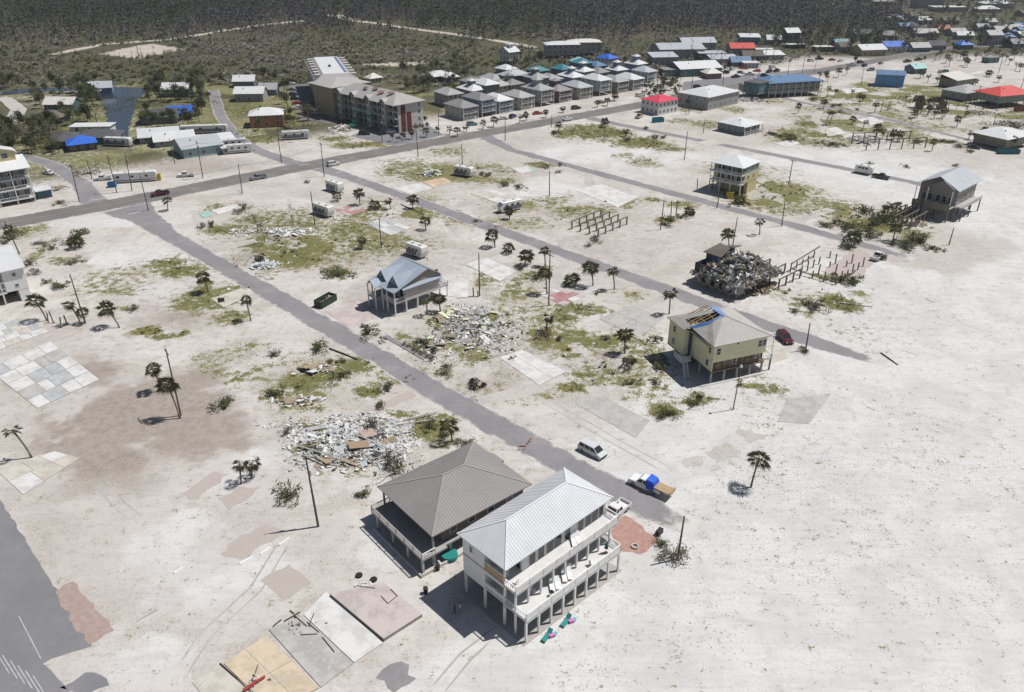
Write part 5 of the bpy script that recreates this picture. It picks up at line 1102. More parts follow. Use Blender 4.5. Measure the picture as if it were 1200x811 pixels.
for pts, w_ in (([(512,262),(480,258),(455,262)],4),([(560,470),(600,462),(640,450)],3.5),([(742,362),(770,352),(790,345)],4),([(600,288),(570,300),(545,312)],3.5),([(668,300),(655,320),(652,337)],3.2),([(520,246),(560,235),(590,229)],4),([(850,372),(880,384),(905,398)],4),([(700,195),(690,205),(690,218)],4),([(930,262),(950,252),(975,245)],3.5),([(880,182),(866,172),(860,160)],4),([(770,152),(776,146),(775,140)],4),([(960,130),(955,140),(968,152)],3.5),([(1040,140),(1025,134),(1010,128)],3.5),([(230,300),(262,290),(300,282)],3.5),([(300,345),(290,352),(278,352)],4),([(380,395),(400,385),(412,376)],4)):
    ribbon('driveway', g2(*pts), w_, DRIVE, .009, .5)
# ================================================================ vehicles
TYRE = mat('tyre', (.02,.02,.02), .9, .1, 2); RIM = mat('wheel_rim', (.35,.35,.36), .4, .1, 3, metal=.6); LAMP = mat('lamp_lens', (.75,.75,.72), .2, .05, 3); TAIL = mat('tail_lens', (.35,.02,.02), .3, .05, 3); BLACKP = mat('black_plastic', (.03,.03,.032), .6)
AUTO_G = glass('auto_glass', (.025,.03,.035), .06)
def paint(name, c): return mat('paint_'+name, c, .28, .04, 1.5, spec=.5)
PAINT_C = dict(silver=paint('silver', (.55,.56,.57)), white=paint('white', (.70,.70,.70)), black=paint('black', (.025,.026,.03)), maroon=paint('maroon', (.075,.012,.022)), grey=paint('grey', (.20,.205,.21)), navy=paint('navy', (.03,.05,.12)), teal=paint('teal', (.12,.22,.22)), red=paint('red', (.35,.04,.03)), tan=paint('tan', (.45,.38,.26)))
def hexa(mb, bot, top):   # two quads (4 points each) joined to a closed block
    return mb.add(list(bot)+list(top), [(3,2,1,0),(4,5,6,7),(0,1,5,4),(1,2,6,5),(2,3,7,6),(3,0,4,7)])
def quadpanel(q, inset, off):
    q = [np.array(p, float) for p in q]; c = sum(q)/4; n = np.cross(q[1]-q[0], q[3]-q[0]); n /= np.linalg.norm(n)
    a = [tuple(c+(p-c)*(1-inset)+n*off) for p in q]; b_ = [tuple(c+(p-c)*(1-inset)-n*.02) for p in q]
    return MB().add(b_+a, [(3,2,1,0),(4,5,6,7),(0,1,5,4),(1,2,6,5),(2,3,7,6),(3,0,4,7)])
CARS = dict(  # body profile (x,z) from rear to front along the top, width, greenhouse (xr0,xf0,xr1,xf1,zroof), wheelbase x
 sedan=dict(L=4.7, w=.91, prof=[(-2.32,.45),(-2.3,.95),(-1.6,1.02),(1.0,1.0),(2.05,.86),(2.32,.62),(2.32,.3)], gh=(-1.75,1.05,-1.05,.35,1.45), wx=(-1.35,1.4), wr=.32),
 suv=dict(L=4.8, w=.95, prof=[(-2.38,.5),(-2.36,1.12),(-1.0,1.16),(1.0,1.14),(2.1,1.02),(2.38,.75),(2.38,.35)], gh=(-2.3,1.15,-2.05,.45,1.78), wx=(-1.4,1.45), wr=.37),
 van=dict(L=5.0, w=.98, prof=[(-2.48,.45),(-2.46,1.05),(-1.0,1.1),(1.3,1.08),(2.2,.92),(2.48,.68),(2.48,.3)], gh=(-2.4,1.75,-2.15,.75,1.75), wx=(-1.5,1.5), wr=.34),
 pickup=dict(L=5.7, w=1.0, prof=[(-.75,.5),(-.75,1.12),(-.6,1.16),(1.3,1.16),(2.6,1.06),(2.85,.8),(2.85,.4)], gh=(-.7,1.45,-.45,.75,1.85), wx=(-1.75,1.85), wr=.39))
def make_car(kind, col, label, group=None, bed=True, cat=None):
    d = CARS[kind]; t = thing('parked_'+kind if kind != 'suv' else 'parked_car', label, cat or ('pickup' if kind == 'pickup' else 'car'), (0,0,0), 0, group); pm = PAINT_C[col]; w = d['w']
    pr = d['prof']; zb = .28; P = [(pr[0][0], zb)] + pr + [(pr[-1][0], zb)]
    P = [p for i, p in enumerate(P) if i == 0 or p != P[i-1]]
    cx = sum(p[0] for p in P)/len(P); n = len(P); mb = MB(); vs = []
    for y, s in ((-w,.96),(-w+.12,1.0),(w-.12,1.0),(w,.96)):
        vs += [(cx+(x-cx)*(s if s == 1 else .985), y, z if s == 1 else zb+(z-zb)*.93) for x, z in P]
    fs = []
    for k in range(3):
        for i in range(n): j = (i+1) % n; fs.append((k*n+i, (k+1)*n+i, (k+1)*n+j, k*n+j))
    fs += [tuple(range(n)), tuple(range(4*n-1, 3*n-1, -1))]
    mb.add(vs, fs)
    xr0, xf0, xr1, xf1, zr = d['gh']; z0 = 1.0 if kind == 'sedan' else (1.08 if kind == 'van' else 1.13); wt = w-.2; wb = w-.04
    bot = [(xr0,-wb,z0-.06),(xf0,-wb,z0-.06),(xf0,wb,z0-.06),(xr0,wb,z0-.06)]; top = [(xr1,-wt,zr),(xf1,-wt,zr),(xf1,wt,zr),(xr1,wt,zr)]
    hexa(mb, bot, top); mb.bx(xr1+.1, xf1-.08, -wt+.08, wt-.08, zr, zr+.035)
    if kind == 'pickup':
        mb.bx(-2.85, -.76, -w, -w+.1, .5, 1.14).bx(-2.85, -.76, w-.1, w, .5, 1.14).bx(-2.85, -2.75, -w+.1, w-.1, .5, 1.14).bx(-2.75, -.76, -w+.1, w-.1, .5, .62)
    body = mb.obj('body', pm, t)
    side_r = [bot[0],bot[1],top[1],top[0]]; side_l = [bot[2],bot[3],top[3],top[2]]; front = [bot[1],bot[2],top[2],top[1]]; rear = [bot[3],bot[0],top[0],top[3]]
    quadpanel(front, .1, .012).obj('windshield', AUTO_G, t); quadpanel(rear, .16, .012).obj('rear_window', AUTO_G, t)
    for s in (side_r, side_l):
        k = 3 if kind in ('van', 'suv') else 2
        for i in range(k):
            a, c = (i+.06)/k, (i+.94)/k
            q = [lerp(s[0], s[1], a), lerp(s[0], s[1], c), lerp(s[3], s[2], c), lerp(s[3], s[2], a)]; q = [lerp(q[0], q[3], .16), lerp(q[1], q[2], .16), lerp(q[1], q[2], .9), lerp(q[0], q[3], .9)]
            quadpanel(q, .04, .012).obj('side_window', AUTO_G, t)
    for x in d['wx']:
        for s in (-1, 1):
            y = s*(w-.12); wh = MB().cyl((x, y-.12, d['wr']), (x, y+.12, d['wr']), d['wr'], None, 12).obj('wheel', TYRE, t)
            MB().cyl((x, y+s*.121, d['wr']), (x, y+s*.135, d['wr']), d['wr']*.62, None, 10).obj('rim', RIM, wh)
    xf = pr[-2][0]; xrr = -2.85 if kind == 'pickup' else pr[0][0]
    for s in (-1, 1):
        MB().bx(xf-.08, xf+.02, s*(w-.3)-.16, s*(w-.3)+.16, .62, .78).obj('headlight', LAMP, t); MB().bx(xrr-.03, xrr+.05, s*(w-.14)-.09, s*(w-.14)+.09, .78, 1.0).obj('tail_light', TAIL, t)
    MB().bx(xf-.05, xf+.06, -w+.08, w-.08, .32, .5).bx(xrr-.07, xrr+.03, -w+.08, w-.08, .36, .52).obj('bumper', BLACKP if kind != 'pickup' else RIM, t)
    return t
_PROTO = {}
def car(kind, col, at, head, label, group=None, sc=None):
    xy = G(*at)
    if (kind, col) not in _PROTO:
        t = make_car(kind, col, label, group); _PROTO[(kind, col)] = (t, kidmap(t)); t.location = (xy[0], xy[1], 0.022); t.rotation_euler = (0, 0, R(head)); return t
    t, k = _PROTO[(kind, col)]; c = dup(t, k, (xy[0], xy[1], .022), R(head), label)
    if 'group' in c.keys(): del c['group']
    if group: c['group'] = group
    return c
car('van', 'silver', (694,531), -44, 'silver minivan parked on the sand beside the near street')
tr = car('pickup', 'white', (757,571), 142, 'white pickup carrying long timber under a blue tarp by the near street')
# its load: a timber flatbed and a blue tarp lashed behind the cab
mb = MB(); t_ = thing('timber_load', 'stack of long yellow planks with a blue tarp on the white pickup', 'lumber', (*G(757,571), .022), R(142))
for i in range(7): MB().bx(-4.6, -1.4, -.95+i*.275, -.95+i*.275+.24, 1.18, 1.36).obj('plank', PLY, t_)
for x in (-4.5, -3.0, -1.6): MB().bx(x-.06, x+.06, -1.0, 1.0, 1.08, 1.18).obj('bearer', WOOD, t_)
MB().bx(-4.62, -4.55, -1.0, 1.0, .9, 1.7).obj('end_board', PLY, t_)
tp = MB(); hexa(tp, [(-1.9,-1.08,1.0),(-.2,-1.08,1.12),(-.2,1.08,1.12),(-1.9,1.08,1.0)], [(-1.5,-.85,2.15),(-.35,-.9,2.3),(-.35,.9,2.25),(-1.6,.8,2.05)]); tp.bx(-1.7, -.5, -1.14, -1.08, .7, 1.3).bx(-1.7, -.5, 1.08, 1.14, .7, 1.3); tp.obj('tarp', mat('vivid_tarp', (.02,.10,.55), .5, .25, 1.5, .5), t_)
car('pickup', 'white', (721,603), 228, 'white pickup with an open bed on brick paving beside the beach house')
car('suv', 'maroon', (919,399), -80, 'dark maroon car parked by the middle street near the yellow house')
car('pickup', 'white', (1028,303), 48, 'white pickup on the brick floor among leaning piles')
car('pickup', 'black', (1032,209), -44, 'black pickup towing a white box trailer on the outer street')
car('pickup', 'maroon', (188,229), 218, 'dark red pickup driving on the main road past the junction')
car('pickup', 'grey', (303,210), 218, 'dark grey pickup driving on the main road behind the red one')
car('suv', 'silver', (391,194), 38, 'silver car driving on the main road at the middle street')
car('pickup', 'white', (121,211), 195, 'white pickup parked beside the power poles and yard trailer'); car('pickup', 'white', (218,207), 190, 'white pickup parked below the silver gabled hall')
car('sedan', 'white', (57,204), 150, 'white car parked on sand beside the cross street'); car('suv', 'black', (427,158), 5, 'black car parked in front of the hotel'); car('suv', 'silver', (458,156), 20, 'pale silver car parked beside the hotel kiosk')
car('sedan', 'white', (590,140), 20, 'white car parked before the slate-blue cottage'); car('suv', 'navy', (601,138), 60, 'dark blue car parked before the beige cottage'); car('sedan', 'red', (630,134), 20, 'red car parked before the front cottages'); car('suv', 'teal', (553,147), 20, 'teal car parked before the cottage nearest the hotel'); car('suv', 'black', (675,128), 25, 'black car parked before the silver-roofed cottage')
car('sedan', 'white', (665,141), 38, 'white car driving on the main road past the cottages'); car('sedan', 'grey', (704,121), 25, 'grey car parked before the aqua cottage'); car('suv', 'white', (750,113), 25, 'white car parked beside the palm clump')
car('suv', 'black', (817,103), 30, 'black car waiting in the shop yard entrance'); car('pickup', 'black', (828,104), 30, 'black pickup in the shop yard entrance'); car('pickup', 'tan', (749,138), 60, 'tan pickup beside the crimson-roofed house'); car('pickup', 'black', (1063,73), 200, 'black truck on the main road by the stores'); car('pickup', 'black', (1076,71), 200, 'second black truck on the main road by the stores')
car('suv', 'grey', (1020,83), 200, 'grey car on the main road near the bright blue house'); car('suv', 'teal', (1107,85), 100, 'teal car standing on the open lots'); car('sedan', 'black', (1141,174), -35, 'black car parked by the house with the large white roof'); car('sedan', 'grey', (37,205+84), 10, 'grey car half hidden by shrubs') if 0 else None
r = random.Random(9); kinds = [('sedan','white'),('suv','black'),('suv','silver'),('sedan','grey'),('pickup','white'),('sedan','red'),('suv','navy'),('pickup','black')]
for i, p in enumerate([(840,84),(850,86),(858,82),(868,86),(878,88),(887,84),(896,90),(862,91),(884,94),(901,85),(906,92),(895,97),(846,81),(872,81)]):
    k = kinds[i % 8]; car(*k, p, r.uniform(0,360), f'{k[1]} {"pickup" if k[0]=="pickup" else "car"} parked in the shop yard', 'vehicles in the shop yard')
for i, p in enumerate([(341,99),(342,106),(344,112),(346,117),(349,128),(370,122),(371,134),(348,122)]):
    k = kinds[(i*3) % 8]; car(*k, p, r.uniform(-10,10)+20, f'{k[1]} {"pickup" if k[0]=="pickup" else "car"} in the hotel parking lot', 'cars in the hotel parking lot')
for i, p in enumerate([(905,80),(910,84),(998,77),(1008,74),(1013,78),(1032,75),(985,72),(975,71),(950,72),(960,70)]):
    k = kinds[(i*5+2) % 8]; car(*k, p, r.uniform(10,60), f'{k[1]} {"pickup" if k[0]=="pickup" else "car"} parked by the junk yard', 'vehicles by the junk yard')

# ---- campers, trailers, skips
RVW = paint('camper_white', (.64,.64,.62)); RVG = mat('camper_stripe', (.14,.15,.17), .5)
def camper(label, at, head, L_=8.0, w=2.45, h=2.9, stripe=True, nose=False, wheels=True, dark=False, name='camper', cat='camper'):
    t = thing(name, label, cat, (*G(*at), 0), R(head)); a = L_/2; z0 = .55
    P = [(-a,z0),(-a,z0+h-.15),(-a+.15,z0+h),(a-.5,z0+h),(a-.05 if not nose else a-1.1,z0+h-.25),(a,z0+h*.5),(a-.35,z0)] if nose or True else []
    n = len(P); mb = MB(); vs = []
    for y, s in ((-w/2,.985),(-w/2+.1,1),(w/2-.1,1),(w/2,.985)): vs += [(x*s, y, z0+(z-z0)*(s if s == 1 else .97)) for x, z in P]
    fs = [(k*n+i, (k+1)*n+i, (k+1)*n+(i+1) % n, k*n+(i+1) % n) for k in range(3) for i in range(n)] + [tuple(range(n)), tuple(range(4*n-1, 3*n-1, -1))]
    mb.add(vs, fs); mb.obj('body', RVW, t)
    for s in (-1, 1):
        y = s*(w/2+.005)
        if stripe: MB().bx(-a+.2, a-.9, min(y, y+s*.02), max(y, y+s*.02), z0+.25, z0+(1.5 if dark else .6)).obj('stripe', RVG, t)
        for k in range(3):
            x = -a+1.6+k*(L_-3)/2.4; MB().bx(x-.5, x+.5, min(y, y+s*.035), max(y, y+s*.035), z0+1.35, z0+2.05).obj('window', AUTO_G, t)
    MB().bx(a-2.0, a-1.3, -w/2-.03, -w/2-.006, z0+.1, z0+2.1).obj('door', FR_WHITE, t)
    MB().bx(-a-.02, -a+.0, -.6, .6, z0+1.3, z0+2.0).obj('rear_window', AUTO_G, t)
    for x in (-a*.4, a*.45): MB().bx(x-.45, x+.45, -.35, .35, z0+h+.0, z0+h+.28).obj('roof_unit', mat('roof_unit', (.5,.5,.48)), t)
    for x in (-.5, .4):
        for s in (-1, 1): MB().cyl((x, s*(w/2-.2)-.11, .36), (x, s*(w/2-.2)+.11, .36), .36, None, 10).obj('wheel', TYRE, t)
    MB().beam((a-.35,0,z0-.05), (a+1.0,0,z0-.1), .12, .12).bx(a+.7, a+.8, -.05, .05, 0, z0-.05).obj('hitch', BLACKP, t)
    return t
camper('white camper with dark slide-outs beside the red tiled floor', (380,252), -40, 7.5, dark=True); camper('grey and white camper beside the main road junction', (393,224), -42, 7, dark=True)
camper('dark striped camper at the orange-tan tiled floor', (544,206), -30, 7.2, dark=True); camper('white camper with a rounded nose on the middle street lot', (597,247), 215, 8, nose=True, dark=True)
camper('white camper parked behind the gabled house', (489,300), -40, 6.2, dark=True); camper('long white trailer in the yard beside the power poles', (160,213), 14, 14, h=3.0); camper('motorhome parked below the hotel', (347,163), 14, 11, dark=True)
camper('blue and white trailer parked under trees by the charcoal roof', (140,171), -8, 11, dark=True); camper('white motorhome beside the silver gabled hall', (282,179), 20, 9); camper('white camper behind the motorhome by the silver gabled hall', (275,173), 20, 9); camper('dark long trailer behind the silver gabled hall', (240,156), 8, 19, dark=True)
camper('white box trailer hitched behind the black pickup', (1012,203.5), -44, 6.0, w=2.4, h=2.5, stripe=False, name='box_trailer', cat='trailer')
def skip(label, at, head, m, L_=5.5, w=2.3, h=1.7, name='dumpster', fill=True):
    t = thing(name, label, 'dumpster', (*G(*at), 0), R(head)); a, c = L_/2, w/2; mb = MB()
    mb.bx(-a, a, -c, c, .12, .25).bx(-a, a, -c, -c+.08, .25, h).bx(-a, a, c-.08, c, .25, h).bx(-a, -a+.08, -c+.08, c-.08, .25, h).bx(a-.08, a, -c+.08, c-.08, .25, h); mb.obj('bin', m, t)
    mb = MB()
    for i in range(7): x = -a+.4+i*(L_-.8)/6; mb.bx(x-.06, x+.06, -c-.06, -c, .2, h-.05).bx(x-.06, x+.06, c, c+.06, .2, h-.05)
    mb.bx(-a-.04, a+.04, -c-.07, -c+.1, h, h+.08).bx(-a-.04, a+.04, c-.1, c+.07, h, h+.08); mb.obj('rib', m, t); MB().bx(-a+.2, a-.2, -c+.2, -c+.4, 0, .12).bx(-a+.2, a-.2, c-.4, c-.2, 0, .12).obj('skid', DARKW, t)
    if fill: rubble(t, 60, (-a+.3, a-.3, -c+.3, c-.3, .25, h*.6), DEB[2], .3, .9, 3, False, False)
    return t
skip('green roll-off dumpster standing at the near street', (382,356), 62, mat('dumpster_green', (.032,.058,.042), .6, .2, 1)); skip('teal dumpster beside the house with the large white roof', (1181,180), 0, mat('dumpster_teal', (.04,.13,.16)), 8); skip('yellow portable bin by the back street', (855,232), 20, mat('bin_yellow', (.55,.42,.06)), 1.8, 1.6, 2.0)
skip('yellow bin beside the long white trailer', (185,211), 14, mat('bin_yellow', (.55,.42,.06)), 2.4, 1.8, 2.0); skip('blue bin beside the power poles', (132,219), 14, mat('bin_blue', (.04,.2,.42)), 2.6, 1.8, 1.6); skip('turquoise dumpster in front of the crimson-roofed house', (771,143), 20, mat('bin_turquoise', (.02,.20,.26)), 5, 2.2, 1.9); skip('rust red container at the edge beside the red-roofed house', (1197,130), 10, mat('bin_rust', (.28,.10,.05)), 7, 2.4, 2.0)
# boom lift in front of the hotel
t = thing('boom_lift', 'green boom lift raised in front of the hotel', 'lift', (*G(415,150), 0), 0); LG = mat('lift_green', (.02,.28,.14), .5)
MB().bx(-1.6,1.6,-1.1,1.1,.5,1.6).obj('chassis', LG, t); MB().beam((-.8,0,1.6),(1.2,.5,8.0),.35,.35).obj('boom', LG, t); MB().beam((1.2,.5,8.0),(7.5,.5,5.2),.3,.3).obj('boom', LG, t); MB().bx(7.2,8.8,-.3,1.3,4.2,5.2).obj('basket', LG, t)
for x in (-1.1,1.1):
    for y in (-1.1,1.1): MB().cyl((x,y-.15,.5),(x,y+.15,.5),.5,None,10).obj('wheel', TYRE, t)

# ================================================================ utility poles
POLEW = mat('pole_wood', (.115,.095,.08), .9, .25, 1, streak=.2); STEEL = mat('pole_steel', (.30,.30,.29), .6); PORC = mat('insulator', (.35,.35,.34), .4)
POLES = [(93,236,192,1),(137,226,182,1),(155,224,181,2),(174,247,205,0),(108,210,186,0),(238,209,165,2),(284,227,192,0),(205,192,162,0),(51,182,151,0),(330,191,151,1),(380,207,167,1),(369,264,224,0),(447,290,254,0),(448,167,139,2),(490,184,144,1),(514,157,127,1),(542,196,169,0),(592,165,137,1),
 (644,229,200,0),(802,187,154,0),(774,269,234,1),(817,221,209,0),(840,244,226,0),(858,292,255,0),(824,156,141,0),(708,162,150,0),(646,149,135,0),(924,217,187,1),(916,265,234,0),(1076,254,210,1),(1112,287,267,0),(1009,100,80,1),(100,379,321,0),(212,487,409,1),(562,347,297,0),(643,358,296,1),(944,411,379,0),(794,655,604,0),
 (940,52+34,66,0),(1143,126,100,1),(1164,148,133,0),(796,106,87,1),(810,106,88,0),(847,101,78,1),(888,97,75,1),(923,88,70,0),(954,85,72,0),(1170,86,62,0),(1196,105,82,0),(770,108,90,0)]
for i, (px, py, tp, arm) in enumerate(POLES):
    x, y = G(px, py); h = min(14, HT(px, py, tp)); lab = {0: 'bare timber pole', 1: 'timber utility pole with a crossarm', 2: 'timber utility pole with crossarm and transformer can'}[arm]
    where = 'along the main road' if py < 250 and px < 700 else ('on the sandy lots' if py > 250 else 'on the open lots beyond the middle street')
    t = thing('utility_pole', f'{lab} {where}', 'utility pole', (x, y), 0, f'{lab}s {where}')
    rr = random.Random(i); lx, ly = rr.uniform(-.35,.35), rr.uniform(-.2,.2)
    MB().cyl((0,0,0), (lx,ly,h), .17, .11, 8).obj('shaft', POLEW, t)
    if arm:
        a = R(128); q = h*.95; ca, sa = math.cos(a), math.sin(a)
        arm_o = MB().beam((lx-ca*1.2,ly-sa*1.2,q),(lx+ca*1.2,ly+sa*1.2,q),.1,.13).obj('crossarm', POLEW, t)
        for s in (-1.1,-.4,.4,1.1): MB().cyl((lx+ca*s,ly+sa*s,q+.05),(lx+ca*s,ly+sa*s,q+.28),.05,.04,6).obj('insulator', PORC, arm_o)
    if arm == 2: MB().cyl((lx+.4,ly-.1,h*.78),(lx+.4,ly-.1,h*.78+.95),.26,None,10).obj('transformer', STEEL, t)
# wires still hanging between the poles of the main road
WIRE = mat('wire', (.03,.03,.03), .7); pk = {(p[0], p[1]): p for p in POLES}
for a, c in (((174,247),(284,227)),((284,227),(380,207)),((380,207),(490,184)),((490,184),(592,165)),((592,165),(646,149)),((93,236),(137,226)),((137,226),(155,224)),((155,224),(238,209)),((238,209),(330,191)),((330,191),(448,167)),((448,167),(514,157))):
    A_, B_ = G(*a), G(*c); ha, hb = min(14, HT(*pk[a][:3]))*.93, min(14, HT(*pk[c][:3]))*.93; pts = []
    for k in range(9): t_ = k/8; pts.append((( B_[0]-A_[0])*t_, (B_[1]-A_[1])*t_, ha+(hb-ha)*t_-4*1.1*t_*(1-t_)))
    tag(MB().tube(pts, [.035]*9, 4).obj('power_line', WIRE, None, (*A_, 0)), 'sagging black wire strung between two poles of the main road', 'power line', 'wires along the main road')
# leaning pole with a broken crossarm, and the street lamps
x, y = G(373,617); t = thing('utility_pole', 'timber utility pole with a snapped hanging crossarm beside the white debris heap', 'utility pole', (x, y)); MB().cyl((0,0,0),(-.35,.1,12.2),.19,.12,9).obj('shaft', POLEW, t); MB().beam((-.9,0,13.0),(2.2,.9,10.3),.13,.16).obj('crossarm', POLEW, t); MB().cyl((-.2,.25,9.2),(-.2,.25,10.0),.2,None,9).obj('transformer', STEEL, t)
x, y = G(859,480); t = thing('street_lamp', 'slim street lamp with a bare globe below the yellow house', 'street lamp', (x, y)); MB().cyl((0,0,0),(.25,0,8.9),.11,.07,9).obj('shaft', POLEW, t); MB().cyl((.25,0,8.9),(.25,0,9.1),.12,.3,10).cyl((.25,0,9.1),(.25,0,9.45),.3,.16,10).obj('lamp_head', mat('lamp_globe', (.6,.6,.58), .4), t)
x, y = G(23,298); t = thing('street_lamp', 'street lamp on a timber pole with a bent arm beside the main road', 'street lamp', (x, y)); MB().cyl((0,0,0),(-1.2,0,9.4),.17,.11,9).obj('shaft', POLEW, t); MB().tube([(-1.2,0,9.4),(-2.0,0,9.9),(-2.9,0,9.9)],[.06,.05,.05],6).obj('arm', STEEL, t); MB().cbx(-3.2,0,9.85,.8,.35,.18).obj('lamp_head', STEEL, t)
# ================================================================ palms, shrubs, bare trees
PALM_G = leafmat('palm_leaf', (.085,.10,.038), (.17,.165,.075)); PALM_D = leafmat('palm_dead_leaf', (.13,.10,.065), (.19,.155,.105)); BARK = mat('palm_bark', (.19,.165,.135), .9, .25, 2, .4)
BUSH_G = leafmat('bush_leaf', (.065,.08,.027), (.13,.13,.055)); BUSH_D = leafmat('bush_dry', (.11,.095,.065), (.17,.145,.10)); TWIG = mat('dead_twig', (.17,.15,.135), .9, .25, 2)
TREE_G = leafmat('tree_leaf', (.045,.06,.02), (.095,.10,.04))
def palm_crown(seed, nf=30, rad=1.75, up=(-.75,1.25), ragged=0.0, blades=8):
    r = random.Random(seed); mb = MB()
    wind = (-.5, -.15)
    for i in range(nf):
        a = i*2.39996+r.uniform(-.3,.3); el = up[0]+(up[1]-up[0])*((i+.5)/nf)+r.uniform(-.15,.15)
        if r.random() < ragged: continue
        l = rad*.5*r.uniform(.8,1.15); ce, se = math.cos(el), math.sin(el)
        d = np.array([ce*math.cos(a)+wind[0]*ragged, ce*math.sin(a)+wind[1]*ragged, se]); d /= np.linalg.norm(d)
        s = np.cross(d, (0,0,1)); s /= (np.linalg.norm(s)+1e-6); n = np.cross(s, d)
        base = d*.1; hub = d*l - np.array([0,0,.08*l])
        w = s*.025; mb.add([tuple(base-w), tuple(base+w), tuple(hub+w), tuple(hub-w)], [(0,1,2,3)])
        bl = rad*.72*r.uniform(.8,1.2)
        for k in range(blades):
            t = (k/(blades-1)-.5)*2.5; v = d*math.cos(t)+s*math.sin(t); L_ = bl*(1-.18*abs(t))*r.uniform(.85,1.1)
            m = hub+v*L_*.55+n*.05; tip = hub+v*L_+np.array([0,0,-.30*L_*r.uniform(.6,1.5)])
            p = np.cross(v, n); p = p/np.linalg.norm(p)*.055
            mb.add([tuple(hub), tuple(m-p), tuple(tip), tuple(m+p)], [(0,1,2),(0,2,3)])
    return mb
CROWN = [palm_crown(1, 22).mesh('crown', PALM_G), palm_crown(2, 18, 1.6, (-.9,1.1), .12).mesh('crown', PALM_G), palm_crown(3, 26, 1.9, (-.8,1.3)).mesh('crown', PALM_G), palm_crown(4, 16, 1.5, (-1.0,.9), .25).mesh('crown', PALM_G), palm_crown(5, 20, 1.7, (-.6,1.3), .1).mesh('crown', PALM_G)]
DEADC = palm_crown(8, 22, 1.4, (-1.3,.1), .15, 6).mesh('dead_fronds', PALM_D)
def trunk_mesh(h, lx, ly):
    pts = [(lx*(t**1.5), ly*(t**1.5), h*t) for t in (0,.25,.5,.75,1)]; mb = MB().tube(pts, [.19,.16,.15,.15,.17], 8)
    return mb.mesh('trunk', BARK, True)
def palm(at, h, label, group, seed, lean=(0,0), sc=1.0, dead=False, bare=False, world=False):
    x, y = at if world else G(*at); t = thing('cabbage_palm', label, 'palm', (x, y), 0, group); r = random.Random(seed)
    tk = put('trunk', trunk_mesh(h, *lean), t)
    if bare: return t
    s = sc*r.uniform(.88,1.15)
    c = put('crown', CROWN[seed % 5] if not dead else DEADC, t, (*lean, h-.05), r.random()*6.28, (s*r.uniform(.8,1.15), s*r.uniform(.8,1.15), s*r.uniform(.75,1.15))); c.rotation_euler = (r.uniform(-.3,.3), r.uniform(-.3,.3), r.random()*6.28)
    if not dead and r.random() < .6: q = s*r.uniform(.5,.9); put('dead_fronds', DEADC, t, (*lean, h-.15), r.random()*6.28, (q, q, q*r.uniform(.8,1.3)))
    return t
PALMS = [ # px, py, crown centre py, lean px, label id
 (244,342,323,-3,0),(294,376,351,-3,0),(140,384,362,-12,1),(95,380,358,-6,2),(100,378,364,2,2),(55,376,352,-5,3),(191,458,432,-5,4),(211,490,455,-6,4),(37,536,502,-13,5),(283,567,543,0,6),(295,560,541,2,6),(530,517,497,-1,7),(880,571,540,2,8),
 (501,369,350,-1,9),(516,365,348,-1,9),(580,290,277,-2,10),(639,312,292,-1,10),(615,311,301,0,10),(640,388,371,1,11),(641,345,322,-3,11),(695,335,313,-2,12),(720,339,317,-3,12),(669,332,325,0,12),(784,368,346,0,13),(732,414,391,0,14),
 (422,240,226,-1,15),(396,236,229,0,15),(441,245,239,0,15),(458,245,234,-2,15),(484,245,234,-1,15),(499,270,258,-1,15),(424,292,282,0,15),(596,296,289,0,10),(890,275,258,0,16),(854,289,276,-1,16),(866,238,234,0,17),
 (655,155,145,0,18),(709,149,142,0,18),(733,160,154,0,18),(597,257,248,-1,19),
 (935,133,123,0,20),(969,114,104,1,20),(977,116,103,2,20),(997,117,106,1,20),(1007,121,112,0,20),(1011,119,113,0,20),(1025,132,121,0,20),(965,127,119,0,20),(968,146,131,1,20),(972,146,130,3,20),(999,145,139,-2,20),(1010,153,142,2,20),(1027,160,150,0,20),(1034,162,153,1,20),(1047,164,156,0,20),
 (1092,177,165,0,21),(1054,166,156,0,21),(1121,149,139,0,21),(1131,137,132,0,21),(1130,124,117,2,21),(1142,101,95,0,21),(1170,97,90,0,21),(1159,90,85,0,21),(1035,254,238,0,22),(1047,249,241,0,22),(1046,282,267,0,22),(994,289,280,-2,22),(1000,288,278,0,22),
 (1135,163,155,0,23),(1142,167,157,0,23),(1151,162,153,0,23),(1186,176,163,0,23),(1193,172,163,0,23),
 (762,110,101,0,24),(768,112,103,0,24),(774,110,101,0,24),(780,107,98,0,24),(786,106,97,0,24),(755,114,106,0,24),(791,104,96,0,24),
 (536,160,152,0,25),(566,151,144,0,25),(578,149,140,0,25),(609,144,136,0,25),(617,142,135,0,25),(640,138,131,0,25),(700,126,119,0,25),(712,124,117,0,25),(660,132,127,0,25),(483,163,155,0,25),(500,161,153,0,25),(527,158,150,0,25),(720,118,112,0,25),(547,154,148,0,25),
 (197,247,236,0,26),(90,291,283,0,27),(12,279,270,0,27),(225,120,112,0,28),(231,140,128,0,28),(234,143,130,0,28),(305,306,298,0,6),(810,252,247,0,17)]
for i in range(26):
    rr = random.Random(100+i); PALMS.append((rr.uniform(1068,1104), 0, 0, 0, 29) if 0 else (1070+rr.random()*34, 124+rr.random()*17, -9-rr.random()*3, 0, 29))
for (px, py) in [(1095,72),(1101,70),(1108,74),(1115,69),(1121,68),(1125,70),(1131,77),(1133,79),(1112,78),(1143,71),(1153,68),(1157,66),(1160,63),(1178,73),(1182,76),(1190,82),(1195,84),(1188,70),(1100,92),(1078,92),(1087,97),(1082,91),(1098,98),(1186,64),(1128,71),(960,93),(970,96),(982,91),(992,88)]: PALMS.append((px, py, -8, 0, 30))
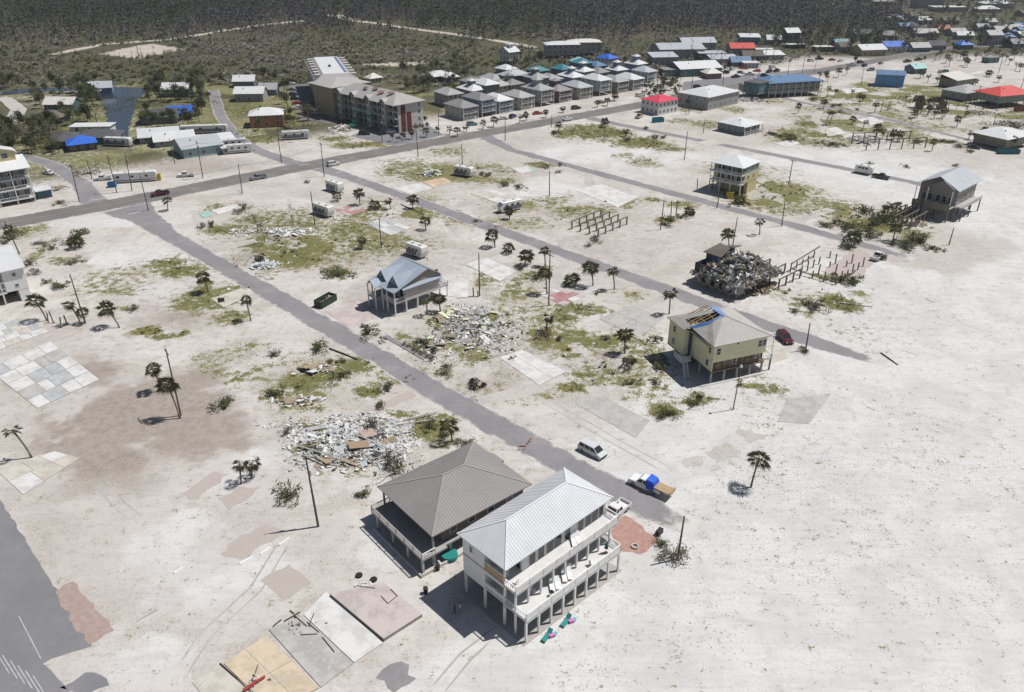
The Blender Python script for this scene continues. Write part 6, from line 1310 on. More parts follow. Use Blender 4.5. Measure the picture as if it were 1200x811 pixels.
PL = ['palm on the grassy verge of the near street', 'palm leaning over on the sandy lot beside the grass patch', 'palm in the clump beside the timber pole', 'drooping palm beside the broken palm snags', 'palm beside the pole on the bare brown lot', 'solitary leaning palm at the six-panel concrete pad', 'ragged half-dead palm on the sandy lot',
 'palm on the green verge behind the grey-brown house', 'solitary full palm casting a round shadow on the white beach sand', 'palm beside the pale blue gabled house', 'palm along the lower side of the middle street', 'palm at the timber pole below the red and white floor', 'palm beside the red and white tiled floor', 'palm at the middle street before the yellow house', 'palm on open sand beside the fallen trunk',
 'palm on the lots between the campers and the middle street', 'palm behind the collapsed house', 'low palm near the yellow and green balcony house', 'palm on the green strip beside the outer street', 'small palm in front of the round-nosed camper', 'palm scattered over the far sandy lots', 'palm on the lots near the large white hip roof', 'palm beside the deck frame and the pile house',
 'palm crowded round the house with the large white roof', 'palm in the dense clump at the main road bend', 'palm in the row before the cottages', 'palm at the main road corner by the junction', 'palm near the left houses beside the main road', 'palm along the side street by the blue-tarped house', 'palm in the thick grove on the far lots', 'storm-stripped palm on the lots along the far main road']
for i, (px, py, c, ln, k) in enumerate(PALMS):
    top = c if c > 0 else py+c
    h = max(1.2, min(9, HT(px, py, top))); x, y = G(px, py); m_ = (CAM_H/(441+.88*(py-405.5)))
    q_ = random.Random(i*3+1); palm((px, py), h*q_.uniform(.9,1.12), PL[k], PL[k].replace('palm', 'palms', 1), i, (ln*m_+q_.gauss(0,.25), q_.gauss(0,.35)), 1.05 if py > 200 else .95, dead=(k == 6 or (k in (20, 29, 30, 15) and q_.random() < .15)))
# snapped trunks
for i, (px, py, h) in enumerate([(57,378,2.4),(63,379,3.0),(72,384,2.6),(79,381,2.4),(786,255,5.2),(792,253,5),(809,253,3.2),(1060,256,4.5),(1064,255,3.6),(1070,254,5.0),(1032,131,4.5),(1040,130,4.6),(1042,129,4.2),(1110,133,6),(1107,137,4.5),(1104,141,5),(555,347,2.2),(560,348,1.6),(557,455,1.5)]):
    palm((px, py), h, 'snapped palm trunk without a crown', 'snapped palm trunks', 300+i, (random.Random(i).uniform(-.4,.4), 0), bare=True)
t = palm((727,431), 2.2, 'fallen broken palm trunk lying on open sand', None, 401, (1.8, .3), dead=True); t = palm((558,452), 1.0, 'collapsed dead palm skirt beside the near street', None, 402, (.2,0), dead=True, sc=1.3)

def bush_mesh(seed, n, leaf, m, stems=True, flatness=.7, spiky=False):
    r = random.Random(seed); mb = MB()
    cl = [(r.gauss(0,.42), r.gauss(0,.42), r.uniform(.15,.8)*flatness, r.uniform(.22,.45)) for _ in range(9)]
    for i in range(n):
        c = r.choice(cl); th, ph = r.random()*6.28, math.acos(r.uniform(-1,1)); q = c[3]*r.random()**.4
        p = np.array([c[0]+q*math.sin(ph)*math.cos(th), c[1]+q*math.sin(ph)*math.sin(th), max(.03, c[2]+q*math.cos(ph)*.8)])
        a = np.array([r.gauss(0,1), r.gauss(0,1), r.gauss(.3,.8)]); a /= np.linalg.norm(a); b_ = np.cross(a, (r.random(), r.random(), r.random()+.1)); b_ /= np.linalg.norm(b_)
        l = leaf*r.uniform(.6,1.4); w = l*(.22 if spiky else .5)
        mb.add([tuple(p-a*l*.1), tuple(p+a*l*.5+b_*w*.5), tuple(p+a*l), tuple(p+a*l*.5-b_*w*.5)], [(0,1,2,3)])
    return mb.mesh('foliage', m)
BUSH = [bush_mesh(s, 420, .16, BUSH_G) for s in (1,2,3)] + [bush_mesh(s, 300, .3, BUSH_G, spiky=True) for s in (4,5)]; BUSHD = [bush_mesh(s, 240, .28, BUSH_D, spiky=True) for s in (6,7)]
def stems_mesh(seed):
    r = random.Random(seed); mb = MB()
    for i in range(9): a = r.random()*6.28; mb.cyl((0,0,0), (math.cos(a)*r.uniform(.2,.6), math.sin(a)*r.uniform(.2,.6), r.uniform(.4,.8)), .03, .012, 5)
    return mb.mesh('stems', TWIG)
STEMS = [stems_mesh(s) for s in range(3)]
def bush(at, wpx, hm, label, group, seed, dry=False):
    x, y = G(*at); k = CAM_H/(441+.88*(at[1]-405.5)); w = max(.5, wpx*k/1.7); t = thing('shrub', label, 'shrub', (x, y), random.Random(seed).random()*6.28, group)
    me = (BUSHD[seed % 2] if dry else BUSH[seed % 5]); put('foliage', me, t, (0,0,0), 0, (w, w, hm)); put('stems', STEMS[seed % 3], t, (0,0,0), 0, (w, w, hm)); return t
SH = [(66,338,22,2.0,0,0),(158,363,15,1.8,0,1),(265,474,30,1.6,0,0),(84,286,22,1.8,1,0),(61,292,12,1.6,1,0),(85,308,24,1.4,1,1),(14,280,26,2.5,1,0),(36,310,14,2.4,1,1),(40,322,14,2,1,1),(54,332,12,1.4,1,0),(95,274,24,2.2,1,0),(48,285,24,1.0,1,1),(53,232,10,1.2,1,1),(72,238,20,1.2,1,1),
 (339,582,32,2.6,2,0),(424,582,22,1.2,2,0),(432,391,32,2.2,3,0),(372,411,24,2.2,3,0),(321,417,14,1.5,3,0),(395,322,34,1.5,3,0),(320,464,24,2.0,3,0),(400,442,20,1.8,3,0),(455,455,22,1.4,3,0),(445,476,16,1.2,3,0),(388,425,10,1,3,0),(403,424,10,1,3,0),(790,652,34,2.2,4,1),(775,640,16,1.4,4,0),(523,430,12,1.0,3,0),(520,438,20,1.0,3,0),
 (924,163,22,3.4,5,0),(975,170,22,2.2,5,0),(902,157,8,1.4,5,0),(908,158,8,1.4,5,0),(914,161,10,1.6,5,0),(1073,167,16,1.8,5,0),(953,118,12,2.4,5,0),(975,125,12,2.4,5,1),(984,124,8,1.6,5,0),(984,132,8,1.6,5,0),(1004,129,6,1.4,5,0),(1013,250,22,3.4,6,0),(968,266,18,1.8,6,0),(978,262,10,2.0,6,0),(992,267,24,2.2,6,0),
 (1004,275,26,2.4,6,0),(1016,271,28,2.6,6,0),(1025,263,28,2.8,6,0),(1034,258,22,2.6,6,0),(1020,278,22,2.0,6,0),(1043,258,18,2.6,6,0),(1052,258,18,2,6,0),(1046,287,12,1.6,6,0),(1060,287,24,2.2,6,0),(1070,283,26,2.6,6,0),(1081,284,24,2.4,6,0),(1092,292,22,1.8,6,0),(1062,292,20,1.5,6,0),(994,292,16,2.6,6,0),
 (956,362,24,3.0,7,1),(948,358,16,2,7,0),(985,330,26,2.6,7,0),(1000,332,22,2.2,7,0),(943,413,14,1.4,7,0),(930,366,12,1.2,7,0),(1034,304,12,2.4,7,0),(867,240,18,1.8,8,0),(757,151,8,1.5,8,0),(735,165,10,2.2,8,0),(768,162,14,1.8,8,0),(777,162,8,1.6,8,0),(650,157,14,2.4,8,0),(638,197,12,1.6,8,1),(657,194,9,1.8,8,1),(654,202,10,1.2,8,1),
 (592,218,12,2.2,9,0),(608,221,14,2.2,9,0),(564,205,12,1.8,9,1),(572,206,10,1.6,9,0),(628,327,14,2.2,9,0),(786,258,18,1.4,9,0),(798,256,14,1.8,9,0),(780,264,16,1.2,9,0),(610,316,12,1.4,9,0),(558,260,8,1,9,0),(287,244+2,10,2.4,9,0),(280,250,12,2.4,9,1),(238,267,12,2.2,9,1),(248,266,10,2.4,9,0),(360,214,8,1,9,0),(700,345,8,1.0,9,0),(768,400,14,2.2,9,0),
 (640,395,24,2.4,9,1),(655,398,10,1.2,9,0),(710,398,14,1.0,9,0),(770,432,20,1.8,9,0),(768,450,16,1.4,9,0),(784,486,22,1.4,9,0),(775,490,18,1.2,9,0),(812,474,18,1.2,9,0),(822,467,16,1.2,9,0),(740,450,16,1.0,9,0),(495,402,20,1.5,9,0),(508,412,12,1.5,9,0),(505,500,20,1.2,9,0),(520,512,16,1.4,9,0),(545,520,22,1.6,9,1),
 (438,502,26,3.2,10,1),(462,552,22,3.0,10,1),(457,545,16,4.2,10,1),(336,508,12,2,10,1),(556,440+10,10,1.2,9,1),(699,284,16,2.4,11,1),(690,289,10,1.2,11,1),(1019,192,8,1.0,5,0),(1119,195,9,1.2,5,0),(1062,196,9,1.4,5,0),(1104,162+4,12,1.4,5,0),(1115,162+5,14,1.4,5,0),(1125,178-6,16,1.6,5,0),(1136,178,12,1.4,5,0)]
SL = ['shrub on the sandy lots left of the near street', 'shrub beside the main road near the left houses', 'dark shrub beside the debris-side utility pole', 'shrub along the verge of the near street', 'torn shrub at the end of the near street', 'shrub on the far sandy lots', 'shrub in the thicket beside the deck frame', 'shrub beside the leaning piles', 'shrub along the outer street verge', 'shrub on the weedy lots between the streets', 'uprooted tangle of dead branches in the white debris', 'heap of torn brush beside the pile rows']
for i, (px, py, w_, h, k, d) in enumerate(SH): bush((px, py), w_, h, SL[k] if not d else SL[k].replace('shrub', 'dry brown shrub'), (SL[k] if not d else SL[k].replace('shrub', 'dry brown shrub'))+' (shrubs)', i, bool(d))

def limb_tree(seed, h, depth=4, spread=.55, r0=.16, wind=(0,0)):
    r = random.Random(seed); mb = MB(); tips = []
    def rec(p, d, l, rad, k):
        q = p+d*l; mb.cyl(tuple(p), tuple(q), rad, rad*.65, 5, cap=False)
        if k == 0: tips.append(q); return
        for _ in range(2 if k < depth else 3):
            n = d+np.array([r.gauss(0,spread)+wind[0], r.gauss(0,spread)+wind[1], r.gauss(.08,.3)]); n /= np.linalg.norm(n); rec(q, n, l*r.uniform(.6,.85), rad*.6, k-1)
        if k <= 2: tips.append(q)
    rec(np.array([0,0,0.]), np.array([r.gauss(0,.06), r.gauss(0,.06), 1.]), h*.3, r0, depth)
    return mb, tips
def tree_meshes(seed, h, leaves, m, leaf=.45):
    mb, tips = limb_tree(seed, h); r = random.Random(seed+50); lb = MB()
    for tpt in tips:
        for _ in range(leaves):
            p = tpt+np.array([r.gauss(0,.5), r.gauss(0,.5), r.gauss(0,.4)]); a = np.array([r.gauss(0,1), r.gauss(0,1), r.gauss(0,.7)]); a /= np.linalg.norm(a); b_ = np.cross(a, (r.random(),r.random(),.5)); b_ /= np.linalg.norm(b_)
            lb.add([tuple(p), tuple(p+a*leaf*.5+b_*leaf*.3), tuple(p+a*leaf), tuple(p+a*leaf*.5-b_*leaf*.3)], [(0,1,2,3)])
    return mb.mesh('trunk', TWIG if leaves < 4 else mat('tree_bark', (.10,.085,.07), .9)), (lb.mesh('crown', m) if leaves else None)
TREES = [tree_meshes(1, 7, 13, TREE_G, .6), tree_meshes(2, 8, 13, TREE_G, .6), tree_meshes(3, 7, 9, BUSH_G, .55), tree_meshes(4, 8, 0, None), tree_meshes(5, 9, 0, None), tree_meshes(6, 7, 2, BUSH_D)]
def tree(at, h, kind, label, group, seed):
    x, y = G(*at); r = random.Random(seed); s = h/7.5; t = thing('tree' if kind < 3 else 'bare_tree', label, 'tree', (x, y), r.random()*6.28, group); tk, cr = TREES[kind]
    put('trunk', tk, t, (0,0,0), 0, (s,s,s))
    if cr: put('crown', cr, t, (0,0,0), 0, (s,s,s))
for i, (px, py, h, k) in enumerate([(344,264,7,4),(310,285,7.5,5),(293,258,5.5,4),(302,272,6,5),(306,312,3.5,2),(117,204,5.5,3),(114,203,6,4),(282,228,2,5),(462,556,6.5,4),(1002,75,5,0),(968,95,6,0),(1083,73,4,0)]): tree((px, py), h, k, 'bare storm-stripped tree on the lots near the main road' if k > 2 else 'leafy tree beside the far main road', 'bare trees near the main road' if k > 2 else 'leafy trees beside the far main road', i)
rt = random.Random(77)
def scatter_trees(n, box, kinds, hs, label, group, avoid=()):
    for i in range(n):
        px, py = rt.uniform(box[0], box[1]), rt.uniform(box[2], box[3])
        if any(a[0] < px < a[1] and a[2] < py < a[3] for a in avoid): continue
        k_ = rt.choice(kinds); ad = ('dark green', 'dark green', 'olive-green', 'bare grey', 'bare grey', 'half-dead brown')[k_]; sm_l = 'small tree' in label
        tree((px, py), rt.uniform(*hs), k_, label.replace('small tree' if sm_l else 'tree', ('small ' if sm_l else '')+ad+' tree', 1).replace('brushy ', '', 1), group+f' ({ad})', rt.randrange(9999))
AV = [(118,170,98,150),(245,275,100,165),(58,92,116,134),(178,226,120,146),(286,310,100,122)]
scatter_trees(330, (0,130,102,182), (0,1,2,3,5,0), (5,9), 'tree among the houses beside the canal', 'trees beside the canal', AV+[(0,40,108,150),(70,130,148,182),(40,75,130,150)])
scatter_trees(140, (165,262,96,152), (0,1,2,4,0), (5,9), 'tree among the houses left of the hotel', 'trees left of the hotel', AV)
scatter_trees(80, (300,372,92,160), (0,1,2,4,5), (5,9), 'tree around the hotel parking lot', 'trees round the hotel parking', [(338,372,98,132),(296,330,100,152)])
scatter_trees(20, (395,520,140,168), (0,2,0), (2.5,4.5), 'small tree in the hotel forecourt', 'small trees in the hotel forecourt', [(400,490,140,150),(405,470,150,162)])
scatter_trees(60, (470,560,80,112), (0,1,2,4), (4,9), 'tree standing in the scrub behind the hotel', 'trees in the scrub behind the hotel', [(500,530,86,98),(545,560,95,112)])
scatter_trees(26, (760,800,96,118), (0,2,1), (3,5), 'tree beside the grey house with the broad white roof', 'trees beside the broad white roof', [(795,870,100,140)])
scatter_trees(14, (796,828,122,136), (5,3,2), (3,5), 'brushy tree screening the broad white-roofed house', 'brushy trees by the broad white roof')
scatter_trees(70, (900,1200,-6,62), (0,1,2,0,4), (6,10), 'tree among the buildings of the far town', 'trees of the far town')
scatter_trees(40, (600,760,70,80), (0,1,2), (4,7), 'tree along the woods edge behind the cottages', 'trees along the woods edge', [(645,700,55,75)])

# ================================================================ heaps of wreckage
def heap(label, at, rx, ry, n, cols, seed, zt=.9, boards=40, smax=1.7, name='debris_heap'):
    x, y = G(*at); k = CAM_H/(441+.88*(at[1]-405.5)); _, ya = G(at[0], at[1]-ry); _, yb = G(at[0], at[1]+ry); a = rx*k; c = (ya-yb)/2
    t = thing(name, label, 'debris', (x, (ya+yb)/2)); 
    for i, (m_, f) in enumerate(cols): rubble(t, int(n*f), (-a, a, -c, c, 0, zt), m_, .25, smax, seed+i)
    if boards: scatter_boards(t, boards, (-a*.75, a*.75, -c*.75, c*.75, .1, zt), [m_ for m_, f in cols], ((1.4,3.4),(.5,1.7)), seed+30, name='sheet', dome=True, flat=.28)
    return t
W_, GR_, WD_, DK_, BL_, GN_, PK_ = DEB
t = heap('wide heap of white broken wall sheets and timber on the sand', (412,522), 66, 33, 2700, ((W_,.74),(GR_,.12),(WD_,.04),(DK_,.03),(BL_,.07)), 40, .42, 45, 1.1)
for a, c in (((-9,-1,.3),(-3,-4.5,1.0)),((0,2,.9),(6,-2,.8)),((4,-5,.4),(9.5,-3,.8)),((8,7,.3),(14,9.5,.4)),((7,5.5,.3),(14,7,.5))): MB().beam(a, c, .25, .12).obj('beam', GREYW, t)
MB().cbx(1.5,-1.5,.95,3.4,2.0,.06,.3,.05,.1).obj('sheet', mat('brown_sheet', (.30,.22,.155)), t); MB().cbx(2.5,2.0,.9,2.6,2.2,.06,.6,.1,.1).obj('sheet', PK_, t)
heap('flat spread of pale green and white rubble below the gabled house', (545,388), 58, 30, 1050, ((W_,.42),(GR_,.32),(WD_,.04),(DK_,.14),(GN_,.08)), 60, .28, 30, 1.0)
heap('scatter of white and blue scraps beside the near street', (310,312), 16, 5, 120, ((W_,.6),(BL_,.4)), 70, .4, 10); heap('line of white rubble under the bare trees', (335,273), 30, 6, 260, ((W_,.8),(GR_,.2)), 71, .5, 14, 1.2)
heap('low spill of white scraps near the long white slab', (285,272), 24, 6, 120, ((W_,.7),(WD_,.3)), 72, .3, 6, 1.0); heap('grey rubble spill among the far palms', (1012,165), 22, 6, 260, ((W_,.5),(GR_,.4),(DK_,.1)), 73, .8, 16); heap('long ridge of brown wreckage near the beach', (1190,147), 34, 5, 300, ((WD_,.4),(DK_,.3),(GR_,.3)), 74, 1.6, 16)
heap('small litter of boards at the parked campers', (506,204), 14, 4, 120, ((W_,.4),(GN_,.1),(GR_,.3),(DK_,.2)), 75, .8, 8); heap('scraps strewn along the lot beside the near street', (348,470), 30, 6, 110, ((W_,.6),(WD_,.4)), 76, .25, 6, 1.5); heap('splintered boards beside the weedy verge', (375,432), 26, 7, 90, ((W_,.7),(WD_,.3)), 77, .25, 6, 1.3)
heap('litter of boards at the pile house foot', (1062,262), 30, 6, 160, ((WD_,.4),(W_,.3),(DK_,.3)), 78, .6, 10); heap('small rubble patch on the lot beyond the red-roofed house', (1150,133), 18, 3, 140, ((WD_,.3),(PK_,.3),(GR_,.4)), 79, .8, 6); heap('brown junk heap in the storage yard behind the shops', (838,77), 16, 3, 160, ((PK_,.5),(WD_,.5)), 80, 2, 8)
heap('pile of wreckage beside the blue-tarped building', (880,118), 18, 3, 160, ((GR_,.5),(W_,.3),(DK_,.2)), 81, 1.5, 8); heap('pile of rubble at the cross street corner', (98,203), 14, 4, 160, ((GR_,.5),(W_,.2),(WD_,.3)), 82, 1.0, 6); heap('tumble of torn brush and boards beside the balcony block', (66,222), 10, 4, 80, ((WD_,.6),(GR_,.4)), 83, .7, 4); heap('white rubble beside the hotel forecourt', (400,152), 18, 5, 200, ((W_,.5),(GR_,.2),(PK_,.3)), 84, 1.5, 10)
heap('scraps around the peeled plywood floor', (300,800), 14, 10, 22, ((W_,.6),(DK_,.4)), 85, .2, 0, .7); heap('scattered pipe and board bits on the tiled floor', (350,735), 30, 16, 22, ((DK_,.5),(GR_,.5)), 86, .12, 0, .55); heap('small scraps on the raised pinkish floor', (432,692), 26, 9, 40, ((DK_,.3),(W_,.7)), 87, .25, 0, .7)
for i, (px, py, rx, ry) in enumerate([(380,540,60,20),(470,545,40,18),(340,500,40,16),(600,380,40,20),(510,420,40,14),(560,410,60,14)]): heap('thin outlying scatter of broken boards around the '+('white' if px < 480 else 'pale green')+' debris', (px, py), rx, ry, 70, ((W_,.6),(GR_,.25),(WD_,.15)), 600+i, .12, 0, .9, 'scattered_boards')['group'] = 'outlying scatters of boards round the '+('white' if px < 480 else 'pale green')+' debris'
# partition scars left on the near floors
for i, (lb, segs, z) in enumerate((('thin lines of broken partition walls on the grey-white floor', [((333,729),(352,718)),((352,745),(372,744)),((345,722),(360,735)),((362,735),(368,720)),((378,748),(392,765)),((320,735),(330,727)),((340,716),(345,720)),((360,730),(374,742))], .12),('low broken wall outline on the raised pinkish floor', [((447,702),(455,711)),((455,711),(466,702)),((466,702),(458,694)),((418,690),(440,693))], .54))):
    t = thing('partition_scar', lb, 'wall remains', G(*segs[0][0]))
    X0, Y0 = G(*segs[0][0])
    for a, c in segs:
        A_, B_ = G(*a), G(*c); MB().beam((A_[0]-X0, A_[1]-Y0, z+.05), (B_[0]-X0, B_[1]-Y0, z+.05), .09, .1).obj('sill', DARKW if i == 0 else WOOD, t)
# loose things on the sand
for i, (a, c) in enumerate((((204,672),(215,665)),((281,661),(296,653)),((305,650),(317,642)),((327,639),(339,631)))):
    A_, B_ = G(*a), G(*c); L_ = math.dist(A_, B_); t = MB().bx(-L_/2, L_/2, -.12, .12, 0, .16).obj('wheel_stop', WHITE_P, None, ((A_[0]+B_[0])/2, (A_[1]+B_[1])/2, 0), math.atan2(B_[1]-A_[1], B_[0]-A_[0])); tag(t, 'white concrete wheel stop in the row beside the faded brick paving', 'wheel stop', 'wheel stops beside the brick paving')
def log(label, a, c, r_=.18, m_=None, z=0):
    A_, B_ = G(*a), G(*c); o = MB().tube([(0,0,r_), ((B_[0]-A_[0])*.5,(B_[1]-A_[1])*.5+.1,r_*1.0), (B_[0]-A_[0],B_[1]-A_[1],r_*.8)], [r_, r_*.9, r_*.7], 7).obj('fallen_pole', m_ or DARKW, None, (*A_, z)); return tag(o, label, 'pole')
log('dark fallen pole lying beside the near street', (386,409), (419,422)); log('thin grey pole lying on the sand near the slab row', (161,728), (184,715), .07, GREYW); log('pale board lying beside the sandy mounds', (180,359), (198,354), .12, DEB[0]); log('red girder lying across the plywood floor', (286,812), (311,795), .22, mat('red_girder', (.33,.05,.04)), .2); log('thin dark rod standing on the plywood floor', (300,790), (303,780), .05, DARKW, .25)
log('dark pipe along the edge of the plywood floor', (258,778), (294,812), .1, DARKW, .0); log('white pipe lying on the sand by the slab row', (232,806), (244,795), .06, GREYW); log('broken curb running along the middle street', (470,240), (497,252), .14, DARKW); log('fallen pole in the dune grass beside the leaning piles', (973,354), (1022,360), .12, GREYW); log('long fallen limb on the beach beyond the middle street', (1032,414), (1052,428), .14, DARKW)
# fallen slatted walkway and hedge at the near street
A_, B_ = G(452,394), G(499,421); t = thing('slatted_walkway', 'fallen grey slatted walkway lying beside the weedy lot at the near street', 'walkway', A_, math.atan2(B_[1]-A_[1], B_[0]-A_[0])); L_ = math.dist(A_, B_)
for y in (-.5, .5): MB().bx(0, L_, y-.06, y+.06, .0, .16).obj('rail', GREYW, t)
for i in range(int(L_/.55)): MB().bx(i*.55, i*.55+.3, -.6, .6, .165, .2).obj('slat', GREYW, t)
A_, B_ = G(474,402), G(507,420); 
for i in range(7): bush((474+i*5.2, 404+i*2.9), 9, 1.3, 'clipped dry hedge beside the slatted walkway', 'clumps of the dry hedge beside the slatted walkway', 900+i, True)
# small sign by the concrete pad
t = thing('lot_sign', 'small dark real-estate board on two legs at the concrete pad', 'sign', G(260,357), R(20)); MB().bx(-.75,.75,-.04,.04,.7,1.7).obj('board', DARKW, t); MB().bx(-.7,-.6,-.04,.04,0,.7).bx(.6,.7,-.04,.04,0,.7).obj('leg', TRIM, t)
# ---- furniture of the beach house
def wh_at(x, y): a = R(43.6); return (-.7+x*math.cos(a)-y*math.sin(a), 73.15+x*math.sin(a)+y*math.cos(a))
def lounger(x, y, z, rz, col, label, group):
    t = thing('sun_lounger', label, 'lounger', (*wh_at(x, y), z), R(43.6)+rz, group); MB().bx(-.95,.45,-.32,.32,.28,.36).obj('seat', col, t); MB().beam((.42,0,.33),(.95,0,.85),.62,.07).obj('backrest', col, t)
    for px in (-.85,.35):
        for py in (-.28,.28): MB().bx(px-.03,px+.03,py-.03,py+.03,0,.28).obj('leg', TRIM, t)
LW = mat('lounger_white', (.70,.71,.70)); LT = mat('lounger_turquoise', (.03,.22,.21), .5, .2, 2)
for x, y in ((6.2,-2.0),(7.0,-2.2),(8.6,-1.9),(9.4,-2.1)): lounger(x, y, 3.78, .9, LW, 'white sun lounger on the lower deck of the beach house', 'loungers on the lower deck')
for x in (11.8, 12.6): lounger(x, -.5, 6.93, .9, LW, 'white sun lounger on the upper deck of the beach house', 'loungers on the upper deck')
for x, y in ((2.4,-4.9),(5.9,-4.9)): lounger(x, y, 0.0, .2, LT, 'turquoise sun lounger on the sand in front of the beach house', 'turquoise loungers on the sand')
for x, y in ((3.0,-5.2),(6.5,-5.3)): t = thing('beach_towel_bundle', 'bright bundle of beach toys beside the turquoise loungers', 'bundle', (*wh_at(x, y), 0), 0, 'bundles of beach toys'); MB().cbx(0,0,.2,.7,.5,.4,.4).obj('bag', mat('bundle_pink', (.55,.2,.4)), t); MB().cbx(.4,.3,.15,.5,.4,.3,1).obj('towel', mat('bundle_blue', (.1,.4,.5)), t)
t = thing('folded_parasol', 'dark green folded parasol on the lower deck corner', 'parasol', (*wh_at(16.2,-2.6), 3.78)); MB().cyl((0,0,0),(0,0,2.2),.03,None,6).obj('pole', TRIM, t); MB().cyl((0,0,.9),(0,0,2.1),.3,.06,8).obj('canopy', mat('parasol_green', (.02,.12,.09)), t); MB().cyl((0,0,0),(0,0,.12),.35,.25,10).obj('base', DARKW, t)
def chair(x, y, z, rz, m_, label, group):
    t = thing('deck_chair', label, 'chair', (*wh_at(x, y), z), rz, group); MB().bx(-.28,.28,-.28,.28,.42,.48).obj('seat', m_, t); MB().bx(-.28,.28,.24,.3,.48,1.0).obj('backrest', m_, t)
    for a in (-.25,.25):
        for c in (-.25,.25): MB().bx(a-.025,a+.025,c-.025,c+.025,0,.42).obj('leg', m_, t)
for x, y, a in ((1.2,1.2,0),(2.2,2.6,2),(1.0,-.6,4)): chair(x, y, 6.93, a, LW, 'white chair on the upper corner porch of the beach house', 'chairs on the upper porch')
for x, y, a in ((3.8,-.9,1),(10.6,-1.0,3),(13.0,-2.8,2)): chair(x, y, 3.78, a, LW, 'white chair on the lower deck of the beach house', 'chairs on the lower deck')
t = thing('kettle_grill', 'small black kettle grill on the lower deck', 'grill', (*wh_at(5.2,-2.9), 3.78)); MB().cyl((0,0,.6),(0,0,.75),.15,.28,10).cyl((0,0,.75),(0,0,.95),.28,.12,10).obj('bowl', BLACKP, t); 
for a in range(3): MB().beam((math.cos(a*2.1)*.25,math.sin(a*2.1)*.25,0),(0,0,.65),.03,.03).obj('leg', BLACKP, t)
t = thing('inflatable_pool', 'round teal inflatable pool under the grey-brown house', 'pool', (-8.9, 85.6, .1)); 
for z_ in (.1,.3,.5): MB().cyl((0,0,z_),(0,0,z_+.19),1.25,1.2,16).obj('ring', mat('pool_teal', (.02,.20,.19), .5), t)
for i, (px, py) in enumerate(((513,668),(499,695))): t = thing('trash_can', 'black trash can on the sand between the two houses', 'trash can', G(px, py), 0, 'trash cans between the houses'); MB().cyl((0,0,0),(0,0,.95),.28,.34,12).obj('bin', BLACKP, t); MB().cyl((0,0,.95),(0,0,1.02),.36,.3,12).obj('lid', BLACKP, t)
for i, (px, py) in enumerate(((421,675),(438,680))): t = thing('torn_tyre', 'old dark tyre left beside the raised pinkish floor', 'tyre', G(px, py), 0, 'old tyres by the raised floor'); MB().cyl((0,0,0),(0,0,.25),.45,.5,12).cyl((0,0,.25),(0,0,.3),.5,.3,12).obj('casing', TYRE, t)
t = thing('trash_can', 'dark trash cart toppled at the end of the near street', 'trash can', G(772,626), R(50)); MB().cbx(0,0,.4,1.1,.65,.8).obj('bin', BLACKP, t); MB().cbx(.6,0,.42,.1,.7,.85).obj('lid', TYRE, t)
t = thing('fire_pit', 'round pale brick fire pit on the brick paving', 'fire pit', G(744,641));
for k in range(10): a = k*.628; MB().cbx(math.cos(a)*.45,math.sin(a)*.45,.15,.28,.18,.3,a+1.57).obj('block', CONC, t)
for i, (px, py) in enumerate(((612,527),(621,519))): t = thing('road_barricade', 'red folding barricade beside the near street', 'barricade', G(px, py), i*1.0, 'red barricades by the near street'); MB().bx(-.6,.6,-.03,.03,.6,.85).obj('board', mat('barricade_red', (.42,.08,.05)), t); MB().beam((-.5,-.25,0),(-.5,0,.85),.05,.05).beam((-.5,.25,0),(-.5,0,.85),.05,.05).beam((.5,-.25,0),(.5,0,.85),.05,.05).beam((.5,.25,0),(.5,0,.85),.05,.05).obj('leg', PLY, t)

